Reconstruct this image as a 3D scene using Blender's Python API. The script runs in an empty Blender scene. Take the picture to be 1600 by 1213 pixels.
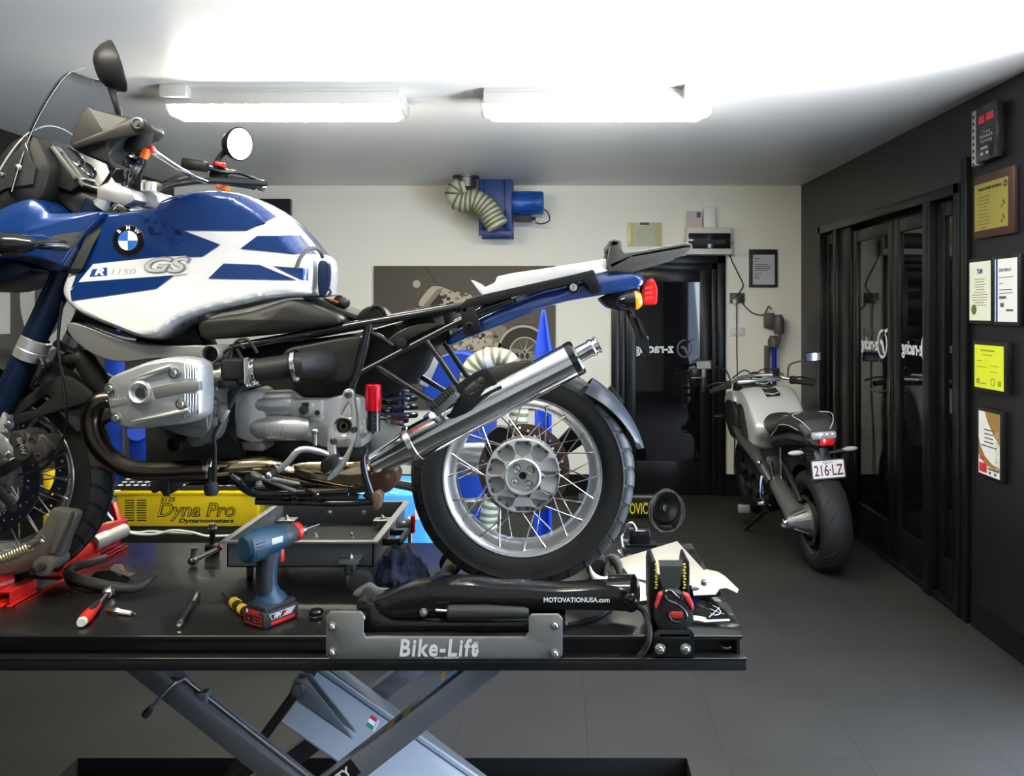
import bpy, bmesh, math, random
from mathutils import Vector, Matrix
from mathutils.bvhtree import BVHTree

# ------------------------------------------------------------------ camera, world, big lights, exposure
sc = bpy.context.scene
COL = sc.collection
cam_d = bpy.data.cameras.new('camera'); cam = bpy.data.objects.new('camera', cam_d); COL.objects.link(cam)
cam_d.sensor_width = 36.0; cam_d.lens = 29.025; cam_d.shift_x = -0.04375; cam_d.shift_y = -0.0753
cam_d.clip_start = 0.05
cam.location = (0, 0, 1.62); cam.rotation_euler = (math.radians(90), 0, 0)
sc.camera = cam
sc.view_settings.view_transform = 'Standard'; sc.view_settings.look = 'None'
sc.view_settings.gamma = 1.0; sc.view_settings.use_curve_mapping = False
sc.view_settings.exposure = 0.93
sc.cycles.use_denoising = True
sc.cycles.max_bounces = 8; sc.cycles.diffuse_bounces = 4; sc.cycles.glossy_bounces = 4
sc.cycles.transparent_max_bounces = 12; sc.cycles.sample_clamp_indirect = 6.0
sc.cycles.caustics_reflective = False; sc.cycles.caustics_refractive = False
w = bpy.data.worlds.new('sky'); sc.world = w; w.use_nodes = True
w.node_tree.nodes['Background'].inputs[0].default_value = (0.55, 0.72, 1.0, 1)
w.node_tree.nodes['Background'].inputs[1].default_value = 2.2
LAMP = 33.0          # visible battens
LAMP_NEAR = 33.0     # battens above the camera
def area(name, loc, target, sx, sy, power, col):
    l = bpy.data.lights.new(name, 'AREA'); l.shape = 'RECTANGLE'; l.size = sx; l.size_y = sy; l.energy = power; l.color = col
    o = bpy.data.objects.new(name, l); COL.objects.link(o); o.location = loc
    d = Vector(target) - Vector(loc); o.rotation_euler = d.to_track_quat('-Z', 'Y').to_euler()
    return o
area('roller_door_daylight', (2.24, 2.35, 1.25), (-2.0, 2.35, 0.9), 1.7, 2.1, 80, (0.70, 0.83, 1.0))
area('sunlit_ground_bounce', (3.1, 1.75, 0.05), (1.6, 2.2, 2.7), 1.6, 2.6, 290, (1.0, 0.98, 0.95)).data.spread = math.radians(85)

# ------------------------------------------------------------------ pixel helpers (photo pixel + real distance -> place)
F = 1290.0; CX = 870.0; HY = 486.0; EYE = 1.62
PI = math.pi
def P(px, py, Y): return Vector(((px - CX) * Y / F, Y, EYE - (py - HY) * Y / F))
def PT(px, py, Z=0.81):                 # the point of a level surface at height Z seen at a pixel
    Y = F * (EYE - Z) / (py - HY); return P(px, py, Y)
def V(*a): return Vector(a)

# ------------------------------------------------------------------ materials
def lin(c):
    if isinstance(c, str):
        c = c.lstrip('#'); c = [int(c[i:i+2], 16) / 255 for i in (0, 2, 4)]
        c = [x / 12.92 if x <= 0.04045 else ((x + 0.055) / 1.055) ** 2.4 for x in c]
    return (c[0], c[1], c[2], 1)
MATS = {}
def M(name, col, rough=0.5, metal=0.0, coat=0.0, bump=0.0, bscale=60.0, var=0.0, vscale=8.0, spec=0.5, trans=0.0, ior=1.45, rvar=0.0, emit=None, estr=0.0, alpha=1.0):
    m = bpy.data.materials.new(name); m.use_nodes = True; nt = m.node_tree; b = nt.nodes['Principled BSDF']
    c = lin(col)
    b.inputs['Base Color'].default_value = c; b.inputs['Roughness'].default_value = rough; b.inputs['Metallic'].default_value = metal
    b.inputs['Coat Weight'].default_value = coat; b.inputs['Coat Roughness'].default_value = 0.05
    b.inputs['Specular IOR Level'].default_value = spec; b.inputs['Transmission Weight'].default_value = trans; b.inputs['IOR'].default_value = ior
    b.inputs['Alpha'].default_value = alpha
    if emit is not None:
        b.inputs['Emission Color'].default_value = lin(emit); b.inputs['Emission Strength'].default_value = estr
    L = nt.links
    tc = nt.nodes.new('ShaderNodeTexCoord')
    if var or rvar:
        n = nt.nodes.new('ShaderNodeTexNoise'); n.inputs['Scale'].default_value = vscale; n.inputs['Detail'].default_value = 6
        L.new(tc.outputs['Object'], n.inputs['Vector'])
        if var:
            mx = nt.nodes.new('ShaderNodeMix'); mx.data_type = 'RGBA'
            mx.inputs[6].default_value = tuple(max(0, x * (1 - var)) for x in c[:3]) + (1,)
            mx.inputs[7].default_value = tuple(min(1, x * (1 + var)) for x in c[:3]) + (1,)
            L.new(n.outputs['Fac'], mx.inputs[0]); L.new(mx.outputs[2], b.inputs['Base Color'])
        if rvar:
            mr = nt.nodes.new('ShaderNodeMapRange'); mr.inputs[1].default_value = 0.3; mr.inputs[2].default_value = 0.7
            mr.inputs[3].default_value = max(0.02, rough - rvar); mr.inputs[4].default_value = min(1, rough + rvar)
            L.new(n.outputs['Fac'], mr.inputs[0]); L.new(mr.outputs[0], b.inputs['Roughness'])
    if bump:
        n2 = nt.nodes.new('ShaderNodeTexNoise'); n2.inputs['Scale'].default_value = bscale; n2.inputs['Detail'].default_value = 5
        L.new(tc.outputs['Object'], n2.inputs['Vector'])
        bp = nt.nodes.new('ShaderNodeBump'); bp.inputs['Strength'].default_value = bump; bp.inputs['Distance'].default_value = 0.004
        L.new(n2.outputs['Fac'], bp.inputs['Height']); L.new(bp.outputs[0], b.inputs['Normal'])
    MATS[name] = m
    return m

# ------------------------------------------------------------------ mesh builder
class MB:
    def __init__(s): s.bm = bmesh.new()
    def _join(s, bm, mat=None):
        if mat is not None: bmesh.ops.transform(bm, matrix=mat, verts=bm.verts)
        me = bpy.data.meshes.new('tmp'); bm.to_mesh(me); bm.free(); s.bm.from_mesh(me); bpy.data.meshes.remove(me); return s
    def mesh(s, me, mat=None):
        bm = bmesh.new(); bm.from_mesh(me); bmesh.ops.remove_doubles(bm, verts=bm.verts, dist=1e-6); bpy.data.meshes.remove(me); return s._join(bm, mat)
    def _bev(s, bm, w, seg=2, ang=0.5):
        if w <= 0: return
        ed = [e for e in bm.edges if len(e.link_faces) == 2 and e.calc_face_angle(0) > ang]
        if ed: bmesh.ops.bevel(bm, geom=ed, offset=w, segments=seg, affect='EDGES', profile=0.5, clamp_overlap=True)
    def box(s, c, size, rot=None, bev=0.0, seg=2):
        bm = bmesh.new(); bmesh.ops.create_cube(bm, size=1.0)
        bmesh.ops.scale(bm, vec=size, verts=bm.verts); s._bev(bm, bev, seg)
        m = Matrix.Translation(Vector(c))
        if rot is not None: m = m @ (rot.to_4x4() if isinstance(rot, Matrix) else Matrix.Rotation(rot[1], 4, rot[0]))
        return s._join(bm, m)
    def bb(s, x0, x1, y0, y1, z0, z1, bev=0.0):
        return s.box(((x0+x1)/2, (y0+y1)/2, (z0+z1)/2), (abs(x1-x0), abs(y1-y0), abs(z1-z0)), None, bev)
    def bar(s, a, b, wid, hei, up=(0, 0, 1), bev=0.0):       # a box whose long axis runs a -> b
        a = Vector(a); b = Vector(b); d = b - a; L = d.length; x = d.normalized()
        u = Vector(up); u = (u - x * u.dot(x)).normalized(); y = u.cross(x)
        m = Matrix((x, y, u)).transposed()
        return s.box((a + b) / 2, (L, wid, hei), m, bev)
    def prism(s, pts, vec, bev=0.0, seg=2):
        bm = bmesh.new(); vs = [bm.verts.new(p) for p in pts]; f = bm.faces.new(vs)
        r = bmesh.ops.extrude_face_region(bm, geom=[f])
        vv = [g for g in r['geom'] if isinstance(g, bmesh.types.BMVert)]
        bmesh.ops.translate(bm, vec=Vector(vec), verts=vv)
        bmesh.ops.recalc_face_normals(bm, faces=bm.faces); s._bev(bm, bev, seg, 0.35)
        return s._join(bm)
    def px(s, pts, Y0, Y1, bev=0.0, seg=2):                  # outline given at distance Y0, goes back to Y1
        return s.prism([P(a, b, Y0) for a, b in pts], (0, Y1 - Y0, 0), bev, seg)
    def tube(s, pts, r, n=10, sub=0, closed=False, cap=True):
        pts = [Vector(p) for p in pts]; rs = list(r) if isinstance(r, (list, tuple)) else [r] * len(pts)
        if sub:
            q, qr = [], []
            N = len(pts); rng = range(N if closed else N - 1)
            for i in rng:
                g = (lambda k: pts[k % N]) if closed else (lambda k: pts[min(max(k, 0), N - 1)])
                p0, p1, p2, p3 = g(i - 1), g(i), g(i + 1), g(i + 2)
                for k in range(sub):
                    t = k / sub
                    q.append(0.5 * ((2 * p1) + (p2 - p0) * t + (2 * p0 - 5 * p1 + 4 * p2 - p3) * t * t + (3 * p1 - p0 - 3 * p2 + p3) * t ** 3))
                    qr.append(rs[i % N] * (1 - t) + rs[(i + 1) % N] * t)
            if not closed: q.append(pts[-1]); qr.append(rs[-1])
            pts, rs = q, qr
        N = len(pts); rings = []
        def tan(i):
            if closed: return (pts[(i + 1) % N] - pts[(i - 1) % N]).normalized()
            return (pts[min(i + 1, N - 1)] - pts[max(i - 1, 0)]).normalized()
        t = tan(0); u = t.orthogonal().normalized()
        for i in range(N):
            t2 = tan(i); u = (u - t2 * u.dot(t2)); u = u.normalized() if u.length > 1e-6 else t2.orthogonal().normalized(); v = t2.cross(u)
            rings.append([pts[i] + (u * math.cos(2 * PI * k / n) + v * math.sin(2 * PI * k / n)) * rs[i] for k in range(n)])
        return s.loft(rings, closed, cap)
    def cyl(s, a, b, r, r2=None, n=24): return s.tube([a, b], [r, r if r2 is None else r2], n)
    def loft(s, rings, closed=False, cap=True, ring_closed=True):
        bm = bmesh.new(); R_ = [[bm.verts.new(p) for p in r] for r in rings]; n = len(R_[0]); m = len(R_)
        for i in range(m if closed else m - 1):
            A, B = R_[i], R_[(i + 1) % m]
            for k in range(n if ring_closed else n - 1):
                try: bm.faces.new((A[k], A[(k + 1) % n], B[(k + 1) % n], B[k]))
                except ValueError: pass
        if cap and not closed and ring_closed:
            for r in (R_[0], R_[-1]):
                try: bm.faces.new(r)
                except ValueError: pass
        bmesh.ops.remove_doubles(bm, verts=bm.verts, dist=1e-7)
        bmesh.ops.recalc_face_normals(bm, faces=bm.faces)
        return s._join(bm)
    def lathe(s, prof, o, axis, n=32, closed=False, cap=True):   # prof = (radius, distance along axis)
        o = Vector(o); ax = Vector(axis).normalized(); u = ax.orthogonal().normalized(); v = ax.cross(u)
        rings = [[o + ax * t + (u * math.cos(2 * PI * k / n) + v * math.sin(2 * PI * k / n)) * max(r, 1e-5) for k in range(n)] for r, t in prof]
        return s.loft(rings, closed, cap)
    def ball(s, c, r, n=16, rot=None):
        bm = bmesh.new(); bmesh.ops.create_uvsphere(bm, u_segments=n, v_segments=max(8, n // 2), radius=1.0)
        bmesh.ops.scale(bm, vec=(r if isinstance(r, (tuple, list)) else (r, r, r)), verts=bm.verts)
        m = Matrix.Translation(Vector(c))
        if rot is not None: m = m @ rot.to_4x4()
        return s._join(bm, m)
    def pillow(s, outline, yc, half, ex=0.18, layers=9, half2=None, pw=3.0):
        # a closed body round the plane Y=yc: full outline in the middle, rounded towards both flanks
        n = len(outline); c = sum((Vector(p) for p in outline), Vector()) / n; half2 = half if half2 is None else half2
        rings = []
        for i in range(-layers, layers + 1):
            a = i / layers * PI / 2; sn = abs(math.sin(a)); k = 1 - ex * (1 - max(0.0, 1 - sn ** pw) ** (1 / pw)) 
            y = yc + math.sin(a) * (half2 if a > 0 else half)
            rings.append([Vector((c.x + (p[0] - c.x) * k, y, c.z + (p[2] - c.z) * k)) for p in outline])
        for e, y in ((0, rings[0][0].y), (-1, rings[-1][0].y)):
            base = rings[e]; ext = []
            for k in (0.6, 0.25, 0.02): ext.append([Vector((c.x + (p.x - c.x) * k, y + (-0.012 if e == 0 else 0.012) * (1 - k), c.z + (p.z - c.z) * k)) for p in base])
            rings = (list(reversed(ext)) + rings) if e == 0 else (rings + ext)
        return s.loft(rings)
    def plate(s, outer, holes, thick, mat, bev=0.0, seg=1):
        cu = bpy.data.curves.new('c', 'CURVE'); cu.dimensions = '2D'; cu.fill_mode = 'BOTH'
        cu.extrude = max(1e-5, thick / 2 - bev); cu.bevel_depth = bev; cu.bevel_resolution = seg; cu.offset = -bev
        for lp in [outer] + list(holes):
            sp = cu.splines.new('POLY'); sp.points.add(len(lp) - 1); sp.use_cyclic_u = True
            for p, q in zip(sp.points, lp): p.co = (q[0], q[1], 0, 1)
        ob = bpy.data.objects.new('c', cu); me = bpy.data.meshes.new_from_object(ob)
        bpy.data.objects.remove(ob); bpy.data.curves.remove(cu)
        return s.mesh(me, mat)
    def pxplate(s, outer, holes, Y0, Y1, bev=0.0, seg=1):        # plate with holes, pixels at distance Y0
        f = lambda l: [((a - CX) * Y0 / F, EYE - (b - HY) * Y0 / F) for a, b in l]
        m = Matrix(((1, 0, 0, 0), (0, 0, -1, (Y0 + Y1) / 2), (0, 1, 0, 0), (0, 0, 0, 1)))
        return s.plate(f(outer), [f(h) for h in holes], Y1 - Y0, m, bev, seg)
    def text(s, body, h, mat, shear=0.0, bold=0.0, ext=0.0004, align='CENTER', wid=None, sp=1.0, mirror=False, fit=None):
        cu = bpy.data.curves.new('t', 'FONT'); cu.body = body; cu.size = h / 0.72; cu.shear = shear; cu.offset = bold; cu.extrude = ext
        cu.align_x = align; cu.align_y = 'CENTER'; cu.space_character = sp; cu.resolution_u = 3
        ob = bpy.data.objects.new('t', cu); me = bpy.data.meshes.new_from_object(ob)
        bpy.data.objects.remove(ob); bpy.data.curves.remove(cu)
        if fit and len(me.vertices):
            xs = [v.co.x for v in me.vertices]; k = fit / max(1e-6, max(xs) - min(xs)); me.transform(Matrix.Diagonal((k, 1, 1, 1)))
        if mirror: me.transform(Matrix.Diagonal((-1, 1, 1, 1)))
        return s.mesh(me, mat)
    def drape(s, bvh, src, off=0.0012, cell=0.012, eye=Vector((0, 0, EYE)), thick=None):
        # lay a flat shape (on a plane of constant Y) onto a surface, as a sticker
        bm = src.bm
        for ax in (0, 2):
            lo = min(v.co[ax] for v in bm.verts); hi = max(v.co[ax] for v in bm.verts); k = lo + cell
            while k < hi:
                co = Vector((0, 0, 0)); co[ax] = k; no = Vector((0, 0, 0)); no[ax] = 1
                bmesh.ops.bisect_plane(bm, geom=bm.verts[:] + bm.edges[:] + bm.faces[:], dist=1e-7, plane_co=co, plane_no=no); k += cell
        dead = []
        for v in bm.verts:
            d = (v.co - eye).normalized(); hit = bvh.ray_cast(eye, d)
            if hit[0] is None:
                hit = bvh.find_nearest(v.co); 
            n = hit[1]; n = n if n.dot(d) < 0 else -n
            v.co = hit[0] + n * off
        return s._join(bm)

def cut(bm_src): pass
def circ(cx, cy, r, n=24, ry=None, a0=0): return [(cx + r * math.cos(2 * PI * k / n + a0), cy + (ry or r) * math.sin(2 * PI * k / n + a0)) for k in range(n)]
def rrect(x0, y0, x1, y1, r, n=5):
    out = []
    for (cx, cy, a) in ((x1 - r, y1 - r, 0), (x0 + r, y1 - r, 90), (x0 + r, y0 + r, 180), (x1 - r, y0 + r, 270)):
        for k in range(n + 1):
            t = math.radians(a + 90 * k / n); out.append((cx + r * math.cos(t), cy + r * math.sin(t)))
    return out
def smooth(pts, k=4, closed=True):
    N = len(pts); out = []
    for i in range(N if closed else N - 1):
        g = (lambda j: pts[j % N]) if closed else (lambda j: pts[min(max(j, 0), N - 1)])
        p0, p1, p2, p3 = [Vector((a[0], a[1])) for a in (g(i - 1), g(i), g(i + 1), g(i + 2))]
        for j in range(k):
            t = j / k; q = 0.5 * ((2 * p1) + (p2 - p0) * t + (2 * p0 - 5 * p1 + 4 * p2 - p3) * t * t + (3 * p1 - p0 - 3 * p2 + p3) * t ** 3)
            out.append((q.x, q.y))
    if not closed: out.append(tuple(pts[-1]))
    return out
# facing matrices: local x right, y up, z out of the surface towards the viewer
def face_front(x, y, z, s=1.0): return Matrix(((s, 0, 0, x), (0, 0, -1, y), (0, 1, 0, z), (0, 0, 0, 1)))
def face_rightwall(x, y, z): return Matrix(((0, 0, -1, x), (-1, 0, 0, y), (0, 1, 0, z), (0, 0, 0, 1)))
def face_dir(o, xdir, ydir):
    x = Vector(xdir).normalized(); y = Vector(ydir); y = (y - x * y.dot(x)).normalized(); z = x.cross(y)
    m = Matrix((x, y, z)).transposed().to_4x4(); m.translation = Vector(o); return m

# ------------------------------------------------------------------ objects
WL = {}
def put(name, mb, mat, parent=None, label=None, cat=None, group=None, kind=None, ang=35, origin=None):
    bm = mb.bm
    if not parent or mb.bm.faces: bmesh.ops.remove_doubles(bm, verts=bm.verts, dist=1e-7)
    if parent is not None: org = WL[parent.name]
    elif origin is not None: org = Vector(origin)
    else:
        xs = [v.co for v in bm.verts]
        org = Vector(((min(v.x for v in xs) + max(v.x for v in xs)) / 2, (min(v.y for v in xs) + max(v.y for v in xs)) / 2, min(v.z for v in xs)))
    bmesh.ops.translate(bm, vec=-org, verts=bm.verts)
    for f in bm.faces: f.smooth = True
    ca = math.radians(ang)
    for e in bm.edges:
        e.smooth = not (len(e.link_faces) != 2 or e.calc_face_angle(0) > ca)
    me = bpy.data.meshes.new(name); bm.to_mesh(me); bm.free()
    for m in (mat if isinstance(mat, (list, tuple)) else [mat]): me.materials.append(m)
    o = bpy.data.objects.new(name, me); COL.objects.link(o)
    WL[o.name] = org
    if parent is not None: o.parent = parent
    else: o.location = org
    tag(o, label, cat, group, kind)
    return o
def tag(o, label=None, cat=None, group=None, kind=None):
    for k, v in (('label', label), ('category', cat), ('group', group), ('kind', kind)):
        if v: o[k] = v
    return o
def thing(name, label, cat, loc, group=None):
    o = bpy.data.objects.new(name, None); COL.objects.link(o); o.location = Vector(loc); o.empty_display_size = 0.05
    WL[o.name] = Vector(loc); return tag(o, label, cat, group)
def copy_tree(o, delta, parent=None):
    c = o.copy(); COL.objects.link(c)
    if parent is not None: c.parent = parent; 
    else: c.location = Vector(o.location) + Vector(delta)
    WL[c.name] = WL[o.name] + Vector(delta)
    for ch in [x for x in bpy.data.objects if x.parent == o]: copy_tree(ch, delta, c)
    return c

# ------------------------------------------------------------------ shared materials
blk = M('black plastic', (0.010, 0.010, 0.010), 0.42, bump=0.05, bscale=400, spec=0.28)
blkgl = M('gloss black paint', (0.008, 0.008, 0.009), 0.16, coat=0.4)
blkmt = M('dull black rubber', (0.014, 0.014, 0.014), 0.75)
gry = M('grey plastic', (0.06, 0.062, 0.058), 0.5, bump=0.04, bscale=500, spec=0.3)
dkgry = M('dark grey plastic', (0.03, 0.031, 0.03), 0.48, bump=0.04, bscale=500, spec=0.3)
alu = M('cast aluminium', (0.70, 0.70, 0.69), 0.38, 0.7, bump=0.05, bscale=300)
alup = M('silver painted casting', (0.66, 0.67, 0.67), 0.3, 0.75)
alud = M('weathered aluminium', (0.30, 0.29, 0.27), 0.5, 0.8, var=0.25, vscale=20, bump=0.1, bscale=120)
chrome = M('chrome', (0.86, 0.86, 0.87), 0.10, 1.0)
steel = M('bright steel', (0.62, 0.61, 0.58), 0.22, 1.0)
dsteel = M('dark steel', (0.16, 0.155, 0.15), 0.38, 1.0)
bluep = M('metallic blue paint', (0.006, 0.040, 0.19), 0.26, 0.3, coat=1.0)
whitep = M('white paint', (0.80, 0.80, 0.80), 0.3, coat=0.8)
forkb = M('dark blue anodised tube', (0.007, 0.016, 0.045), 0.3, 0.3)
redp = M('red paint', (0.62, 0.018, 0.014), 0.3, coat=0.4)
reda = M('red anodised metal', (0.62, 0.01, 0.02), 0.22, 0.7)
orng = M('orange plastic', (0.95, 0.16, 0.02), 0.35)
whtx = M('white lettering', (0.85, 0.85, 0.85), 0.6)
blkx = M('black lettering', (0.01, 0.01, 0.01), 0.6)
# ------------------------------------------------------------------ the room
WX = 2.146; LX = -3.36; BY = 7.25; FY = -2.1; CH = 2.72
def floor_mat():
    m = bpy.data.materials.new('rubber floor tiles'); m.use_nodes = True; nt = m.node_tree; L = nt.links; b = nt.nodes['Principled BSDF']
    tc = nt.nodes.new('ShaderNodeTexCoord'); mp = nt.nodes.new('ShaderNodeMapping'); mp.inputs['Location'].default_value = (-0.115, -0.49, 0)
    L.new(tc.outputs['Object'], mp.inputs['Vector'])
    br = nt.nodes.new('ShaderNodeTexBrick'); br.offset = 0; br.squash = 1
    br.inputs['Scale'].default_value = 1; br.inputs['Brick Width'].default_value = 0.5; br.inputs['Row Height'].default_value = 0.5
    br.inputs['Mortar Size'].default_value = 0.0022; br.inputs['Mortar Smooth'].default_value = 0.3
    br.inputs['Color1'].default_value = (0.0172, 0.0166, 0.0152, 1); br.inputs['Color2'].default_value = (0.0202, 0.0195, 0.018, 1); br.inputs['Mortar'].default_value = (0.006, 0.006, 0.006, 1)
    L.new(mp.outputs[0], br.inputs['Vector'])
    n = nt.nodes.new('ShaderNodeTexNoise'); n.inputs['Scale'].default_value = 350; n.inputs['Detail'].default_value = 3; L.new(tc.outputs['Object'], n.inputs['Vector'])
    n3 = nt.nodes.new('ShaderNodeTexNoise'); n3.inputs['Scale'].default_value = 2.5; n3.inputs['Detail'].default_value = 5; L.new(tc.outputs['Object'], n3.inputs['Vector'])
    mr = nt.nodes.new('ShaderNodeMapRange'); mr.inputs[1].default_value = 0.3; mr.inputs[2].default_value = 0.7; mr.inputs[3].default_value = 0.75; mr.inputs[4].default_value = 1.3; L.new(n.outputs['Fac'], mr.inputs[0])
    mr3 = nt.nodes.new('ShaderNodeMapRange'); mr3.inputs[1].default_value = 0.3; mr3.inputs[2].default_value = 0.7; mr3.inputs[3].default_value = 0.85; mr3.inputs[4].default_value = 1.15; L.new(n3.outputs['Fac'], mr3.inputs[0])
    mm = nt.nodes.new('ShaderNodeMath'); mm.operation = 'MULTIPLY'; L.new(mr.outputs[0], mm.inputs[0]); L.new(mr3.outputs[0], mm.inputs[1])
    vm = nt.nodes.new('ShaderNodeVectorMath'); vm.operation = 'SCALE'; L.new(br.outputs['Color'], vm.inputs[0]); L.new(mm.outputs[0], vm.inputs['Scale'])
    L.new(vm.outputs[0], b.inputs['Base Color']); b.inputs['Roughness'].default_value = 0.62
    bp = nt.nodes.new('ShaderNodeBump'); bp.inputs['Strength'].default_value = 0.25; bp.inputs['Distance'].default_value = 0.002
    ad = nt.nodes.new('ShaderNodeMath'); ad.operation = 'SUBTRACT'; L.new(n.outputs['Fac'], ad.inputs[0]); L.new(br.outputs['Fac'], ad.inputs[1])
    L.new(ad.outputs[0], bp.inputs['Height']); L.new(bp.outputs[0], b.inputs['Normal'])
    return m
floorm = floor_mat()
ceilm = M('satin white ceiling', (0.86, 0.855, 0.84), 0.38, bump=0.03, bscale=6, spec=0.4)
wallw = M('cream white wall paint', (0.90, 0.88, 0.78), 0.6, bump=0.03, bscale=200)
wallb = M('black wall paint', (0.009, 0.0085, 0.0092), 0.4, bump=0.08, bscale=160)
blkpit = M('black steel base', (0.006, 0.006, 0.006), 0.35)
trimb = M('black satin trim', (0.007, 0.007, 0.007), 0.28, spec=0.3)
glassb = M('dark door glass', (0.004, 0.004, 0.005), 0.03, spec=0.6)

# floor: rubber tiling with the recess for the lift's base cut out
HX0, HX1, HY0, HY1 = -1.735, 0.47, 1.95, 2.99
f = MB()
for (x0, x1, y0, y1) in ((LX, HX0, FY, BY), (HX1, WX, FY, BY), (HX0, HX1, FY, HY0), (HX0, HX1, HY1, BY), (LX, WX, BY, BY + 0.2)): f.bb(x0, x1, y0, y1, -0.12, 0)
put('floor', f, floorm, kind='structure', origin=(0, 0, 0))
put('trim_1', MB().bb(HX0, HX1, HY0, HY1, -0.14, -0.11), blkpit, kind='structure')
put('ceiling', MB().bb(LX, WX, FY, BY, CH, CH + 0.08), ceilm, kind='structure')
# back wall with the doorway cut out
DX0, DX1 = P(955, 0, BY).x, P(1133, 0, BY).x; DZ = P(0, 400, BY).z
f = MB(); f.bb(LX, DX0, BY, BY + 0.12, 0, CH); f.bb(DX1, WX, BY, BY + 0.12, 0, CH); f.bb(DX0, DX1, BY, BY + 0.12, DZ, CH)
put('wall_back', f, wallw, kind='structure')
put('wall_left', MB().bb(LX - 0.1, LX, FY, BY, 0, CH), wallb, kind='structure')
# right wall with the glazed double doorway and, nearer than the picture shows, the open roller door
GY0, GY1, GZ = 4.35, 6.70, 2.30; RY0, RY1, RZ = 0.3, 3.2, 2.4
f = MB(); f.bb(WX, WX + 0.12, FY, RY0, 0, CH); f.bb(WX, WX + 0.12, RY1, GY0, 0, CH); f.bb(WX, WX + 0.12, RY0, RY1, RZ, CH); f.bb(WX, WX + 0.12, GY1, BY, 0, CH); f.bb(WX, WX + 0.12, GY0, GY1, GZ, CH)
put('wall_right', f, wallb, kind='structure')
f = MB(); f.bb(WX + 0.12, WX + 3.0, -2, 6, -0.1, -0.01); put('ground_outside', f, M('pale concrete', (0.45, 0.44, 0.42), 0.8, var=0.1), kind='structure')
# front wall behind the camera, 
f = MB(); f.bb(LX, WX, FY - 0.1, FY, 0, CH)
put('wall_front', f, M('pale grey wall paint', (0.62, 0.62, 0.60), 0.6), kind='structure')
f = MB(); f.bb(DX1, WX - 0.001, BY - 0.02, BY, 0, P(0, 741, BY).z); f.bb(LX, DX0, BY - 0.02, BY, 0, P(0, 741, BY).z); put('baseboard_back', f, trimb, kind='structure')
f = MB(); f.bb(WX - 0.015, WX, RY1, GY0 - 0.1, 0, 0.14); put('baseboard_right', f, trimb, kind='structure')
f = MB(); f.bb(WX - 0.03, WX, 4.275, 4.33, 0, 2.42, 0.004); put('trim_2', f, trimb, kind='structure')

def logo(mb, mat_at, s, mirror=True):   # ring with a tail, the mark beside the lettering
    k = -1 if mirror else 1
    mb.plate(circ(0, 0, s, 32, s * 1.15), [circ(0, 0, s * 0.78, 32, s * 0.93)], 0.0006, mat_at)
    mb.plate([(k * -0.55 * s, -0.75 * s), (k * -0.2 * s, 0.15 * s), (k * 0.1 * s, 0.35 * s), (k * 0.5 * s, 0.3 * s), (k * 0.45 * s, 0.0), (k * 0.1 * s, -0.1 * s), (k * -0.2 * s, -0.75 * s)], [], 0.0006, mat_at)
    mb.plate([(0, 1.0 * s), (k * -1.25 * s, 1.3 * s), (k * -1.3 * s, 1.12 * s), (k * -0.5 * s, 0.75 * s)], [], 0.0006, mat_at)

# door in the back wall
d = thing('door_1', 'black glazed door in the white back wall with a mirrored racing logo', 'door', ((DX0 + DX1) / 2, BY, 0))
d['kind'] = 'structure'
y0 = BY - 0.03
f = MB()
for (a, b, y) in ((0, 0.07, y0), (0.07, 0.12, y0 + 0.02)):
    f.bb(DX0 + a, DX0 + b, y, BY + 0.05, 0, DZ - a, 0.004); f.bb(DX1 - b, DX1 - a, y, BY + 0.05, 0, DZ - a, 0.004); f.bb(DX0 + a, DX1 - a, y, BY + 0.05, DZ - b, DZ - a, 0.004)
put('door_frame', f, trimb, d)
f = MB(); xa, xb, za = DX0 + 0.13, DX1 - 0.13, DZ - 0.13
f.bb(xa, xa + 0.09, BY, BY + 0.04, 0, za, 0.003); f.bb(xb - 0.09, xb, BY, BY + 0.04, 0, za, 0.003); f.bb(xa + 0.09, xb - 0.09, BY, BY + 0.04, za - 0.1, za, 0.003); f.bb(xa + 0.09, xb - 0.09, BY, BY + 0.04, 0, 0.3, 0.003)
put('door_leaf', f, trimb, d)
put('door_backing', MB().bb(DX0, DX1, BY + 0.06, BY + 0.08, 0, DZ), wallb, d)
put('glass_pane', MB().bb(xa + 0.09, xb - 0.09, BY + 0.012, BY + 0.02, 0.3, za - 0.1), glassb, d)
f = MB(); c = P(1100, 590, BY)
f.bb(c.x - 0.02, c.x + 0.02, BY - 0.008, BY, c.z - 0.13, c.z + 0.09, 0.003); f.cyl((c.x, BY, c.z), (c.x, BY - 0.05, c.z), 0.01); f.bar((c.x + 0.008, BY - 0.05, c.z), (c.x - 0.12, BY - 0.05, c.z), 0.018, 0.014, bev=0.004)
put('door_handle', f, dsteel, d)
glow = M('white glass lettering', (0.75, 0.78, 0.82), 0.5)
gd = M('grey logo film', (0.07, 0.07, 0.075), 0.4)
f = MB(); c = P(1022, 545, BY); f.text('z-racing', 0.085, face_front(c.x, BY + 0.011, c.z), bold=0.004, mirror=True, fit=0.35)
put('lettering', f, glow, d)
f = MB(); c = P(1070, 545, BY); logo(f, face_front(c.x, BY + 0.011, c.z), 0.07); put('logo_mark', f, gd, d)

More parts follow.
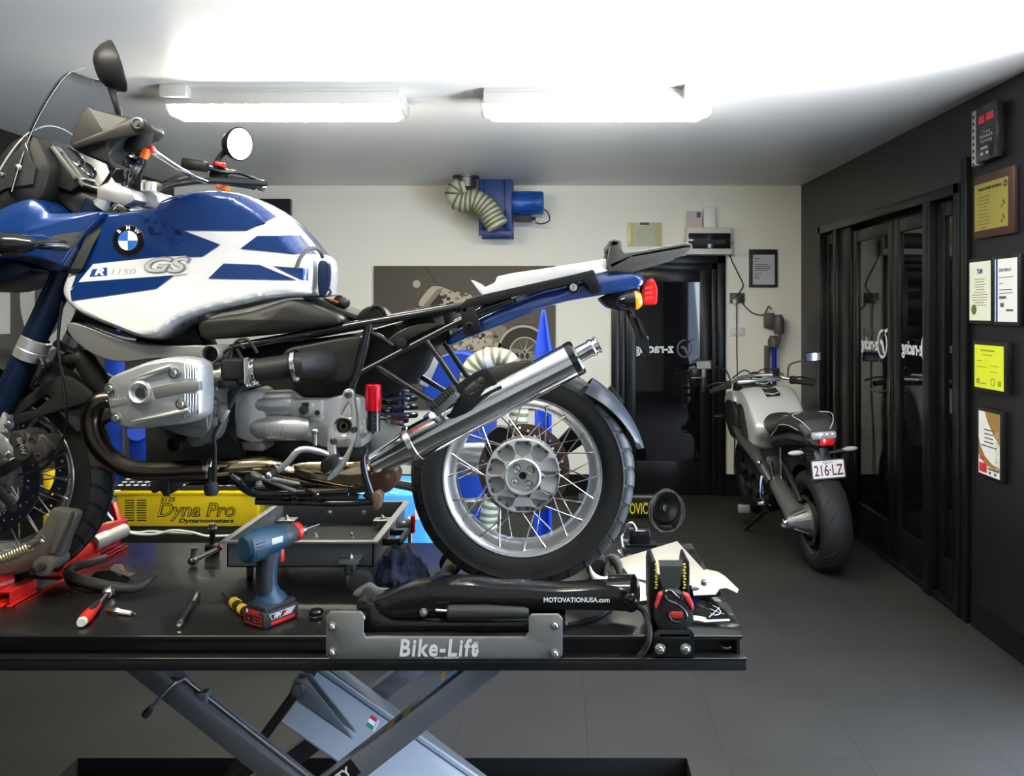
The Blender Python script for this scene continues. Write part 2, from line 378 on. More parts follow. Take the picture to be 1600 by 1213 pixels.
# glazed double doors in the right wall
d = thing('door_2', 'black framed glass double doors with mirrored racing logos in the right wall', 'door', (WX, (GY0 + GY1) / 2, 0)); d['kind'] = 'structure'
f = MB()
f.bb(WX - 0.03, WX + 0.1, GY0, GY0 + 0.06, 0, GZ, 0.004); f.bb(WX - 0.03, WX + 0.1, GY1 - 0.06, GY1, 0, GZ, 0.004); f.bb(WX - 0.03, WX + 0.1, GY0, GY1, GZ - 0.06, GZ, 0.004)
f.bb(WX - 0.02, WX + 0.08, 6.29, 6.36, 0, GZ - 0.05, 0.004); f.bb(WX - 0.035, WX + 0.08, 4.69, 4.77, 0, GZ - 0.05, 0.004)
f.bb(WX - 0.02, WX + 0.08, GY0, GY1, 0, 0.03, 0.003)
put('door_frame', f, trimb, d)
def leaf(a, b, z1, text_y=None, handle=None):
    g = MB(); t = 0.085
    g.bb(WX + 0.01, WX + 0.05, a, a + t, 0.03, z1, 0.004); g.bb(WX + 0.01, WX + 0.05, b - t, b, 0.03, z1, 0.004)
    g.bb(WX + 0.01, WX + 0.05, a + t, b - t, z1 - t, z1, 0.004); g.bb(WX + 0.01, WX + 0.05, a + t, b - t, 0.03, 0.25, 0.004)
    lf = put('door_leaf', g, trimb, d)
    put('glass_pane', MB().bb(WX + 0.026, WX + 0.034, a + t, b - t, 0.25, z1 - t), glassb, lf)
    if text_y:
        g = MB(); g.text('z-racing', 0.085, face_rightwall(WX + 0.0255, text_y[0], 1.39), bold=0.004, mirror=True, fit=0.30); put('lettering', g, glow, lf)
        g = MB(); logo(g, face_rightwall(WX + 0.0255, text_y[1], 1.40), 0.085); put('logo_mark', g, glow, lf)
    if handle:
        g = MB(); g.bb(WX - 0.002, WX + 0.01, handle - 0.02, handle + 0.02, 0.93, 1.18, 0.003); g.cyl((WX, handle, 1.1), (WX - 0.06, handle, 1.1), 0.01); g.bar((WX - 0.06, handle - 0.01, 1.1), (WX - 0.06, handle + 0.13, 1.1), 0.016, 0.016, bev=0.004)
        put('door_handle', g, dsteel, lf)
    return lf
leaf(5.30, 6.02, 2.2, (5.74, 5.51), 5.345)
leaf(4.77, 5.285, 2.2, (5.05, 4.84))
leaf(6.37, 6.64, 2.23); leaf(4.42, 4.68, 2.23)
put('infill_panel', MB().bb(WX + 0.0, WX + 0.05, 6.03, 6.29, 0.03, 2.24, 0.003), trimb, d)
put('door_backing', MB().bb(WX + 0.10, WX + 0.12, GY0, GY1, 0, GZ), wallb, d)

# ------------------------------------------------------------------ ceiling battens
lampw = M('white lamp casing', (0.55, 0.54, 0.50), 0.5)
clipm = M('clear grey end cap', (0.45, 0.46, 0.42), 0.25, spec=0.6)
def lampmat(n, k): return M(n, (0.9, 0.9, 0.88), 0.5, emit=(1.0, 0.945, 0.77), estr=k)
lm1 = lampmat('lit diffuser', LAMP); lm2 = lampmat('lit diffuser near', LAMP_NEAR)
def batten(x0, x1, Y, label, boxside, mat, z=CH, grp='ceiling battens'):
    t = thing('ceiling_light', label, 'ceiling light', ((x0 + x1) / 2, Y, z), grp)
    f = MB(); f.bb(x0 + 0.02, x1 - 0.02, Y - 0.1, Y + 0.1, z - 0.055, z, 0.006); f.bb(x0 + 0.02, x1 - 0.02, Y - 0.104, Y - 0.096, z - 0.082, z - 0.02, 0.002); f.bb(x0 + 0.02, x1 - 0.02, Y + 0.096, Y + 0.104, z - 0.082, z - 0.02, 0.002); put('casing', f, lampw, t)  # wide tray and side lips added to keep lamp light off the ceiling
    prof = [(-0.078, 0), (-0.070, -0.02), (-0.06, -0.06), (-0.04, -0.082), (0.04, -0.082), (0.06, -0.06), (0.070, -0.02), (0.078, 0)]
    rings = []
    for (x, k) in ((x0 + 0.03, 0.75), (x0 + 0.06, 1.0), (x1 - 0.06, 1.0), (x1 - 0.03, 0.75)):
        rings.append([V(x, Y + a * (0.8 + 0.2 * k), z - 0.055 + b * k) for a, b in prof])
    f = MB(); f.loft(rings); put('diffuser', f, mat, t)
    for sgn, xx in ((-1, x0), (1, x1)):
        f = MB(); f.prism([V(xx - sgn * 0.025, Y + a, z - 0.055 + b) for a, b in [(p[0] * 1.03, p[1] * 0.8) for p in prof]], (sgn * 0.022, 0, 0), 0.004); f.box((xx - sgn * 0.03, Y - 0.085, z - 0.06), (0.03, 0.012, 0.03), None, 0.003)
        put('end_cap', f, clipm, t)
    bx = x0 + 0.09 if boxside < 0 else x1 - 0.09
    f = MB(); f.bb(bx - 0.065, bx + 0.065, Y - 0.165, Y - 0.1, z - 0.06, z, 0.006); put('terminal_box', f, lampw, t)
    return t
LY = 4.16
batten(P(265, 0, LY).x, P(637, 0, LY).x, LY, 'lit fluorescent batten on the ceiling above the motorcycle handlebars', -1, lm1)
batten(P(752, 0, LY).x, P(1110, 0, LY).x, LY, 'lit fluorescent batten on the ceiling above the seat tail of the motorcycle', 1, lm1)
batten(-1.95, -0.75, 1.45, 'fluorescent batten above the front half of the lift', -1, lm2)
# ------------------------------------------------------------------ things on the back wall
paperm = M('white paper', (0.86, 0.86, 0.84), 0.7)
creamp = M('cream paper', (0.84, 0.86, 0.66), 0.7)
yelp = M('yellow certificate paper', (0.72, 0.80, 0.03), 0.6)
inkm = M('grey ink', (0.09, 0.09, 0.09), 0.7)
framem = M('black picture frame', (0.01, 0.01, 0.01), 0.35)
whp = M('white plastic', (0.72, 0.71, 0.66), 0.4)
fanb = M('dark blue machine paint', (0.015, 0.045, 0.20), 0.4, 0.1)
motb = M('blue motor paint', (0.015, 0.10, 0.42), 0.35, 0.1)
bw = BY - 0.001
def wbox(mb, x0, x1, y0, y1, th, bev=0.003, back=BY): a = P(x0, y0, BY); b = P(x1, y1, BY); return mb.bb(a.x, b.x, back - th, back, b.z, a.z, bev)
def lines(mb, mat_fn, rows):
    for (x0, x1, z, h) in rows: mb.plate([(x0, z - h), (x1, z - h), (x1, z), (x0, z)], [], 0.0004, mat_fn)

# dark motorcycle poster
t = thing('motorcycle_poster', 'large brown canvas poster of a motorcycle low on the white wall', 'poster', P(726, 640, BY))
pb = M('brown poster ground', (0.105, 0.088, 0.068), 0.65, var=0.2, vscale=2)
f = MB(); wbox(f, 585, 868, 416, 640, 0.028, 0.003, BY - 0.002); put('canvas', f, pb, t)
py_ = BY - 0.0315
def pmat(): return Matrix(((1, 0, 0, 0), (0, 0, -1, py_), (0, 1, 0, 0), (0, 0, 0, 1)))
def q(l): return [((a - CX) * BY / F, EYE - (b - HY) * BY / F) for a, b in l]
tone = {n: M('poster ' + n, c, 0.65) for n, c in (('pale sepia', (0.50, 0.44, 0.33)), ('mid sepia', (0.25, 0.215, 0.16)), ('dark sepia', (0.035, 0.028, 0.02)), ('line', (0.05, 0.042, 0.033)))}
a = MB(); b = MB(); c = MB()
a.plate(q(smooth([(655, 475), (668, 455), (680, 447), (700, 452), (722, 462), (745, 466), (752, 480), (735, 488), (700, 482), (668, 480)])), [], 0.0004, pmat())
a.plate(q(circ(652, 444, 6)), [], 0.0004, pmat())
a.plate(q(smooth([(750, 520), (762, 517), (770, 526), (768, 537), (758, 541), (750, 534)])), [], 0.0008, pmat())
for i in range(9): a.plate(q(circ(722 + 7 * i, 545 + 6 * math.sin(i * 2.1), 3.6 + (i % 3))), [], 0.0004, pmat())
a.plate(q([(715, 548), (728, 530), (748, 528), (770, 548), (768, 556), (720, 556)]), [], 0.0003, pmat())
a.plate(q(circ(818, 548, 40, 40)), [q(circ(818, 548, 36.5, 40))], 0.0004, pmat())
a.plate(q(circ(820, 550, 24, 40)), [q(circ(820, 550, 22, 40))], 0.0008, pmat())
for i in range(9): a.plate(q([(819, 549), (821, 551), (820 + 22 * math.cos(i * .7), 550 + 22 * math.sin(i * .7))]), [], 0.0008, pmat())
b.plate(q([(758, 505), (790, 510), (800, 535), (775, 560), (765, 530)]), [], 0.0003, pmat())
b.plate(q(smooth([(775, 552), (800, 545), (832, 552), (850, 566), (820, 570), (790, 566)])), [], 0.0007, pmat())
c.plate(q(circ(818, 548, 36.5, 40)), [q(circ(820, 550, 24, 40))], 0.0004, pmat())
c.plate(q([(684, 468), (700, 474), (735, 474), (750, 488), (700, 486)]), [], 0.0006, pmat())
for i in range(5): c.plate(q(circ(792 + 8 * i, 556, 3, 16, 5)), [], 0.001, pmat())
random.seed(21)
for k in range(120):
    x = random.uniform(712, 778); y = random.uniform(516, 560); r = random.uniform(1.5, 4.5); n_ = random.randint(4, 7); a0 = random.uniform(0, 3)
    random.choice((a, a, b, c)).plate(q([(x + r * random.uniform(0.7, 1.5) * math.cos(a0 + 2 * PI * j / n_), y + r * random.uniform(0.6, 1.1) * math.sin(a0 + 2 * PI * j / n_)) for j in range(n_)]), [], 0.0009 + 0.00001 * k, pmat())
for k in range(60):
    x = random.uniform(690, 752); y = 468 + (x - 690) * 0.12 + random.uniform(-14, 14); r = random.uniform(1.2, 4.0); n_ = random.randint(4, 6)
    random.choice((a, b, c)).plate(q([(x + r * random.uniform(0.7, 1.7) * math.cos(2 * PI * j / n_), y + r * random.uniform(0.5, 1.0) * math.sin(2 * PI * j / n_)) for j in range(n_)]), [], 0.0009 + 0.00001 * k, pmat())
b.plate(q([(652, 500), (664, 476), (684, 452), (694, 450), (680, 470), (664, 500)]), [], 0.0007, pmat()); c.plate(q([(668, 482), (690, 456), (700, 462), (676, 490)]), [], 0.0008, pmat())
put('motorcycle_print', a, tone['pale sepia'], t); put('shaded_print', b, tone['mid sepia'], t); put('dark_print', c, tone['dark sepia'], t)
f = MB(); f.plate(q([(664, 417), (666, 417), (690, 452), (688, 452)]), [], 0.0002, pmat()); f.plate(q([(800, 506), (867, 507), (867, 508), (800, 507)]), [], 0.0002, pmat()); put('wall_line_print', f, tone['line'], t)

f = MB(); wbox(f, 330, 457, 312, 372, 0.06, 0.006); tag(put('wall_screen', f, blkgl), 'black flat screen on the back wall behind the blue fuel tank', 'screen')

# exhaust extractor fan
t = thing('extractor_fan', 'dark blue extractor fan with ribbed hose at the top of the back wall', 'extractor fan', P(790, 376, BY))
X = lambda px: (px - CX) * BY / F
Zp = lambda py: EYE - (py - HY) * BY / F
f = MB(); f.bb(X(757), X(796), BY - 0.34, BY - 0.02, Zp(362), Zp(277), 0.006)
f.bb(X(754), X(761), BY - 0.37, BY, Zp(366), Zp(275), 0.003); f.bb(X(793), X(803), BY - 0.37, BY, Zp(368), Zp(275), 0.003)
f.bb(X(754), X(803), BY - 0.37, BY - 0.345, Zp(374), Zp(366), 0.002); f.bb(X(754), X(803), BY - 0.05, BY, Zp(374), Zp(366), 0.002)
f.lathe([(0.001, 0), (0.2, 0), (0.2, 0.02), (0.001, 0.02)], (X(757), BY - 0.19, Zp(320)), (-1, 0, 0), 40)
put('fan_housing', f, fanb, t)
f = MB(); f.lathe([(0.001, 0), (0.1, 0), (0.1, 0.06), (0.093, 0.07), (0.093, 0.17), (0.1, 0.18), (0.1, 0.255), (0.085, 0.265), (0.001, 0.265)], (X(803), BY - 0.19, Zp(322)), (1, 0, 0), 32)
for k in range(10):
    a = 2 * PI * k / 10; f.bar((X(803) + 0.06, BY - 0.19 + 0.096 * math.cos(a), Zp(322) + 0.096 * math.sin(a)), (X(803) + 0.18, BY - 0.19 + 0.096 * math.cos(a), Zp(322) + 0.096 * math.sin(a)), 0.006, 0.012, (0, math.cos(a), math.sin(a)))
mo = put('motor', f, motb, t)
f = MB(); f.bb(X(806), X(832), BY - 0.26, BY - 0.17, Zp(351), Zp(341), 0.004); f.cyl((X(832), BY - 0.21, Zp(346)), (X(838), BY - 0.21, Zp(346)), 0.016); put('junction_box', f, dkgry, t)
f = MB(); f.tube([P(846, 325, BY - 0.2), P(856, 332, BY - 0.2), P(858, 345, BY - 0.19), P(845, 350, BY - 0.2), P(836, 347, BY - 0.21)], 0.006, 8, 6); put('motor_cable', f, gry, t)
hosem = bpy.data.materials.new('striped ribbed hose'); hosem.use_nodes = True
def hose_mat():
    m = M('olive hose rib', (0.16, 0.165, 0.085), 0.55); n = M('pale hose fabric', (0.55, 0.55, 0.44), 0.6); return m, n
hrib, hfab = hose_mat()
def hose(name, path, r, parent, pitch=0.036, label=None, cat=None):
    # a flexible duct: pale fabric with a raised rib every pitch
    mb = MB(); pts = []; mb.tube(path, r * 0.93, 20, 10)
    body = put(name, mb, hfab, parent, label, cat)
    N = len(path); fine = []
    for i in range(N - 1):
        g = lambda k: Vector(path[min(max(k, 0), N - 1)])
        p0, p1, p2, p3 = g(i - 1), g(i), g(i + 1), g(i + 2)
        for k in range(24):
            t_ = k / 24; fine.append(0.5 * ((2 * p1) + (p2 - p0) * t_ + (2 * p0 - 5 * p1 + 4 * p2 - p3) * t_ * t_ + (3 * p1 - p0 - 3 * p2 + p3) * t_ ** 3))
    mb = MB(); acc = 0; last = fine[0]
    for i in range(1, len(fine) - 1):
        acc += (fine[i] - last).length; last = fine[i]
        if acc > pitch:
            acc = 0; ax = (fine[i + 1] - fine[i - 1]).normalized(); w_ = pitch * 0.28
            mb.lathe([(r * 0.92, -w_), (r, -w_ * 0.8), (r * 1.02, 0), (r, w_ * 0.8), (r * 0.92, w_)], fine[i], ax, 20)
    put('hose_ribs', mb, hrib, body)
    return body
hy = BY - 0.5
hose('exhaust_hose', [P(728, 293, hy), P(717, 297, hy), P(714, 308, hy), P(726, 313, hy), P(744, 315, hy), P(760, 326, hy), P(771, 342, hy), P(778, 354, hy)], 0.098, t, 0.034)
f = MB(); c_ = P(728, 293, hy); f.cyl((c_.x, hy, c_.z), (c_.x, hy, CH), 0.085); f.lathe([(0.085, 0), (0.11, 0), (0.11, 0.012), (0.085, 0.012)], (c_.x, hy, CH - 0.013), (0, 0, 1), 32); put('ceiling_spigot', f, dsteel, t)

# small framed certificate, switchboard, boxes, framed letter, sockets
t = thing('clip_frame', 'clear clip frame with a pale certificate left of the switchboard', 'frame', P(1007, 385, BY))
f = MB(); wbox(f, 980, 1034, 348, 385, 0.012); put('frame', f, M('pale brass frame', (0.58, 0.55, 0.36), 0.4, 0.2), t)
f = MB(); wbox(f, 992, 1022, 354, 382, 0.014, 0); put('certificate', f, M('greenish certificate', (0.50, 0.54, 0.42), 0.6), t)
f = MB(); wbox(f, 985, 991, 351, 384, 0.0135, 0); put('gold_mount', f, M('gold mount', (0.55, 0.47, 0.2), 0.5), t); f = MB(); wbox(f, 1023, 1030, 351, 384, 0.0135, 0); put('gold_mount', f, MATS['gold mount'], t)
f = MB(); wbox(f, 1000, 1014, 348, 352, 0.016, 0); put('clip', f, M('brown clip', (0.1, 0.05, 0.03), 0.5), t)
sb = thing('switchboard', 'white electrical switchboard with a dark window above the black door', 'switchboard', P(1105, 398, BY))
f = MB(); wbox(f, 1070, 1140, 357, 399, 0.10, 0.008); put('enclosure', f, whp, sb)
f = MB(); wbox(f, 1073, 1138, 366, 390, 0.106, 0.004); put('window', f, M('smoked window', (0.012, 0.013, 0.016), 0.08), sb)
f = MB(); wbox(f, 1081, 1130, 376, 383, 0.1065, 0); put('breakers', f, dkgry, sb)
t = thing('card', 'small pink and blue card standing on top of the switchboard', 'card', P(1083, 357, BY - 0.05))
f = MB(); f.bb(X(1072), X(1095), BY - 0.05, BY - 0.046, Zp(357), Zp(331)); put('card_sheet', f, M('pale pink card', (0.62, 0.52, 0.50), 0.6), t)
f = MB(); f.bb(X(1087), X(1093), BY - 0.0512, BY - 0.05, Zp(341), Zp(333)); put('blue_print', f, M('blue print', (0.06, 0.1, 0.3), 0.6), t)
f = MB(); f.bb(X(1098), X(1116), BY - 0.07, BY - 0.03, Zp(356.9), Zp(325), 0.006); tag(put('router', f, M('white router plastic', (0.85, 0.85, 0.85), 0.4)), 'white upright router box standing on top of the switchboard', 'router')
t = thing('framed_letter', 'black framed white letter on the white wall right of the switchboard', 'frame', P(1192, 449, BY))
f = MB(); m = face_front(0, BY - 0.01, 0); f.plate(q([(1170, 390), (1214, 390), (1214, 449), (1170, 449)]), [q([(1175, 398), (1210, 398), (1210, 445), (1175, 445)])], 0.02, m, 0.002); put('frame', f, framem, t)
f = MB(); wbox(f, 1172, 1212, 392, 447, 0.006, 0); put('letter_paper', f, M('grey white paper', (0.55, 0.56, 0.58), 0.6), t)
f = MB(); lines(f, face_front(0, BY - 0.0065, 0), [(X(1179), X(x), Zp(y), 0.006) for x, y in ((1187, 404), (1184, 408), (1200, 413), (1204, 416), (1203, 419), (1198, 422), (1190, 427), (1186, 431), (1186, 434))]); put('letter_text', f, inkm, t)
t = thing('wall_socket', 'dark double power socket with a plug on the white wall', 'socket', P(1151, 474, BY))
f = MB(); wbox(f, 1140, 1163, 458, 474, 0.014, 0.003); put('socket_plate', f, M('brown grey plate', (0.09, 0.085, 0.075), 0.45), t)
f = MB(); wbox(f, 1153, 1161, 462, 471, 0.02, 0.002); put('socket_block', f, dkgry, t)
t = thing('light_switch', 'white double light switch plate below the dark power socket', 'switch', P(1152, 525, BY))
f = MB(); wbox(f, 1141, 1163, 512, 525, 0.012, 0.003); put('switch_plate', f, whp, t)
for xx in (1147, 1156): f = MB(); wbox(f, xx, xx + 3, 515, 522, 0.016, 0.002); put('rocker', f, whp, t)
f = MB(); f.tube([P(1140, 385, BY - 0.05), P(1144, 378, BY - 0.03), P(1141, 400, BY - 0.01), P(1152, 425, BY - 0.01), P(1161, 445, BY - 0.01), P(1156, 456, BY - 0.015), P(1150, 464, BY - 0.02)], 0.005, 8, 8)
tag(put('router_cable', f, dkgry), 'dark cable hanging from the switchboard down to the power socket', 'cable')
t = thing('plug', 'cream plug in the dark wall socket with a long hanging lead', 'plug', P(1149, 740, BY - 0.02))
f = MB(); f.cyl(P(1148, 470, BY - 0.014), P(1148, 472, BY - 0.06), 0.022, 0.016); put('plug_body', f, whp, t)
f = MB(); f.tube([P(1148, 472, BY - 0.05), P(1151, 480, BY - 0.02), P(1151, 540, BY - 0.008), P(1152, 600, BY - 0.008), P(1148, 680, BY - 0.008), P(1147, 741, BY - 0.025)], 0.005, 8, 8); put('plug_lead', f, gry, t)
f = MB(); f.tube([P(1157, 468, BY - 0.02), P(1165, 480, BY - 0.012), P(1178, 490, BY - 0.012), P(1193, 492, BY - 0.02), P(1198, 484, BY - 0.03), P(1201, 479, BY - 0.04), P(1206, 483, BY - 0.05)], 0.005, 8, 8)
tag(put('charger_cable', f, dkgry), 'thin dark lead looping from the power socket to the hanging vacuum cleaner', 'cable')
t = thing('stick_vacuum', 'grey cordless stick vacuum with a blue tube hung on the white wall', 'vacuum cleaner', P(1204, 585, BY))
vg = M('grey vacuum plastic', (0.085, 0.08, 0.072), 0.4); vb = M('blue anodised tube', (0.01, 0.04, 0.55), 0.3, 0.5)
f = MB(); f.bb(X(1192), X(1207), BY - 0.09, BY - 0.005, Zp(512), Zp(489), 0.012); f.bb(X(1193), X(1199), BY - 0.07, BY - 0.01, Zp(582), Zp(540), 0.006); put('dock', f, vg, t)
f = MB(); f.lathe([(0.001, 0), (0.04, 0), (0.045, 0.05), (0.045, 0.13), (0.03, 0.17), (0.001, 0.17)], (X(1211), BY - 0.12, Zp(522)), (0, 0, 1), 20); f.lathe([(0.001, 0), (0.045, 0.0), (0.05, 0.06), (0.03, 0.1), (0.001, 0.1)], (X(1204), BY - 0.1, Zp(542)), (0, 0, 1), 20)
f.tube([P(1214, 512, BY - 0.13), P(1218, 522, BY - 0.14), P(1217, 535, BY - 0.13), P(1208, 540, BY - 0.11)], 0.013, 10, 5); put('motor_body', f, vg, t)
f = MB(); f.cyl((X(1206), BY - 0.08, Zp(540)), (X(1206), BY - 0.08, Zp(620)), 0.02); f.bb(X(1207), X(1213), BY - 0.16, BY - 0.1, Zp(518), Zp(508), 0.006); put('wand_tube', f, vb, t)
f = MB(); f.bb(X(1192), X(1222), BY - 0.14, BY - 0.02, Zp(634), Zp(620), 0.01); put('floor_head', f, vg, t)

# ------------------------------------------------------------------ sign with big letters on the left wall
t = thing('letter_sign', 'big pale letters on the dark left wall beside the front wheel', 'sign', (LX, 5.4, 1.4))
sgn = M('pale grey letters', (0.33, 0.33, 0.30), 0.5)
sg2 = M('sign ground', (0.045, 0.043, 0.038), 0.5)
put('sign_ground', MB().bb(LX, LX + 0.012, 4.2, 6.1, 1.1, 2.15), sg2, t)
ml = Matrix(((0, 0, 1, LX + 0.014), (1, 0, 0, 0), (0, 1, 0, 0), (0, 0, 0, 1)))
f = MB(); f.plate(circ(5.44, 1.70, 0.295, 48, 0.34), [circ(5.44, 1.70, 0.155, 48, 0.24)], 0.006, ml); f.plate([(4.92, 1.48), (5.05, 1.48), (5.05, 2.04), (4.92, 2.04)], [], 0.006, ml); put('letters', f, sgn, t)

# ------------------------------------------------------------------ frames on the right wall
def rw(px): return F * WX / (px - CX)
def rz(py, Y): return EYE - (py - HY) * Y / F
def rplate(mb, ya, yb, za, zb, x0, x1, bev=0.0): return mb.bb(WX - x1, WX - x0, ya, yb, za, zb, bev)
def rframe(name, label, cat, px0, px1, py0, py1, bord, pm, fm=framem, th=0.022, group='framed certificates on the right wall'):
    ya, yb = rw(px1), rw(px0); ym = (ya + yb) / 2; z1, z0 = rz(py0, ym), rz(py1, ym)
    t = thing(name, label, cat, (WX, ym, z0), group)
    f = MB(); rplate(f, ya - bord, yb + bord, z0 - bord, z1 + bord, 0, th, 0.004); put('frame', f, fm, t)
    f = MB(); rplate(f, ya, yb, z0, z1, th, th + 0.0015); put('certificate', f, pm, t)
    return t, ya, yb, z0, z1, WX - th - 0.0018
def rlines(x, yb, rows):    # rows: (offset from left edge, length, z, height)
    mb = MB()
    for o, l, z, h in rows: mb.bb(x - 0.0004, x + 0.0003, yb - o - l, yb - o, z, z + h)
    return mb
def rtext(s, h, x, y, z, **k): mb = MB(); mb.text(s, h, face_rightwall(x, y, z), **k); return mb
random.seed(4)
def body(x, yb, w_, z1, n, dz, h=0.004, c=None):
    rows = []
    for i in range(n):
        l = w_ * random.uniform(0.35, 0.8); o = (w_ - l) / 2 + (0 if c is None else c); rows.append((o, l, z1 - i * dz, h))
    return rlines(x, yb, rows)
grn = M('olive seal', (0.12, 0.16, 0.03), 0.5); bl = M('print blue', (0.02, 0.08, 0.30), 0.5); rd = M('print red', (0.6, 0.03, 0.05), 0.5)
t, ya, yb, z0, z1, x = rframe('framed_certificate', 'black framed certificate with a blue emblem and an olive seal', 'frame', 1522, 1555, 409, 501, 0.018, creamp)
put('emblem', rtext('TUM', 0.022, x, (ya + yb) / 2, z1 - 0.05, bold=0.002, fit=0.055), bl, t)
put('printed_lines', body(x, yb, yb - ya, z1 - 0.09, 11, 0.013, 0.0028), inkm, t)
f = MB(); f.plate(circ(0, 0, 0.026, 24), [], 0.001, face_rightwall(x, yb - 0.045, z0 + 0.055)); put('seal', f, grn, t)
t, ya, yb, z0, z1, x = rframe('framed_certificate', 'black framed white certificate with a blue left stripe reading ZERTIFIKAT', 'frame', 1562, 1597, 404, 503, 0.018, paperm)
put('heading', rtext('ZERTIFIKAT', 0.014, x, (ya + yb) / 2 + 0.005, z1 - 0.055, bold=0.0005, fit=0.11), inkm, t)
f = MB(); f.bb(x, x + 0.001, yb - 0.026, yb - 0.008, z0, z1); put('stripe', f, bl, t)
put('printed_lines', rlines(x, yb, [(0.04, 0.12, z1 - 0.09, 0.003), (0.04, 0.03, z1 - 0.12, 0.003), (0.04, 0.11, z1 - 0.15, 0.004), (0.04, 0.12, z1 - 0.165, 0.003), (0.04, 0.06, z1 - 0.19, 0.012), (0.05, 0.03, z1 - 0.23, 0.02), (0.1, 0.06, z1 - 0.25, 0.01)]), inkm, t)
t, ya, yb, z0, z1, x = rframe('framed_certificate', 'black framed bright yellow certificate below the two white certificates', 'frame', 1534, 1580, 540, 608, 0.02, yelp, th=0.035)
ink2 = M('olive ink', (0.30, 0.32, 0.03), 0.6)
put('printed_lines', rlines(x, yb, [(0.06, 0.13, z1 - 0.03, 0.008), (0.08, 0.09, z1 - 0.05, 0.004), (0.02, 0.05, z1 - 0.08, 0.003), (0.02, 0.1, z1 - 0.11, 0.003), (0.15, 0.08, z1 - 0.1, 0.003), (0.15, 0.07, z1 - 0.13, 0.003), (0.02, 0.03, z0 + 0.02, 0.025), (0.06, 0.05, z0 + 0.02, 0.006), (0.22, 0.03, z0 + 0.02, 0.025)]), ink2, t)
f = MB(); f.plate(circ(0, 0, 0.02, 24), [circ(0, 0, 0.015, 24)], 0.001, face_rightwall(x, yb - 0.175, z0 + 0.035)); put('seal', f, ink2, t)
t, ya, yb, z0, z1, x = rframe('framed_certificate', 'black framed white and gold award certificate, lowest on the right wall', 'frame', 1539, 1572, 645, 744, 0.018, paperm, th=0.03)
gold = M('gold print', (0.33, 0.19, 0.05), 0.5)
W_ = yb - ya; H_ = z1 - z0
mrw = face_rightwall(x + 0.0004, yb, z0)
arc1 = [(W_, H_)] + [(W_ * (0.32 + 0.68 * (k / 8) ** 1.5), H_ * (1 - 0.5 * (k / 8))) for k in range(9)]
f = MB(); f.plate([(W_ * .3, H_), (W_, H_), (W_, H_ * .52), (W_ * .72, H_ * .66), (W_ * .45, H_ * .84)], [], 0.0006, mrw)
f.plate([(0, H_ * .58), (W_ * .08, H_ * .45), (W_ * .3, H_ * .3), (W_ * .65, H_ * .2), (W_, H_ * .17), (W_, H_ * .1), (W_ * .3, H_ * .16), (0, H_ * .3)], [], 0.0006, mrw); put('gold_swirl', f, gold, t)
f = MB(); f.text('WINNER', 0.03, Matrix.Translation(V(x - 0.0004, yb - W_ * 0.87, z0 + H_ * 0.42)) @ Matrix(((0, 0, -1, 0), (0, -1, 0, 0), (-1, 0, 0, 0), (0, 0, 0, 1))), fit=0.19); put('award_word', f, M('pale gold', (0.55, 0.45, 0.25), 0.5), t)
put('printed_lines', body(x, yb, W_, z1 - 0.09, 5, 0.02, 0.006), inkm, t)
f = MB(); f.bb(x - 0.0006, x, yb - W_ * .3, yb - W_ * .06, z0 + 0.07, z0 + 0.085); f.bb(x - 0.0006, x, yb - W_ * .4, yb - W_ * .04, z0 + 0.01, z0 + 0.055); put('red_logo', f, rd, t)
put('small_print', rlines(x, yb, [(W_ * .45, W_ * .5, z0 + 0.03, 0.008), (W_ * .5, 0.02, z0 + 0.01, 0.012), (W_ * .75, 0.02, z0 + 0.01, 0.012)]), inkm, t)
# timber plaque with brass plate
wood = M('dark timber plaque', (0.05, 0.022, 0.015), 0.4, var=0.4, vscale=14)
brass = M('brass plate', (0.42, 0.36, 0.08), 0.38, 0.55)
ya, yb = rw(1592), rw(1528); ym = (ya + yb) / 2; z1, z0 = rz(268, ym), rz(370, ym)
t = thing('award_plaque', 'timber plaque with an engraved brass plate above the certificates', 'plaque', (WX, ym, z0))
f = MB(); rplate(f, ya, yb, z0, z1, 0, 0.025, 0.006); put('board', f, wood, t)
f = MB(); rplate(f, ya + 0.045, yb - 0.02, z0 + 0.04, z1 - 0.045, 0.0252, 0.027); put('brass_plate', f, brass, t)
x = WX - 0.0274
f = rtext('MASTER CERTIFIED TECHNICIAN', 0.013, x, ym + 0.02, z1 - 0.075, bold=0.0006, fit=0.21); f.plate(circ(0, 0, 0.016, 24), [circ(0, 0, 0.009, 24)], 0.0005, face_rightwall(x, ya + 0.065, z1 - 0.075)); put('heading', f, blkx, t)
f = body(x, yb - 0.03, 0.16, z1 - 0.115, 10, 0.017, 0.004)
put('engraving', f, M('engraved brown', (0.16, 0.13, 0.05), 0.5), t)
f = MB()
for zz in (z0 + 0.15, z0 + 0.08):
    for k in range(6): f.plate(circ(0.012 * math.sin(k * 2.3), 0.014 * math.cos(k * 1.7), 0.006, 10), [], 0.0004, face_rightwall(x, ya + 0.085, zz))
put('engraved_figures', f, M('engraved dark', (0.10, 0.085, 0.04), 0.5), t)
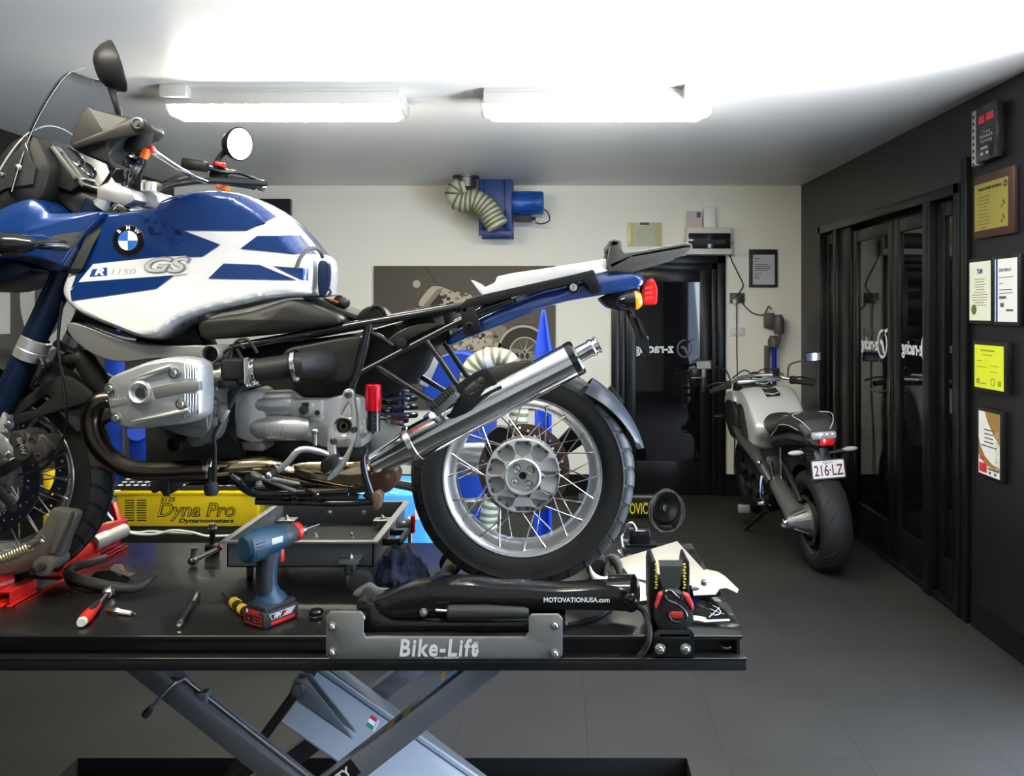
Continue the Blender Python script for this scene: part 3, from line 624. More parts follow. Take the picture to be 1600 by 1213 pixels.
# acrylic award
ya, yb = rw(1574), rw(1540); ym = (ya + yb) / 2; z1, z0 = rz(163, ym), rz(250, ym)
t = thing('acrylic_award', 'black acrylic award block with a silver left edge near the ceiling', 'award', (WX, ym, z0))
f = MB(); rplate(f, ya, yb, z0, z1, 0.02, 0.05, 0.004); rplate(f, ya + .03, yb - .03, z0 + .03, z1 - .03, 0, 0.02); put('block', f, M('black acrylic', (0.02, 0.02, 0.022), 0.08), t)
f = MB(); rplate(f, yb + 0.004, yb + 0.055, z0 - 0.01, z1 + 0.0, 0.0, 0.045, 0.006); put('metal_edge', f, M('satin metal edge', (0.5, 0.48, 0.42), 0.4, 0.6), t)
f = MB()
for k in range(8): f.plate(circ(0, 0, 0.009, 12), [], 0.0006, face_rightwall(WX - 0.0455, yb + 0.03, z1 - 0.035 - k * 0.034))
put('edge_emblems', f, blkx, t)
x = WX - 0.0505
f = MB(); f.bb(x - 0.0006, x, yb - 0.085, yb - 0.03, z1 - 0.085, z1 - 0.045); f.bb(x - 0.0006, x, yb - 0.17, yb - 0.1, z1 - 0.08, z1 - 0.045); put('red_logo', f, rd, t)
f = body(x, yb - 0.03, 0.13, z1 - 0.11, 2, 0.02, 0.006); put('award_text', f, gry, t)
f = rtext('Winning\nMechanical &\nEngineering', 0.016, x, ym, z0 + 0.12, fit=0.12); put('award_name', f, M('grey lettering', (0.3, 0.3, 0.3), 0.5), t)
f = rlines(x, yb, [(0.05, 0.06, z0 + 0.06, 0.008), (0.05, 0.02, z0 + 0.03, 0.012), (0.1, 0.02, z0 + 0.03, 0.012)]); put('small_print', f, M('pale print', (0.4, 0.4, 0.4), 0.5), t)
# ------------------------------------------------------------------ the scissor lift
TZ = 0.81; TF = 2.06; TB = 2.886; TX0 = -2.45; TX1 = 0.463
deckm = M('black lift paint', (0.012, 0.0115, 0.011), 0.31, bump=0.06, bscale=150, rvar=0.05, vscale=3, coat=0.25)
armm = M('grey blue lift paint', (0.20, 0.215, 0.24), 0.3, 0.4, coat=0.3)
platem = M('silver grey plate', (0.27, 0.275, 0.265), 0.42, 0.6)
zinc = M('zinc plated steel', (0.55, 0.55, 0.50), 0.3, 1.0)
haz = M('hazard yellow', (0.75, 0.42, 0.01), 0.45)
lift = thing('scissor_lift', 'black motorcycle scissor lift table on blue grey crossed arms', 'lift table', (-0.63, 2.47, -0.11))
f = MB(); f.bb(TX0, TX1, TF, TB, TZ - 0.012, TZ, 0.005); f.bb(TX0 + 0.02, TX1 - 0.01, TF + 0.035, TB - 0.035, TZ - 0.056, TZ - 0.01); f.bb(TX0, TX1 + 0.009, TF - 0.012, TB + 0.012, TZ - 0.085, TZ - 0.052, 0.005)
f.bb(TX1 - 0.012, TX1 - 0.004, TF + 0.01, TB - 0.01, TZ - 0.056, TZ - 0.01)
put('deck', f, deckm, lift)
f = MB(); f.cyl((TX0, TF + 0.003, TZ - 0.0046), (TX1, TF + 0.003, TZ - 0.0046), 0.0042, n=14); put('edge_highlight_tube', f, blkgl, lift)  # gloss tube added so the front edge catches a highlight line
f = MB(); f.cyl((TX0, TF - 0.009, TZ - 0.0552), (TX1 + 0.009, TF - 0.009, TZ - 0.0552), 0.0042, n=14); put('edge_highlight_tube', f, blkgl, lift)  # second gloss tube, added for the highlight along the lower rail
f = MB(); f.tube([P(1126, 1004, TF + 0.033), P(1130, 1012, TF + 0.02), P(1140, 1012, TF + 0.02), P(1144, 1003, TF + 0.033)], 0.004, 8, 5); put('rail_hook', f, dsteel, lift)
f = MB(); f.bb(-1.68, 0.42, 2.02, 2.92, -0.11, -0.075, 0.004); f.bb(-1.68, 0.42, 2.05, 2.12, -0.075, -0.03, 0.004); f.bb(-1.68, 0.42, 2.82, 2.89, -0.075, -0.03, 0.004); put('base_frame', f, blkpit, lift)
def scissor(p, q, Y0, Y1, h=0.06):
    a = P(*p, Y0); b = P(*q, Y0); d = (b - a).normalized()
    ym = (Y0 + Y1) / 2; t = (-0.035 - a.z) / d.z; a.y = ym; e = a + V(d.x, 0, d.z) * t; t2 = (TZ - 0.086 - a.z) / d.z; s = a + V(d.x, 0, d.z) * t2
    g = MB(); g.bar(s, e, Y1 - Y0, h, (0, 0, 1), 0.004); return put('scissor_arm', g, armm, lift)
scissor((269, 1085), (415, 1201), 2.19, 2.25, 0.06)
ab = scissor((650, 1131), (545, 1213), 2.10, 2.16, 0.062)
scissor((690, 1195), (590, 1120), 2.66, 2.72, 0.06)
scissor((600, 1080), (540, 1125), 2.74, 2.80, 0.06)
d = V(0.82, 0, -0.572)
f = MB(); a = P(496, 1050, 2.60); b = P(440, 1127, 2.26); L = 0.62
f.prism([a, a + d * L, b + d * L, b], (-0.004, 0, -0.005), 0.002); f.bar(a + V(0, 0.005, 0.012), a + d * L + V(0, 0.005, 0.012), 0.012, 0.014, (0, 0, 1), 0.002)
put('tie_plate', f, M('daylit grey blue plate', (0.42, 0.46, 0.52), 0.4, 0.2), lift)  # lighter copy of the arm paint, with the daylight put into its colour
f = MB(); up = V(0.572, 0, 0.82)
for yy in (2.39, 2.43):
    c0 = V(P(450, 1085, yy).x, yy, 0); base = a + (b - a) * ((a.y - yy) / (a.y - b.y))
    f.prism([base + d * -0.03 + up * 0.005, base + d * 0.20, base + d * 0.18 + up * 0.008, base + d * -0.01 + up * 0.065, base + d * -0.04 + up * 0.05], (0, 0.008, 0), 0.002)
f.cyl(base + d * -0.015 + up * 0.035 + V(0, -0.05, 0), base + d * -0.015 + up * 0.035 + V(0, 0.02, 0), 0.016)
put('ram_bracket', f, armm, lift)
e0 = base + d * -0.015 + up * 0.035 - V(0, 0.02, 0)
f = MB(); f.cyl(e0, e0 + V(-0.16, 0, -0.22), 0.014); f.cyl(e0 + V(-0.13, 0, -0.18), e0 + V(-0.40, 0, -0.545), 0.026); f.cyl(e0 + V(-0.02, 0.035, -0.03), e0 + V(-0.3, 0.035, -0.41), 0.007)
put('hydraulic_ram', f, dsteel, lift)
f = MB(); pts = [P(229, 1114, 2.16), P(262, 1078, 2.16), P(275, 1066, 2.17), P(288, 1060, 2.2), P(296, 1066, 2.215), P(400, 1148, 2.215), P(500, 1226, 2.215)]
f.tube(pts, 0.005, 8); put('locking_rod', f, zinc, lift)
f = MB(); f.tube([P(226, 1119, 2.16), P(231, 1113, 2.16), P(236, 1106, 2.16)], [0.010, 0.011, 0.007], 10); put('rod_knob', f, blkmt, lift)
f = MB(); f.box(P(318, 1088, 2.215), (0.028, 0.03, 0.03), None, 0.003); put('rod_guide', f, armm, lift)
# flag label on the tie plate
nrm = up; o = base + (b - base) * -0.1
def onplate(px, py):
    e = V(0, 0, EYE); r = (P(px, py, 1.0) - e); t = (a - e).dot(nrm) / r.dot(nrm); return e + r * t
bdir = (b - a).normalized(); c = onplate(582, 1131)
mfl = face_dir(c + nrm * 0.0012, -bdir, nrm.cross(-bdir)); mfl = mfl if (mfl.to_3x3() @ V(0, 0, 1)).dot(nrm) > 0 else mfl
bs = MB(); bs.plate([(-0.043, -0.020), (0.043, -0.020), (0.043, 0.020), (-0.043, 0.020)], [], 0.001, mfl); lab = put('maker_label', bs, M('label black', (0.01, 0.01, 0.012), 0.4), lift)
for mat, x0, x1 in ((M('flag green', (0.02, 0.25, 0.13), 0.4), -0.038, -0.013), (whtx, -0.013, 0.013), (M('flag red', (0.55, 0.03, 0.05), 0.4), 0.013, 0.038)):
    g = MB(); g.plate([(x0, -0.007), (x1, -0.007), (x1, 0.016), (x0, 0.016)], [], 0.0022, mfl); put('flag_band', g, mat, lab)
g = MB()
for k in range(6): g.plate([(-0.036 + k * 0.012, -0.0165), (-0.028 + k * 0.012, -0.0165), (-0.028 + k * 0.012, -0.0105), (-0.036 + k * 0.012, -0.0105)], [], 0.0022, mfl)
put('label_lettering', g, whtx, lab)
# hazard tape and the cut-off label on the front arm
pa = P(723.7, 1052, 2.10); pb2 = P(513, 1213, 2.10); dd = (pb2 - pa).normalized()
for k in range(9):
    g = MB(); s = pa + dd * (0.02 + k * 0.026) + V(0.002, 0.02, 0.0); g.bar(s, s + dd * 0.018, 0.03, 0.006, (0, 0, 1)); put('hazard_tape', g, haz if k % 2 == 0 else M('hazard black', (0.02, 0.02, 0.02), 0.5) if k == 1 else (haz if k % 2 == 0 else MATS['hazard black']), lift)
c = P(546, 1204, 2.099); mt = face_dir(c, -dd, V(-dd.z, 0, dd.x) * (1 if dd.x < 0 else -1))
mt = face_dir(c, (-dd.x, 0, -dd.z), (dd.z, 0, -dd.x))
g = MB(); g.plate([(-0.11, -0.022), (0.02, -0.022), (0.02, 0.022), (-0.11, 0.022)], [], 0.0012, mt); lb = put('safety_label', g, MATS['label black'], lift)
g = MB(); g.text('TY', 0.022, mt, align='RIGHT', ext=0.001, bold=0.001); put('label_lettering', g, whtx, lb)
# hanging strap of yellow-black tape behind the arm
g = MB(); g.prism([P(692, 1050, 2.5), P(697, 1050, 2.5), P(690, 1078, 2.5), P(685, 1078, 2.5)], (0, 0.002, 0)); put('warning_strap', g, haz, lift)

# ------------------------------------------------------------------ the U-shaped plate and the black jack arm bolted to the deck edge
def bolt(mb, c, r=0.009, ax=(0, -1, 0)):
    c = Vector(c); a_ = Vector(ax); mb.lathe([(r * 1.5, 0), (r * 1.5, 0.002), (r * 1.4, 0.0025), (r * 1.4, 0.0025)], c, ax, 18); mb.lathe([(r, 0.0025), (r, 0.008), (r * 0.8, 0.0095), (0.0005, 0.0095)], c, ax, 6); mb.lathe([(r * 0.5, 0.009), (r * 0.5, 0.014), (0.0005, 0.015)], c, ax, 12)
PY = 2.03
t = thing('tie_down_bracket', 'silver grey U-shaped plate with white lettering bolted to the lift edge', 'bracket', P(695, 1031, PY))
f = MB(); out = [(515, 957)] + [(562, 957), (567, 962), (567, 990), (571, 997), (820, 997), (826, 990), (826, 966), (831, 961), (872, 961), (879, 968), (879, 1024), (872, 1030), (516, 1031), (509, 1025), (509, 964)]
f.px(out, PY, PY + 0.012, 0.0015); put('plate', f, platem, t)
for (x, y) in ((519, 979), (519, 1019), (867, 977), (867, 1021)):
    g = MB(); bolt(g, P(x, y, PY), 0.008); put('bolt', g, zinc, t)
g = MB(); g.text('Bike-Lift', 0.042, face_front(P(684, 0, PY).x, PY - 0.0005, P(0, 1014, PY).z), bold=0.0015, fit=0.193, shear=0.12, sp=1.16); put('lettering', g, whtx, t)
g = MB(); g.text('www.bikelift.net', 0.006, face_front(P(698, 0, PY).x, PY - 0.0005, P(0, 1028, PY).z), fit=0.06)
put('small_lettering', g, whtx, t)
g = MB(); m = face_front(0, PY - 0.0005, 0); qq = lambda l: [((x - CX) * PY / F, EYE - (y - HY) * PY / F) for x, y in l]
g.plate(qq([(738, 1024), (744, 1019), (742, 1017), (747, 1012), (748, 1021), (746, 1019), (741, 1027)]), [], 0.0006, m); put('arrow_mark', g, whtx, t)
g = MB(); g.plate(qq(circ(745, 1005, 2.2, 14)), [qq(circ(745, 1005, 1.5, 14))], 0.0006, m); put('registered_mark', g, whtx, t)

jackm = M('hammered black enamel', (0.007, 0.007, 0.007), 0.2, coat=0.3, bump=0.25, bscale=70)
t = thing('jack_arm', 'long black curved jack arm with white web address behind the silver plate', 'jack', P(740, 1000, 2.12))
AY = 2.10
f = MB(); f.px(smooth([(567, 975), (566, 958), (574, 946), (600, 936), (633, 923), (670, 917), (716, 914), (745, 916), (777, 921), (810, 922), (874, 925), (930, 922), (970, 921), (982, 926), (986, 940), (982, 955), (960, 955), (860, 953), (760, 950), (700, 958), (660, 968), (620, 972), (600, 972), (585, 974)], 3), AY, AY + 0.085, 0.004); put('arm', f, jackm, t)
f = MB(); f.px([(560, 985), (560, 952), (572, 944), (584, 947), (594, 962), (612, 972), (700, 973), (876, 972), (884, 975), (884, 985)], AY - 0.02, AY - 0.004, 0.002); f.px([(560, 960), (560, 948), (884, 948), (884, 960)], AY + 0.09, AY + 0.1, 0.002)
f.bb(P(562, 0, AY).x, P(884, 0, AY).x, AY - 0.018, AY + 0.1, TZ + 0.003, TZ + 0.010, 0.001); put('cradle', f, jackm, t)
f = MB(); f.tube([P(699, 957, AY - 0.026), P(702, 957, AY - 0.026), P(760, 957, AY - 0.026), P(820, 958, AY - 0.026), P(826, 958, AY - 0.026)], [0.014, 0.018, 0.018, 0.014, 0.01], 20); put('cylinder', f, dkgry, t)
f = MB(); f.tube([P(681, 954, AY - 0.022), P(700, 955, AY - 0.024)], 0.004, 10); put('piston_rod', f, zinc, t)
f = MB(); bolt(f, P(662, 957, AY), 0.007); put('pin', f, zinc, t)
f = MB(); f.lathe([(0.013, 0), (0.013, 0.012), (0.011, 0.014), (0.0005, 0.014)], P(564, 964, AY - 0.02), (0, -1, 0), 20); put('pivot_pin', f, zinc, t)
f = MB(); f.text('MOTOVATIONUSA.com', 0.012, face_front(P(901, 0, AY).x, AY - 0.0006, P(0, 938, AY).z), bold=0.0004, fit=0.168); put('lettering', f, whtx, t)
f = MB(); f.lathe([(0.03, -0.05), (0.044, -0.045), (0.046, 0), (0.046, 0.02), (0.035, 0.026), (0.001, 0.026)], P(980, 926, AY + 0.05), (1, -0.35, 0.1), 28)
f.lathe([(0.018, 0), (0.018, 0.03), (0.015, 0.034), (0.001, 0.034)], P(984, 940, AY), (0, -1, 0), 20); f.bar(P(978, 930, AY - 0.03), P(990, 944, AY - 0.03), 0.022, 0.018, bev=0.006); f.bar(P(990, 928, AY - 0.03), P(982, 952, AY - 0.03), 0.022, 0.016, bev=0.006); put('clamp_knob', f, blkgl, t)
f = MB(); f.cyl(P(566, 948, AY + 0.02), P(578, 918, AY + 0.20), 0.015); f.lathe([(0.018, 0), (0.018, 0.06)], P(578, 918, AY + 0.2), (-0.05, -1, -0.3), 20); put('cross_shaft', f, dsteel, t)
f = MB(); f.px(smooth([(550, 930), (570, 914), (580, 913), (590, 920), (606, 922), (606, 928), (580, 934)], 3), AY + 0.15, AY + 0.165, 0.002); put('shaft_lug', f, platem, t)
f = MB(); f.lathe([(0.012, -0.016), (0.028, -0.016), (0.035, -0.012), (0.035, 0.012), (0.028, 0.016), (0.012, 0.016)], PT(567, 924) + V(0, -0.03, 0.036), (0.2, -1, 0), 28); rl = put('roller', f, blkmt, t)
f = MB(); f.tube([P(984, 938, AY + 0.03), P(988, 945, AY + 0.02), P(1005, 955, AY), P(1014, 978, AY - 0.06), P(1014, 1000, TF - 0.04), P(1007, 1016, TF - 0.036), P(998, 1026, TF - 0.034)], 0.007, 10, 8); put('hose', f, blkmt, t)
f = MB(); f.tube([PT(888, 980) + V(0, 0, 0.007), PT(905, 977) + V(0, 0, 0.007), PT(940, 965) + V(0, 0, 0.007), PT(960, 950) + V(0, 0, 0.012)], 0.005, 8, 6)
tag(put('black_cable', f, blkmt), 'thin black cable curving across the deck behind the jack arm', 'cable')
# rollers that carry the rear wheel
for i, (cx, cyy, dz, lb) in enumerate(((-0.325, 2.44, 0.035, 'black roller under the front edge of the rear tyre'), (0.125, 2.61, 0.035, 'black roller behind the rear tyre beside the bare metal sheet'))):
    f = MB(); f.lathe([(0.012, -0.13), (0.028, -0.13), (0.035, -0.122), (0.035, -0.09), (0.02, -0.085), (0.02, 0.085), (0.035, 0.09), (0.035, 0.122), (0.028, 0.13), (0.012, 0.13)], (cx, cyy, TZ + dz), (0, 1, 0), 28)
    tag(put('support_roller', f, blkmt), lb, 'roller', 'rollers around the rear tyre')

# ------------------------------------------------------------------ ratchet strap on its bracket
t = thing('strap_reel', 'black retractable tie-down strap with red trimmed hook at the right end of the lift', 'tie-down strap', P(1050, 1027, TF - 0.01))
SY = 2.12
f = MB(); f.px([(1030, 984), (1078, 984), (1085, 991), (1085, 1027), (1021, 1027), (1021, 991)], TF - 0.016, TF - 0.008, 0.0015); f.bb(P(1030, 0, TF - .016).x, P(1078, 0, TF - .016).x, TF - 0.016, SY + 0.1, TZ + 0.002, TZ + 0.01, 0.001); put('bracket', f, blkgl, t)
for x in (1031, 1071): g = MB(); bolt(g, P(x, 1014, TF - 0.016), 0.009); put('bolt', g, zinc, t)
f = MB()
for (x0, x1) in ((1016, 1025), (1071, 1077)):
    f.px([(x0, 955), (x0, 890), (x0 + 2, 878), (x1, 876), (x1 + 1, 890), (x1, 955)], SY - 0.03, SY + 0.08, 0.004)
f.px([(1016, 955), (1077, 955), (1077, 974), (1018, 974)], SY - 0.02, SY + 0.08, 0.004); put('reel_housing', f, blk, t)
f = MB(); f.lathe([(0.036, -0.036), (0.036, 0.036)], P(1048, 920, SY + 0.03), (1, 0, 0), 24); put('webbing_roll', f, M('dark webbing', (0.02, 0.021, 0.02), 0.8, bump=0.3, bscale=300), t)
web = M('grey black webbing', (0.025, 0.027, 0.026), 0.85, bump=0.4, bscale=350)
f = MB(); rings = []
for (xa, xb, y, yy) in ((1029, 1067, 876, SY + 0.03), (1029, 1067, 877, SY - 0.02), (1030, 1066, 885, SY - 0.035), (1032, 1064, 905, SY - 0.04), (1034, 1063, 915, SY - 0.04), (1040, 1058, 924, SY - 0.042), (1044, 1053, 930, SY - 0.044), (1045, 1052, 938, SY - 0.04)):
    l = P(xa, y, yy); r = P(xb, y, yy); rings.append([l, r, r + V(0, 0.004, 0), l + V(0, 0.004, 0)])
f.loft(rings); put('strap', f, web, t)
f = MB()
for x in (1025, 1069):
    for k in range(9): f.box(P(x + (k % 2), 882 + k * 4.6, SY - 0.032), (0.006, 0.004, 0.004))
put('warning_print', f, M('yellow print', (0.6, 0.6, 0.05), 0.5), t)
f = MB(); f.px(smooth([(1026, 946), (1034, 930), (1050, 925), (1066, 930), (1077, 946), (1084, 965), (1080, 976), (1064, 983), (1036, 983), (1026, 976), (1024, 960)], 3), SY - 0.07, SY - 0.035, 0.008); put('release_cover', f, blkmt, t)
f = MB(); f.px([(1024, 950), (1030, 930), (1036, 928), (1033, 936), (1026, 953)], SY - 0.074, SY - 0.05, 0.003); g = MB(); g.px([(1068, 928), (1078, 932), (1085, 948), (1083, 956), (1072, 938)], SY - 0.074, SY - 0.05, 0.003); put('red_trim', f, M('coral red plastic', (0.75, 0.05, 0.05), 0.4), t); put('red_trim', g, MATS['coral red plastic'], t)
f = MB(); f.px(rrect(1047, 957, 1067, 967, 4), SY - 0.079, SY - 0.07, 0.003); put('release_button', f, MATS['coral red plastic'], t)
f = MB(); hook = [P(1040, 936, SY - .075), P(1039, 928, SY - .08), P(1046, 923, SY - .08), P(1060, 924, SY - .08), P(1066, 930, SY - .08), P(1060, 938, SY - .085), P(1050, 941, SY - .085), P(1060, 948, SY - .085), P(1070, 955, SY - .085), P(1073, 966, SY - .085), P(1066, 973, SY - .085), P(1052, 973, SY - .085), P(1045, 966, SY - .085), P(1044, 957, SY - .085)]
f.tube([P(1066, 930, SY - .08), P(1063, 936, SY - .082), P(1057, 933, SY - .08), P(1046, 923, SY - .08), P(1039, 929, SY - .08), P(1043, 938, SY - .082), P(1058, 945, SY - .085), P(1070, 956, SY - .085), P(1072, 966, SY - .085), P(1064, 972, SY - .085), P(1051, 971, SY - .085), P(1045, 963, SY - .085), P(1044, 957, SY - .085)], 0.0045, 10, 6); put('hook', f, M('black coated hook', (0.012, 0.012, 0.014), 0.18, coat=0.5), t)

# clear plate, literature under it, bare metal sheet with tab
clear = M('clear acrylic', (0.9, 0.93, 0.95), 0.03, trans=1.0, ior=1.15, spec=0.4)
t = thing('acrylic_plate', 'clear acrylic plate with a printed sketch at the right end of the deck', 'plate', PT(1050, 940))
sheet = [PT(1068, 978) , PT(1158, 983), PT(1080, 852), PT(965, 862)]
f = MB(); f.prism([p + V(0, 0, 0.003) for p in sheet], (0, 0, 0.005), 0.001); put('acrylic_sheet', f, clear, t)
f = MB(); zs = V(0, 0, 0.0092)
f.tube([PT(1114, 952) + zs, PT(1122, 956) + zs, PT(1126, 963) + zs, PT(1118, 967) + zs, PT(1110, 964) + zs], 0.0012, 6, 6); f.tube([PT(1110, 957) + zs, PT(1121, 962) + zs, PT(1131, 965) + zs], 0.001, 6, 5); f.tube([PT(1108, 970) + zs, PT(1118, 961) + zs, PT(1124, 955) + zs], 0.001, 6, 5); put('printed_sketch', f, M('pale print line', (0.5, 0.5, 0.5), 0.5), t)
f = MB(); f.prism([PT(1104, 978) + zs, PT(1141, 976) + zs, PT(1139, 973) + zs, PT(1104, 974.5) + zs], (0, 0, 0.0004)); put('printed_logo', f, MATS['pale print line'], t)
bare = M('bare worn metal sheet', (0.44, 0.42, 0.36), 0.45, 0.6, var=0.2, vscale=9, bump=0.05, bscale=80)
t = thing('metal_sheet', 'bare cream metal sheet with a folded tab lying on the clear acrylic plate', 'metal sheet', PT(1060, 905))
zz = V(0, 0, 0.03)
def on(px, py, h): return PT(px, py, TZ + h)
f = MB(); f.prism([on(964, 876, 0.04), on(1058, 847, 0.045), on(1102, 895, 0.04), on(1125, 905, 0.038), on(1095, 915, 0.03), on(1050, 918, 0.03), on(985, 903, 0.035)], (0, 0, 0.003), 0.001)
f.prism([on(985, 903, 0.035), on(1018, 903, 0.035), on(1018, 937, 0.010), on(997, 940, 0.010)], (0, 0.003, 0)); put('sheet', f, bare, t)
f = MB(); f.prism([on(1076, 895, 0.042), on(1098, 893, 0.048), on(1104, 891, 0.05), on(1122, 895, 0.046), on(1133, 902, 0.04), on(1154, 922, 0.03), on(1152, 928, 0.03), on(1135, 920, 0.034), on(1124, 921, 0.034), on(1118, 930, 0.03), on(1084, 932, 0.028)], (0, 0, 0.003), 0.001); put('folded_tab', f, bare, t)
f = MB(); f.lathe([(0.009, 0), (0.009, 0.008), (0.006, 0.012), (0.0005, 0.012)], on(1100, 913, 0.04), (0, 0, 1), 16); put('rivet', f, dsteel, t)
f = MB(); f.lathe([(0.004, 0), (0.012, 0), (0.012, 0.001), (0.004, 0.001)], on(1086, 920, 0.036), (0, 0, 1), 16); put('slotted_hole', f, dkgry, t)
# white cable tie like hook and cloth strap by the tyre
f = MB(); f.tube([P(921, 884, 2.4), P(924, 895, 2.4), P(932, 904, 2.4), P(944, 908, 2.4), P(951, 905, 2.4)], [0.002, 0.007, 0.011, 0.012, 0.01], 10, 6); tag(put('curved_white_clip', f, whp), 'curved white plastic clip behind the jack arm beside the rear tyre', 'clip')
f = MB(); f.tube([PT(945, 912) + V(0, 0, .01), PT(950, 905) + V(0, 0, .05), PT(957, 905) + V(0, 0, .06), PT(966, 908) + V(0, 0, .045), PT(970, 912) + V(0, 0, .012)], [0.006, 0.014, 0.016, 0.014, 0.006], 12, 6); f.tube([PT(950, 910) + V(0, 0, .03), PT(960, 902) + V(0, 0, .065), PT(970, 908) + V(0, 0, .04), PT(974, 913) + V(0, 0, .012)], 0.005, 8, 6); tag(put('strap_bundle', f, M('camouflage webbing', (0.06, 0.05, 0.04), 0.7, var=0.7, vscale=40)), 'bundled dark strap lying between jack arm and metal sheet', 'strap')
# ------------------------------------------------------------------ tray, tools and bits on the deck
traym = M('grey painted tray', (0.115, 0.12, 0.12), 0.42, 0.3, coat=0.1)
t = thing('drain_tray', 'grey rectangular oil drain tray on casters under the motorcycle', 'tray', (-0.755, 2.68, TZ))
x0, x1, ya, yb, zb, zt = -0.987, -0.523, 2.415, 2.94, 0.865, 0.942
f = MB(); th = 0.004; lip = 0.016
f.bb(x0 + lip, x1 - lip, ya + lip, yb - lip, zb, zb + th); f.bb(x0 + lip, x0 + lip + th, ya + lip, yb - lip, zb, zt); f.bb(x1 - lip - th, x1 - lip, ya + lip, yb - lip, zb, zt); f.bb(x0 + lip, x1 - lip, ya + lip, ya + lip + th, zb, zt); f.bb(x0 + lip, x1 - lip, yb - lip - th, yb - lip, zb, zt)
put('pan', f, traym, t)
put('pan_floor', MB().bb(x0 + lip + 0.005, x1 - lip - 0.005, ya + lip + 0.005, yb - lip - 0.005, zb + th, zb + th + 0.002), M('oily dark floor', (0.02, 0.02, 0.019), 0.35), t)
f = MB(); f.plate([(x0, ya), (x1, ya), (x1, yb), (x0, yb)], [[(x0 + 0.02, ya + 0.02), (x1 - 0.02, ya + 0.02), (x1 - 0.02, yb - 0.02), (x0 + 0.02, yb - 0.02)]], 0.006, Matrix.Translation((0, 0, zt)), 0.001); put('rim', f, M('pale rim edge', (0.30, 0.30, 0.28), 0.4, 0.4), t)
for (bx, by) in ((-0.80, yb - 0.03), (-0.68, yb - 0.03), (-0.80, 2.74), (-0.68, 2.74)):
    g = MB(); bolt(g, (bx, by if by > 2.9 else 2.74, zb + 0.045 if by > 2.9 else zb + 0.004), 0.006, (0, -1, 0) if by > 2.9 else (0, 0, 1)); put('bolt', g, zinc, t)
def caster(cx, cy, plate=True):
    g = MB(); g.box((cx, cy, zb + 0.035), (0.06, 0.05, 0.004), None, 0.001); g.prism([V(cx - 0.03, cy - 0.025, zb + 0.034), V(cx + 0.03, cy - 0.025, zb + 0.034), V(cx + 0.028, cy - 0.025, zb + 0.024), V(cx - 0.028, cy - 0.025, zb + 0.024)], (0, 0.003, 0)); c_ = put('caster', g, platem, t)
    g = MB(); bolt(g, (cx, cy - 0.005, zb + 0.037), 0.008, (0, 0, 1)); put('caster_nut', g, zinc, c_)
    g = MB(); g.lathe([(0.014, 0), (0.019, -0.004), (0.019, -0.03), (0.016, -0.035), (0.001, -0.035)], (cx, cy - 0.005, zb + 0.033), (0, 0, 1), 20); put('caster_fork', g, zinc, c_)
    g = MB(); g.lathe([(0.005, -0.01), (0.02, -0.01), (0.022, -0.006), (0.022, 0.006), (0.02, 0.01), (0.005, 0.01)], (cx - 0.006, cy + 0.004, TZ + 0.022), (1, 0.4, 0), 24); put('caster_wheel', g, M('pale caster rubber', (0.10, 0.095, 0.085), 0.6) if 'pale caster rubber' not in MATS else MATS['pale caster rubber'], c_)
caster(-0.60, ya - 0.008); caster(-0.93, ya + 0.10); caster(-0.60, 2.85); caster(-0.93, 2.85)
f = MB(); f.tube([V(x1 - 0.008, 2.52, 0.915), V(x1 + 0.04, 2.52, 0.915), V(x1 + 0.045, 2.53, 0.915), V(x1 + 0.045, 2.62, 0.915), V(x1 + 0.04, 2.63, 0.915), V(x1 - 0.008, 2.63, 0.915)], 0.011, 10, 3); put('handle', f, blk, t)
f = MB(); f.cyl((x1 - 0.01, 2.78, 0.90), (x1 + 0.03, 2.78, 0.90), 0.012); f.ball((x1 + 0.03, 2.78, 0.91), 0.018); f.cyl((x1 + 0.03, 2.78, 0.90), (x1 + 0.03, 2.78, 0.84), 0.008); v = put('drain_valve', f, zinc, t)
f = MB(); f.box((x1 + 0.04, 2.77, 0.905), (0.014, 0.02, 0.06), None, 0.004); put('valve_lever', f, reda, v)

# navy rag
random.seed(11)
def rag(name, cx, cy, rx, ry, h, mat, label):
    bm = bmesh.new(); bmesh.ops.create_icosphere(bm, subdivisions=5, radius=1.0)
    from mathutils import noise as nz
    for v in bm.verts:
        d = v.co.normalized(); n1 = nz.noise(d * 1.7 + V(3, 1, 7)); r1 = abs(nz.noise(d * 2.6 + V(9, 2, 1))); r2 = abs(nz.noise(V(d.x * 7, d.y * 5, d.z * 6) + V(4, 4, 2)))
        k = 1.0 + 0.35 * n1 - 0.5 * r1 * 0.8 - 0.07 * r2
        z = max(0.0, d.z * k * 0.9 + 0.25); v.co = V(cx + d.x * rx * k * (1.15 - 0.3 * max(0, d.z)), cy + d.y * ry * k, TZ + 0.001 + z * h * (1 + 0.35 * d.x * -0.5))
    mb = MB(); mb._join(bm); tag(put(name, mb, mat, ang=80), label, 'rag')
rag('crumpled_rag', -0.452, 2.432, 0.068, 0.058, 0.105, M('navy cotton', (0.028, 0.036, 0.075), 0.95, bump=0.15, bscale=250), 'crumpled navy blue rag beside the drain tray')

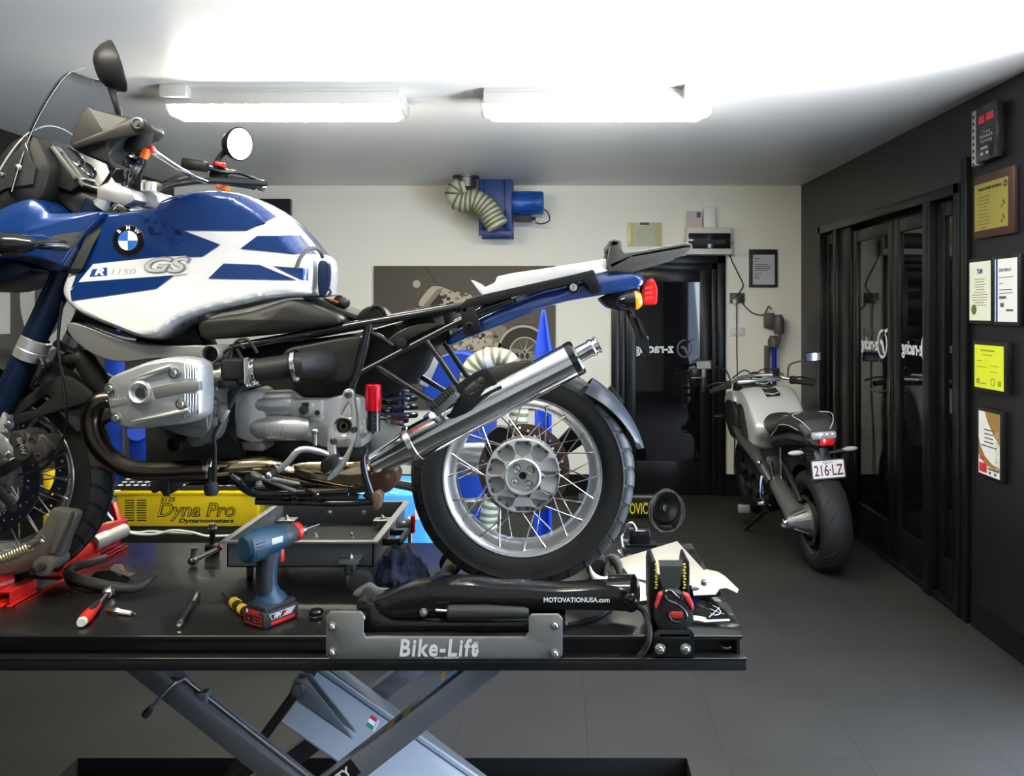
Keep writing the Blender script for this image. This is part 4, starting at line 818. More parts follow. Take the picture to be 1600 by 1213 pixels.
# cordless impact driver
bb_ = M('blue tool plastic', (0.012, 0.045, 0.085), 0.45, bump=0.05, bscale=300); tb = M('black soft grip', (0.013, 0.014, 0.016), 0.6, bump=0.35, bscale=420); tr = M('red tool plastic', (0.65, 0.025, 0.015), 0.35)
A0 = PT(420, 985); f_ = V(0.53, 0.848, 0); s_ = V(0.848, -0.53, 0); O = A0 + f_ * 0.045 - s_ * 0.046
t = thing('impact_driver', 'blue and black cordless impact driver standing on its battery, red trigger', 'power tool', O)
def L_(fw, sd, up_): return O + f_ * fw + s_ * sd + V(0, 0, up_)
rotm = Matrix((f_, -s_, V(0, 0, 1))).transposed()
f = MB(); f.box(L_(0.0, 0, 0.022), (0.115, 0.082, 0.044), rotm, 0.008); f.box(L_(0.0, 0, 0.046), (0.10, 0.074, 0.02), rotm, 0.006); bt = put('battery', f, tb, t)
mback = face_dir(L_(-0.0578, 0, 0.022), s_, (0, 0, 1)); mside = face_dir(L_(0, 0.0413, 0.024), f_, (0, 0, 1))
mside = face_dir(L_(0, 0.0413, 0.024), f_ , (0, 0, 1))
f = MB()
for (aa, bb2, cc, dd2) in ((-0.033, 0.033, 0.012, 0.0135), (-0.033, 0.033, -0.012, -0.0105), (-0.033, -0.0315, -0.012, 0.0135), (0.0315, 0.033, -0.012, 0.0135), (-0.02, -0.012, -0.002, 0.0), (-0.017, -0.015, -0.005, 0.003)): f.plate([(aa, cc), (bb2, cc), (bb2, dd2), (aa, dd2)], [], 0.0008, mback)
f.plate(rrect(0.004, -0.005, 0.026, 0.005, 0.003), [rrect(0.0055, -0.0035, 0.0245, 0.0035, 0.002)], 0.0008, mback); put('red_outline', f, tr, bt)
f = MB(); f.text('BOSCH', 0.008, Matrix.Translation(V(0, 0, 0.0135 + 0.008)) @ mback @ Matrix.Translation((0.006, -0.002, 0)), fit=0.035, bold=0.0004); put('brand_lettering', f, tr, bt)
f = MB(); f.plate(circ(-0.022, 0.019, 0.0045, 20), [circ(-0.022, 0.019, 0.0037, 20)], 0.0008, mback); f.plate([(-0.0235, 0.0165), (-0.0225, 0.0165), (-0.0225, 0.0215), (-0.0235, 0.0215)], [], 0.0008, mback); f.plate([(-0.0215, 0.0165), (-0.0205, 0.0165), (-0.0205, 0.0215), (-0.0215, 0.0215)], [], 0.0008, mback); put('round_emblem', f, whtx, bt)
f = MB(); f.plate([(-0.04, 0.012), (0.045, 0.012), (0.03, -0.004), (-0.032, -0.004)], [], 0.0006, mside); put('side_label', f, M('silver label', (0.5, 0.5, 0.5), 0.4), bt)
f = MB(); f.plate([(-0.036, 0.010), (0.012, 0.010), (0.004, -0.002), (-0.030, -0.002)], [], 0.001, mside); put('black_label', f, MATS['label black'], bt)
f = MB(); f.text('18V', 0.009, mside @ Matrix.Translation((-0.015, 0.004, 0.0006)), fit=0.026, bold=0.0006, shear=0.2); put('voltage_lettering', f, whtx, bt)
f = MB(); f.plate([(-0.034, -0.008), (0.042, -0.008), (0.042, -0.017), (-0.034, -0.017)], [], 0.001, mside); f.plate([(0.006, 0.009), (0.016, 0.009), (0.012, 0.002), (0.002, 0.002)], [], 0.0012, mside); put('red_stripe', f, tr, bt)
def ring(fw, up_, rf, rs, tilt=0.0, n=20): return [L_(fw + rf * math.cos(2 * PI * k / n) * math.cos(tilt), rs * math.sin(2 * PI * k / n), up_ + rf * math.cos(2 * PI * k / n) * math.sin(tilt)) for k in range(n)]
f = MB(); f.loft([ring(-0.002, 0.052, 0.046, 0.036), ring(-0.004, 0.066, 0.042, 0.032), ring(-0.008, 0.078, 0.032, 0.024), ring(-0.012, 0.10, 0.026, 0.021, -0.1), ring(-0.012, 0.13, 0.025, 0.02, -0.15), ring(-0.008, 0.16, 0.027, 0.021, -0.15), ring(0.0, 0.19, 0.033, 0.022)]); gp = put('handle', f, bb_, t)
f = MB(); f.loft([ring(-0.022, 0.085, 0.022, 0.0235), ring(-0.022, 0.13, 0.021, 0.0225), ring(-0.018, 0.16, 0.022, 0.0235), ring(-0.012, 0.185, 0.026, 0.0235)]); put('rubber_grip', f, tb, gp)
def vr(fw, up_, r, ru=None, n=24): return [L_(fw, r * math.cos(2 * PI * k / n), up_ + (ru or r) * math.sin(2 * PI * k / n)) for k in range(n)]
f = MB(); f.loft([vr(-0.086, 0.208, 0.026, 0.028), vr(-0.078, 0.208, 0.034, 0.038), vr(-0.05, 0.209, 0.036, 0.042), vr(0.0, 0.212, 0.035, 0.039), vr(0.03, 0.214, 0.031, 0.033)]); bd = put('motor_housing', f, bb_, t)
f = MB()
for k in range(5): f.box(L_(-0.058, 0, 0.19 + k * 0.008), (0.028, 0.0735 - abs(k - 2) * 0.002, 0.0025), rotm)
put('vent_slots', f, MATS['label black'], bd)
f = MB(); f.box(L_(-0.01, 0.0348, 0.218), (0.035, 0.003, 0.016), rotm, 0.001); put('model_label', f, MATS['silver label'], bd)
f = MB(); f.loft([vr(0.03, 0.214, 0.0305, 0.0325), vr(0.05, 0.214, 0.03, 0.031), vr(0.075, 0.215, 0.022)]); put('gear_housing', f, M('grey blue casing', (0.05, 0.055, 0.06), 0.4), bd)
f = MB(); f.loft([vr(0.072, 0.215, 0.0225), vr(0.075, 0.215, 0.025), vr(0.087, 0.215, 0.025), vr(0.09, 0.215, 0.020)]); put('nose_ring', f, tr, bd)
f = MB(); f.loft([vr(0.088, 0.215, 0.013), vr(0.096, 0.215, 0.014), vr(0.108, 0.215, 0.0135), vr(0.112, 0.215, 0.009)]); f.cyl(L_(0.11, 0, 0.215), L_(0.16, 0, 0.217), 0.0033, n=8); put('chuck', f, dsteel, bd)
f = MB(); f.box(L_(0.032, 0, 0.165), (0.014, 0.012, 0.036), rotm, 0.004); put('trigger', f, tr, t)

# small hand tools
def rod(parts, a, b, n=20): # parts: (radius, fraction) lathe along a->b
    a = Vector(a); b = Vector(b); Lg = (b - a).length; mb = MB(); mb.lathe([(r, k * Lg) for r, k in parts], a, b - a, n); return mb
a = PT(128, 982) + V(0, 0, 0.016); b = PT(170, 934) + V(0, 0, 0.014)
t = thing('ratchet', 'red and black handled ratchet at the front left of the deck', 'ratchet', PT(150, 958))
put('handle', rod([(0.001, 0), (0.012, 0.01), (0.0155, 0.08), (0.015, 0.22), (0.0125, 0.42), (0.011, 0.56), (0.0085, 0.6), (0.001, 0.6)], a, b), tr, t)
f = rod([(0.001, 0), (0.0105, 0.0), (0.0125, 0.03), (0.0125, 0.055), (0.001, 0.056)], a - (b - a) * 0.03, b); put('end_cap', f, whp, t)
d_ = (b - a); m_ = a + d_ * 0.36
f = MB(); f.tube([m_ - d_ * 0.16 + V(0.004, 0, 0.011), m_ + V(0.003, 0, 0.0095), m_ + d_ * 0.2 + V(0, 0, 0.006)], [0.003, 0.008, 0.0075], 10, 4); put('black_grip', f, tb, t)
put('shank', rod([(0.006, 0.58), (0.0065, 0.8), (0.008, 0.86)], a, b), chrome, t)
f = MB(); f.lathe([(0.001, -0.011), (0.016, -0.010), (0.018, -0.004), (0.018, 0.006), (0.014, 0.011), (0.001, 0.012)], b + V(0, 0, 0.002), (0.15, 0, 1), 24); f.box(b + V(0, 0, 0.016), (0.016, 0.006, 0.006), None, 0.002); put('ratchet_head', f, chrome, t)
a = PT(164, 958) + V(0, 0, 0.009); b = PT(212, 964) + V(0, 0, 0.007)
t = thing('spark_plug', 'spark plug lying beside the red handled ratchet', 'spark plug', PT(188, 963))
put('thread', rod([(0.001, 0), (0.0025, 0.01), (0.006, 0.08), (0.006, 0.3), (0.001, 0.3)], a, b), M('brassy thread', (0.35, 0.28, 0.12), 0.35, 0.9), t)
put('hexagon', rod([(0.001, 0.28), (0.0095, 0.28), (0.0105, 0.31), (0.0105, 0.45), (0.008, 0.5), (0.001, 0.5)], a, b, 6), zinc, t)
put('insulator', rod([(0.007, 0.49), (0.007, 0.6), (0.006, 0.85), (0.004, 0.86)], a, b), M('white ceramic', (0.85, 0.85, 0.88), 0.15), t)
put('terminal', rod([(0.003, 0.85), (0.0035, 0.9), (0.0035, 0.99), (0.001, 1.0)], a, b), MATS['brassy thread'], t)
a = PT(279, 985) + V(0, 0, 0.009); b = PT(307, 937) + V(0, 0, 0.012)
t = thing('extension_bar', 'dark socket extension bar lying left of the impact driver', 'extension bar', PT(293, 960))
put('bar', rod([(0.0065, 0.1), (0.0065, 0.74), (0.001, 0.74)], a, b), dsteel, t)
put('drive_tip', rod([(0.001, 0), (0.007, 0.01), (0.0085, 0.05), (0.0085, 0.12), (0.001, 0.12)], a, b), chrome, t)
put('socket', rod([(0.0095, 0.70), (0.011, 0.72), (0.0095, 0.77), (0.0115, 0.79), (0.0115, 0.99), (0.009, 1.0), (0.009, 0.95), (0.001, 0.95)], a, b), dsteel, t)
a = PT(394, 970) + V(-0.01, 0, 0.017); b = PT(353, 932) + V(-0.01, 0, 0.010)
t = thing('screwdriver', 'yellow and black handled screwdriver behind the driver battery', 'screwdriver', PT(378, 953))
put('handle', rod([(0.001, 0), (0.012, 0.01), (0.014, 0.1), (0.012, 0.3), (0.013, 0.5), (0.009, 0.58), (0.001, 0.58)], a, b), blkmt, t)
for k in (0.12, 0.42): put('yellow_grip', rod([(0.0145, k), (0.0148, k + 0.02), (0.0142, k + 0.12), (0.0135, k + 0.13)], a, b), M('yellow grip', (0.75, 0.45, 0.02), 0.4) if 'yellow grip' not in MATS else MATS['yellow grip'], t)
put('blade', rod([(0.004, 0.56), (0.004, 0.95), (0.003, 1.0), (0.0005, 1.0)], a, b), dsteel, t)
t = thing('filler_cap', 'small black ribbed cap lying left of the silver plate', 'cap', PT(494, 970))
f = MB(); f.lathe([(0.001, 0), (0.018, 0), (0.018, 0.008), (0.016, 0.008), (0.016, 0.014), (0.018, 0.014), (0.018, 0.022), (0.015, 0.026), (0.001, 0.026)], PT(494, 968), (0, 0, 1), 28); put('cap_body', f, blkgl, t)
f = MB(); f.lathe([(0.0165, 0.009), (0.0185, 0.0095), (0.0185, 0.0125), (0.0165, 0.013)], PT(494, 968), (0, 0, 1), 28); put('steel_band', f, zinc, t)
# breaker bar with swivel head and standing bolt by the tray
a = PT(302, 884) + V(0, 0, 0.016); b = PT(352, 852, TZ + 0.06) 
t = thing('swivel_bar', 'chrome swivel head breaker bar leaning on the left of the drain tray', 'breaker bar', PT(318, 884))
put('shaft', rod([(0.009, 0.12), (0.008, 0.3), (0.007, 0.9), (0.001, 0.9)], a, b), steel, t)
f = MB(); f.ball(a, (0.017, 0.02, 0.015)); f.cyl(a + V(0, 0, 0.012), a + V(0.002, 0.004, 0.034), 0.009, n=14); f.cyl(a + V(0.002, 0.004, 0.034), a + V(0.002, 0.004, 0.04), 0.011, n=14); put('swivel_head', f, dsteel, t)
put('red_ring', rod([(0.009, 0.78), (0.0095, 0.8), (0.0095, 0.86), (0.009, 0.88)], a, b), reda, t)
c = PT(332, 866)
t = thing('standing_bolt', 'long black bolt standing upright left of the drain tray', 'bolt', c)
f = MB(); f.lathe([(0.001, 0), (0.022, 0), (0.024, 0.006), (0.024, 0.03), (0.02, 0.034), (0.009, 0.036), (0.009, 0.085), (0.001, 0.085)], c, (0, 0, 1), 20); put('bolt_shaft', f, blk, t)
f = MB(); f.lathe([(0.001, 0.083), (0.016, 0.083), (0.016, 0.087), (0.012, 0.088), (0.012, 0.102), (0.001, 0.103)], c, (0, 0, 1), 6); put('bolt_head', f, zinc, t)

# black plastic guard lying on the deck
gd2 = M('worn black plastic', (0.035, 0.035, 0.031), 0.5, bump=0.05, bscale=200, spec=0.3)
t = thing('plastic_guard', 'black curved plastic guard lying on the deck behind the ratchet', 'guard', PT(165, 918))
f = MB(); f.tube([PT(126, 872, TZ + .05) + V(0.075, 0, 0), PT(114, 880, TZ + .05) + V(0.05, 0, 0), PT(100, 889, TZ + .045) + V(0.02, 0, 0), PT(110, 900, TZ + .038), PT(145, 912, TZ + .03), PT(185, 919, TZ + .022), PT(215, 919, TZ + .018), PT(232, 908, TZ + .025), PT(244, 897, TZ + .04)], [0.012, 0.013, 0.012, 0.014, 0.016, 0.015, 0.012, 0.011, 0.008], 12, 6); put('rim', f, gd2, t)
f = MB(); f.tube([PT(104, 902, TZ + .02), PT(112, 915, TZ + .012), PT(130, 922, TZ + .01), PT(160, 924, TZ + .01), PT(190, 924, TZ + .01)], 0.008, 10, 5); f.prism([PT(140, 905, TZ + .012), PT(150, 896, TZ + .03), PT(172, 894, TZ + .04), PT(195, 902, TZ + .035), PT(215, 914, TZ + .018), PT(190, 920, TZ + .012), PT(155, 914, TZ + .012)], (0, 0, 0.006), 0.002); put('inner_shell', f, blk, t)
f = MB(); f.prism([PT(170, 893, TZ + .04), PT(178, 884, TZ + .05), PT(191, 884, TZ + .05), PT(198, 898, TZ + .04), PT(212, 897, TZ + .04), PT(202, 903, TZ + .035), PT(185, 900, TZ + .035)], (0, 0, 0.005), 0.001); put('clip_tab', f, M('brown grey tab', (0.12, 0.10, 0.085), 0.55), t)

# ------------------------------------------------------------------ red front wheel chock
castm = M('bare casting', (0.17, 0.155, 0.13), 0.5, 0.5, bump=0.12, bscale=90)
t = thing('wheel_chock', 'red steel wheel chock with cast grey arms clamping the front tyre', 'wheel chock', (-1.55, 2.5, TZ))
f = MB(); f.tube([V(-1.62, 2.20, TZ + 0.045), V(-1.555, 2.335, TZ + 0.045)], 0.036, 20); put('red_tube', f, redp, t); f = MB(); f.tube([V(-1.525, 2.51, TZ + 0.045), V(-1.505, 2.80, TZ + 0.045)], 0.03, 20); put('red_tube', f, redp, t)
f = MB(); f.bb(-1.60, -1.50, 2.25, 2.375, TZ, TZ + 0.006, 0.001); f.bb(-1.60, -1.50, 2.505, 2.84, TZ, TZ + 0.006, 0.001); f.bb(-1.485, -1.475, 2.25, 2.84, TZ, TZ + 0.006, 0.001); f.bb(-1.51, -1.475, 2.25, 2.37, TZ, TZ + 0.006, 0.001); f.bb(-1.51, -1.475, 2.51, 2.84, TZ, TZ + 0.006, 0.001); put('base_rail', f, redp, t)
for (y0_, y1_) in ((2.26, 2.37), (2.58, 2.70)):
    f = MB(); f.bb(-1.50, -1.492, y0_, y1_, TZ + 0.002, TZ + 0.042, 0.002); f.bb(-1.53, -1.495, y0_, y1_, TZ + 0.036, TZ + 0.042, 0.002); put('red_bracket', f, redp, t)
f = MB(); f.cyl((-1.50, 2.66, TZ + 0.06), (-1.49, 2.72, TZ + 0.06), 0.028); f.cyl((-1.49, 2.72, TZ + 0.06), (-1.48, 2.82, TZ + 0.06), 0.024); put('silver_axle', f, M('dull silver', (0.5, 0.49, 0.44), 0.4, 0.5), t)
f = MB(); f.bar((-1.50, 2.60, TZ + 0.10), (-1.49, 2.85, TZ + 0.085), 0.02, 0.02, bev=0.003); f.bar((-1.50, 2.86, TZ + 0.03), (-1.55, 2.88, TZ + 0.14), 0.02, 0.02, bev=0.003); put('red_lever', f, redp, t)
f = MB(); f.ball((-1.505, 2.77, TZ + 0.09), (0.02, 0.04, 0.012)); put('yellow_cap', f, haz, t)
CY_ = 2.30
f = MB(); f.px(smooth([(-60, 905), (-60, 872), (-20, 872), (20, 862), (45, 848), (66, 824), (78, 800), (84, 796), (112, 799), (119, 804), (118, 814), (104, 845), (96, 868), (60, 886), (20, 895)], 3), CY_, CY_ + 0.03, 0.006); cr = put('cast_cradle', f, castm, t)
f = MB(); f.px([(86, 797), (112, 800), (108, 812), (84, 866), (72, 866), (88, 812)], CY_ - 0.016, CY_ + 0.002, 0.004); f.cyl(P(68, 885, CY_ - 0.05), P(98, 870, CY_ + 0.06), 0.02, n=24); f.cyl(P(66, 886, CY_ - 0.052), P(70, 884, CY_ - 0.04), 0.026, n=24); put('cast_arm', f, castm, t)
f = MB(); f.cyl(P(50, 893, CY_ - 0.09), P(76, 880, CY_ - 0.03), 0.011); put('pivot_shaft', f, dsteel, t)
f = MB(); f.text('BIKE-LIFT', 0.02, face_dir(P(40, 858, CY_ - 0.0005), V(1, 0, 0.62), V(-0.62, 0, 1)), fit=0.14, ext=0.001); put('raised_lettering', f, M('worn cast lettering', (0.3, 0.28, 0.24), 0.45, 0.5), cr)
# spring and rod
a = P(-20, 884, CY_ - 0.035); b = P(48, 854, CY_ - 0.035); pts = []
ax = (b - a).normalized(); u = ax.orthogonal().normalized(); v_ = ax.cross(u)
for k in range(16 * 12 + 1):
    an = 2 * PI * k / 12; pts.append(a + (b - a) * (k / 192) + (u * math.cos(an) + v_ * math.sin(an)) * 0.012)
f = MB(); f.tube(pts, 0.0026, 6); put('zinc_spring', f, M('yellow zinc spring', (0.55, 0.52, 0.33), 0.3, 0.9), t)
f = MB(); f.cyl(a, P(66, 846, CY_ - 0.035), 0.006); f.ball(P(66, 846, CY_ - 0.035), 0.008, 12); put('spring_rod', f, zinc, t)
# ------------------------------------------------------------------ the blue and white motorcycle on the lift
YC = 2.44
random.seed(3)
bike = thing('touring_motorcycle', 'blue and white touring motorcycle without its seat standing on the lift', 'motorcycle', (-0.9, YC, TZ))
def bp(name, mb, mat, parent=None, **k): return put(name, mb, mat, parent or bike, **k)
def mirrorY(l): return [V(p.x, 2 * YC - p.y, p.z) for p in l]

# ---- wheels
tyrem = M('tyre rubber', (0.013, 0.013, 0.0125), 0.62, bump=0.12, bscale=140, rvar=0.1, vscale=12, spec=0.35)
treadm = M('tyre tread rubber', (0.02, 0.02, 0.0205), 0.5, bump=0.1, bscale=120)
rimm = M('polished rim', (0.80, 0.80, 0.80), 0.22, 0.92, rvar=0.05, vscale=10)
diskm = M('brake disc steel', (0.20, 0.18, 0.16), 0.35, 1.0)
def wheel(name, C, R0, rimR, halfw, rim_hw, disc_side, hubR, front=False):
    # C centre, axle along Y
    prof = [(rimR - 0.006, rim_hw), (rimR + 0.004, rim_hw + 0.004), (rimR + 0.022, rim_hw + 0.014), (rimR + (R0 - rimR) * 0.45, halfw - 0.004), (rimR + (R0 - rimR) * 0.62, halfw), (R0 - 0.030, halfw - 0.006)]
    n = 8; crown = []
    for k in range(n + 1):
        a = PI / 2 * (1 - 2 * k / n); crown.append((R0 - 0.030 + 0.030 * math.cos(a) ** 0.8 if abs(math.cos(a)) > 1e-6 else R0 - 0.030, (halfw - 0.006) * math.sin(a)))
    full = [(r, t) for r, t in prof] + crown[1:-1] + [(r, -t) for r, t in reversed(prof)]
    rim = [(rimR - 0.004, rim_hw + 0.004), (rimR, rim_hw), (rimR - 0.004, rim_hw - 0.005), (rimR - 0.016, rim_hw - 0.008), (rimR - 0.020, rim_hw - 0.03), (rimR - 0.030, rim_hw - 0.045), (rimR - 0.030, -rim_hw + 0.045), (rimR - 0.02, -rim_hw + 0.03), (rimR - 0.016, -rim_hw + 0.008), (rimR - 0.004, -rim_hw + 0.005), (rimR, -rim_hw), (rimR - 0.004, -rim_hw - 0.004),
           (rimR - 0.008, -rim_hw - 0.003), (rimR - 0.013, -rim_hw + 0.004), (rimR - 0.024, -rim_hw + 0.016), (rimR - 0.026, -rim_hw + 0.024), (rimR - 0.037, -rim_hw + 0.036), (rimR - 0.039, -0.006), (rimR - 0.039, 0.006), (rimR - 0.037, rim_hw - 0.036), (rimR - 0.026, rim_hw - 0.024), (rimR - 0.024, rim_hw - 0.016), (rimR - 0.013, rim_hw - 0.004), (rimR - 0.008, rim_hw + 0.003)]
    g = MB(); g.lathe(rim, C, (0, 1, 0), 96, closed=True, cap=False); w_ = bp(name, g, rimm)
    g = MB(); g.lathe(full, C, (0, 1, 0), 112, closed=False, cap=False); put('tyre', g, tyrem, w_)
    # tread blocks: shallow slanted ribs over the crown
    g = MB(); nb = 36
    for k in range(nb):
        for sd in (1, -1):
            a0 = 2 * PI * (k + (0.5 if sd < 0 else 0)) / nb
            rings = []
            for j in range(7):
                u = j / 6; ang_ = a0 + 0.10 * u; t = sd * (0.008 + u * (halfw - 0.012)); rr = R0 - 0.030 + 0.030 * math.cos(math.asin(min(1, abs(t) / (halfw - 0.004)))) ** 0.8
                dw = 2 * PI / nb * 0.40
                def pt(an, rad): return C + V(math.cos(an) * rad, t, math.sin(an) * rad)
                rings.append([pt(ang_ - dw, rr - 0.006), pt(ang_ - dw, rr + 0.0022), pt(ang_, rr + 0.0030), pt(ang_ + dw, rr + 0.0022), pt(ang_ + dw, rr - 0.006)])
            g.loft(rings)
    put('tread_blocks', g, treadm, w_)
    g = MB(); ns = 40 if not front else 40
    for k in range(ns):
        a0 = 2 * PI * k / ns; sd = 1 if k % 2 else -1; lean = (1 if (k // 2) % 2 else -1) * 0.42
        rh = hubR * 0.97; p = C + V(math.cos(a0 + lean) * rh, sd * 0.028, math.sin(a0 + lean) * rh)
        q_ = C + V(math.cos(a0) * (rimR - 0.014), sd * (rim_hw - 0.012), math.sin(a0) * (rimR - 0.014))
        g.tube([p, q_], 0.0021, 6); g.tube([q_ - (q_ - p).normalized() * 0.018, q_], 0.0036, 6)
    put('spokes', g, steel, w_)
    return w_
RC = P(817.5, 740, YC)
rw_ = wheel('rear_wheel', RC, 0.3265, 0.2335, 0.074, 0.058, 1, 0.10)
# hub with honeycomb pockets
fy = -0.034
def hubm(y): return Matrix(((1, 0, 0, RC.x), (0, 0, -1, RC.y + y), (0, 1, 0, RC.z), (0, 0, 0, 1)))
hubR = 0.108; holes = []
for k in range(10):
    a = 2 * PI * (k + 0.5) / 10; rr = 0.080; hx = []
    for (dr, dt) in ((-0.027, 0.0), (-0.016, 0.0195), (0.008, 0.0255), (0.021, 0.019), (0.021, -0.019), (0.008, -0.0255), (-0.016, -0.0195)):
        r_ = rr + dr; hx.append((r_ * math.cos(a) - dt * math.sin(a), r_ * math.sin(a) + dt * math.cos(a)))
    holes.append(hx)
g = MB(); g.plate(circ(0, 0, hubR, 72), holes + [circ(0, 0, 0.044, 40)], 0.016, hubm(fy), 0.0018)
g.lathe([(hubR - 0.002, 0.006), (hubR - 0.01, 0.03), (hubR - 0.01, 0.06), (hubR, 0.066)], RC + V(0, fy, 0), (0, 1, 0), 60, cap=False)
g.lathe([(0.05, 0), (0.054, -0.004), (0.054, -0.01), (0.05, -0.013), (0.046, -0.012), (0.045, 0.002)], RC + V(0, fy - 0.006, 0), (0, 1, 0), 48, cap=False)
hb = put('hub', g, alu, rw_)
g = MB(); g.lathe([(hubR - 0.006, 0.0), (0.0005, 0.0)], RC + V(0, fy + 0.006, 0), (0, 1, 0), 48, cap=False); put('hub_web', g, M('shaded hub web', (0.36, 0.36, 0.35), 0.5, 0.5), hb)  # same casting as the hub, darkened to paint shade into the pockets
g = MB(); g.lathe([(0.046, 0.0), (0.016, 0.0), (0.014, -0.004), (0.0115, -0.004), (0.0115, 0.02)], RC + V(0, fy + 0.002, 0), (0, 1, 0), 40, cap=False)
put('hub_centre', g, alup, hb)
g = MB(); g.lathe([(0.012, 0.0), (0.0005, 0.0)], RC + V(0, fy + 0.004, 0), (0, 1, 0), 24, cap=False); put('axle_hole', g, blkmt, hb)
for k in range(4):
    a = PI / 4 + k * PI / 2 - 0.15; c = RC + V(0.029 * math.cos(a), fy - 0.002, 0.029 * math.sin(a))
    g = MB(); g.lathe([(0.012, 0.004), (0.012, -0.006), (0.0105, -0.009), (0.0085, -0.008), (0.006, -0.011), (0.004, -0.011), (0.003, -0.005), (0.0005, -0.005)], c, (0, 1, 0), 20); put('wheel_bolt', g, zinc, hb)
for k in range(20):
    pass
g = MB()
for k in range(10):
    for s in (-1, 1):
        a = 2 * PI * (k + 0.5) / 10 + s * 0.13; g.lathe([(0.0045, 0.008), (0.0045, 0.001), (0.0005, 0.0)], RC + V(0.097 * math.cos(a), fy, 0.097 * math.sin(a)), (0, 1, 0), 8)
put('spoke_nipple_bosses', g, dsteel, hb)
# rear disc, far side, with holes; caliper
def disc(parent, C, y, r1, r0, mat, nh=24):
    g = MB(); hl = [circ(0, 0, r0, 48)]
    for k in range(nh):
        a = 2 * PI * k / nh; rr = r0 + (r1 - r0) * (0.3 + 0.45 * (k % 3) / 2); hl.append(circ(rr * math.cos(a), rr * math.sin(a), 0.0042, 10))
    g.plate(circ(0, 0, r1, 72), hl, 0.005, Matrix(((1, 0, 0, C.x), (0, 0, -1, y), (0, 1, 0, C.z), (0, 0, 0, 1)))); return put('brake_disc', g, mat, parent)
disc(rw_, RC, YC + 0.062, 0.138, 0.095, M('rusty disc', (0.17, 0.11, 0.085), 0.45, 0.9), 30)
g = MB(); g.lathe([(0.03, 0.02), (0.098, 0.03), (0.10, 0.06), (0.03, 0.06)], RC + V(0, 0, 0), (0, 1, 0), 40); put('disc_carrier', g, dkgry, rw_)
# final drive housing and swingarm on the far side
g = MB(); g.lathe([(0.001, 0.0), (0.085, 0.0), (0.098, 0.012), (0.098, 0.04), (0.085, 0.06), (0.04, 0.075), (0.001, 0.075)], RC + V(0, 0.085, 0), (0, 1, 0), 40)
g.tube([RC + V(-0.04, 0.115, 0.02), P(700, 715, YC + 0.12), P(600, 700, YC + 0.12), P(520, 690, YC + 0.1)], [0.06, 0.045, 0.04, 0.04], 16, 5); bp('swingarm', g, alup)
g = MB(); g.tube([P(755, 785, YC + 0.12), P(735, 790, YC + 0.12), P(640, 760, YC + 0.12), P(560, 745, YC + 0.1)], 0.014, 10); g.lathe([(0.018, -0.02), (0.018, 0.02)], P(735, 790, YC + 0.12), (0, 1, 0), 20); bp('reaction_link', g, alud)
g = MB(); g.px(smooth([(757, 690), (775, 668), (795, 672), (800, 700), (785, 725), (765, 725)], 3), YC + 0.045, YC + 0.09, 0.008); bp('rear_caliper', g, dkgry)

FC = P(4, 742, YC)
fw_ = wheel('front_wheel', FC, 0.3205, 0.236, 0.055, 0.036, 1, 0.05, True)
g = MB(); g.lathe([(0.012, -0.05), (0.05, -0.045), (0.055, -0.03), (0.04, -0.02), (0.04, 0.02), (0.055, 0.03), (0.05, 0.045), (0.012, 0.05)], FC, (0, 1, 0), 36); put('hub', g, alud, fw_)
blud = M('blued disc steel', (0.07, 0.08, 0.11), 0.35, 1.0)
disc(fw_, FC, YC - 0.075, 0.158, 0.112, blud, 40); disc(fw_, FC, YC + 0.075, 0.158, 0.112, blud, 30)
for s in (-1, 1):
    g = MB()
    for k in range(5):
        a = 2 * PI * k / 5 + 0.5; y = YC + s * 0.066
        p0 = FC + V(0.03 * math.cos(a), y - YC, 0.03 * math.sin(a)); p1 = FC + V(0.122 * math.cos(a), s * 0.072, 0.122 * math.sin(a))
        g.bar(p0, p1, 0.03, 0.008, (0, 1, 0), 0.003); g.lathe([(0.012, -0.006), (0.012, 0.006)], FC + V(0.115 * math.cos(a), s * 0.074, 0.115 * math.sin(a)), (0, 1, 0), 14)
    put('disc_spider', g, dsteel, fw_)
# ---- calliper, lower slider
FY2 = YC - 0.11
calm = M('dark caliper', (0.04, 0.037, 0.032), 0.5, 0.3, bump=0.1, bscale=120)
g = MB(); g.pillow([P(a, b, FY2 - 0.02) for a, b in smooth([(20, 694), (24, 678), (36, 671), (48, 676), (54, 684), (68, 682), (76, 694), (80, 708), (72, 720), (56, 722), (44, 728), (32, 722), (24, 708)], 3)], FY2 + 0.012, 0.042, ex=0.16, layers=6)
for (x, y, r) in ((30, 686, 0.024), (38, 706, 0.026)): g.lathe([(r, 0.02), (r, -0.008), (r * 0.85, -0.014), (0.0005, -0.014)], P(x, y, FY2 - 0.03), (0, 1, 0), 28)
for (x, y) in ((50, 688), (60, 714)): g.lathe([(0.013, 0.02), (0.012, 0), (0.007, -0.001), (0.006, 0.003), (0.0005, 0.003)], P(x, y, FY2 - 0.036), (0, 1, 0), 16)
g.tube([P(56, 690, FY2 - 0.01), P(66, 684, FY2 - 0.01), P(74, 692, FY2 - 0.01), P(90, 704, FY2 + 0.0)], [0.012, 0.013, 0.012, 0.006], 12, 4)
cal = bp('front_caliper', g, calm)
g = MB(); g.tube([P(98, 470, YC - 0.14), P(93, 505, YC - 0.15), P(91, 540, YC - 0.15), P(96, 580, YC - 0.15), P(102, 625, YC - 0.15), P(104, 665, YC - 0.14), P(96, 690, YC - 0.13), P(70, 730, YC - 0.13), P(30, 742, YC - 0.13)], 0.0042, 8, 6); bp('brake_hose', g, blkgl)
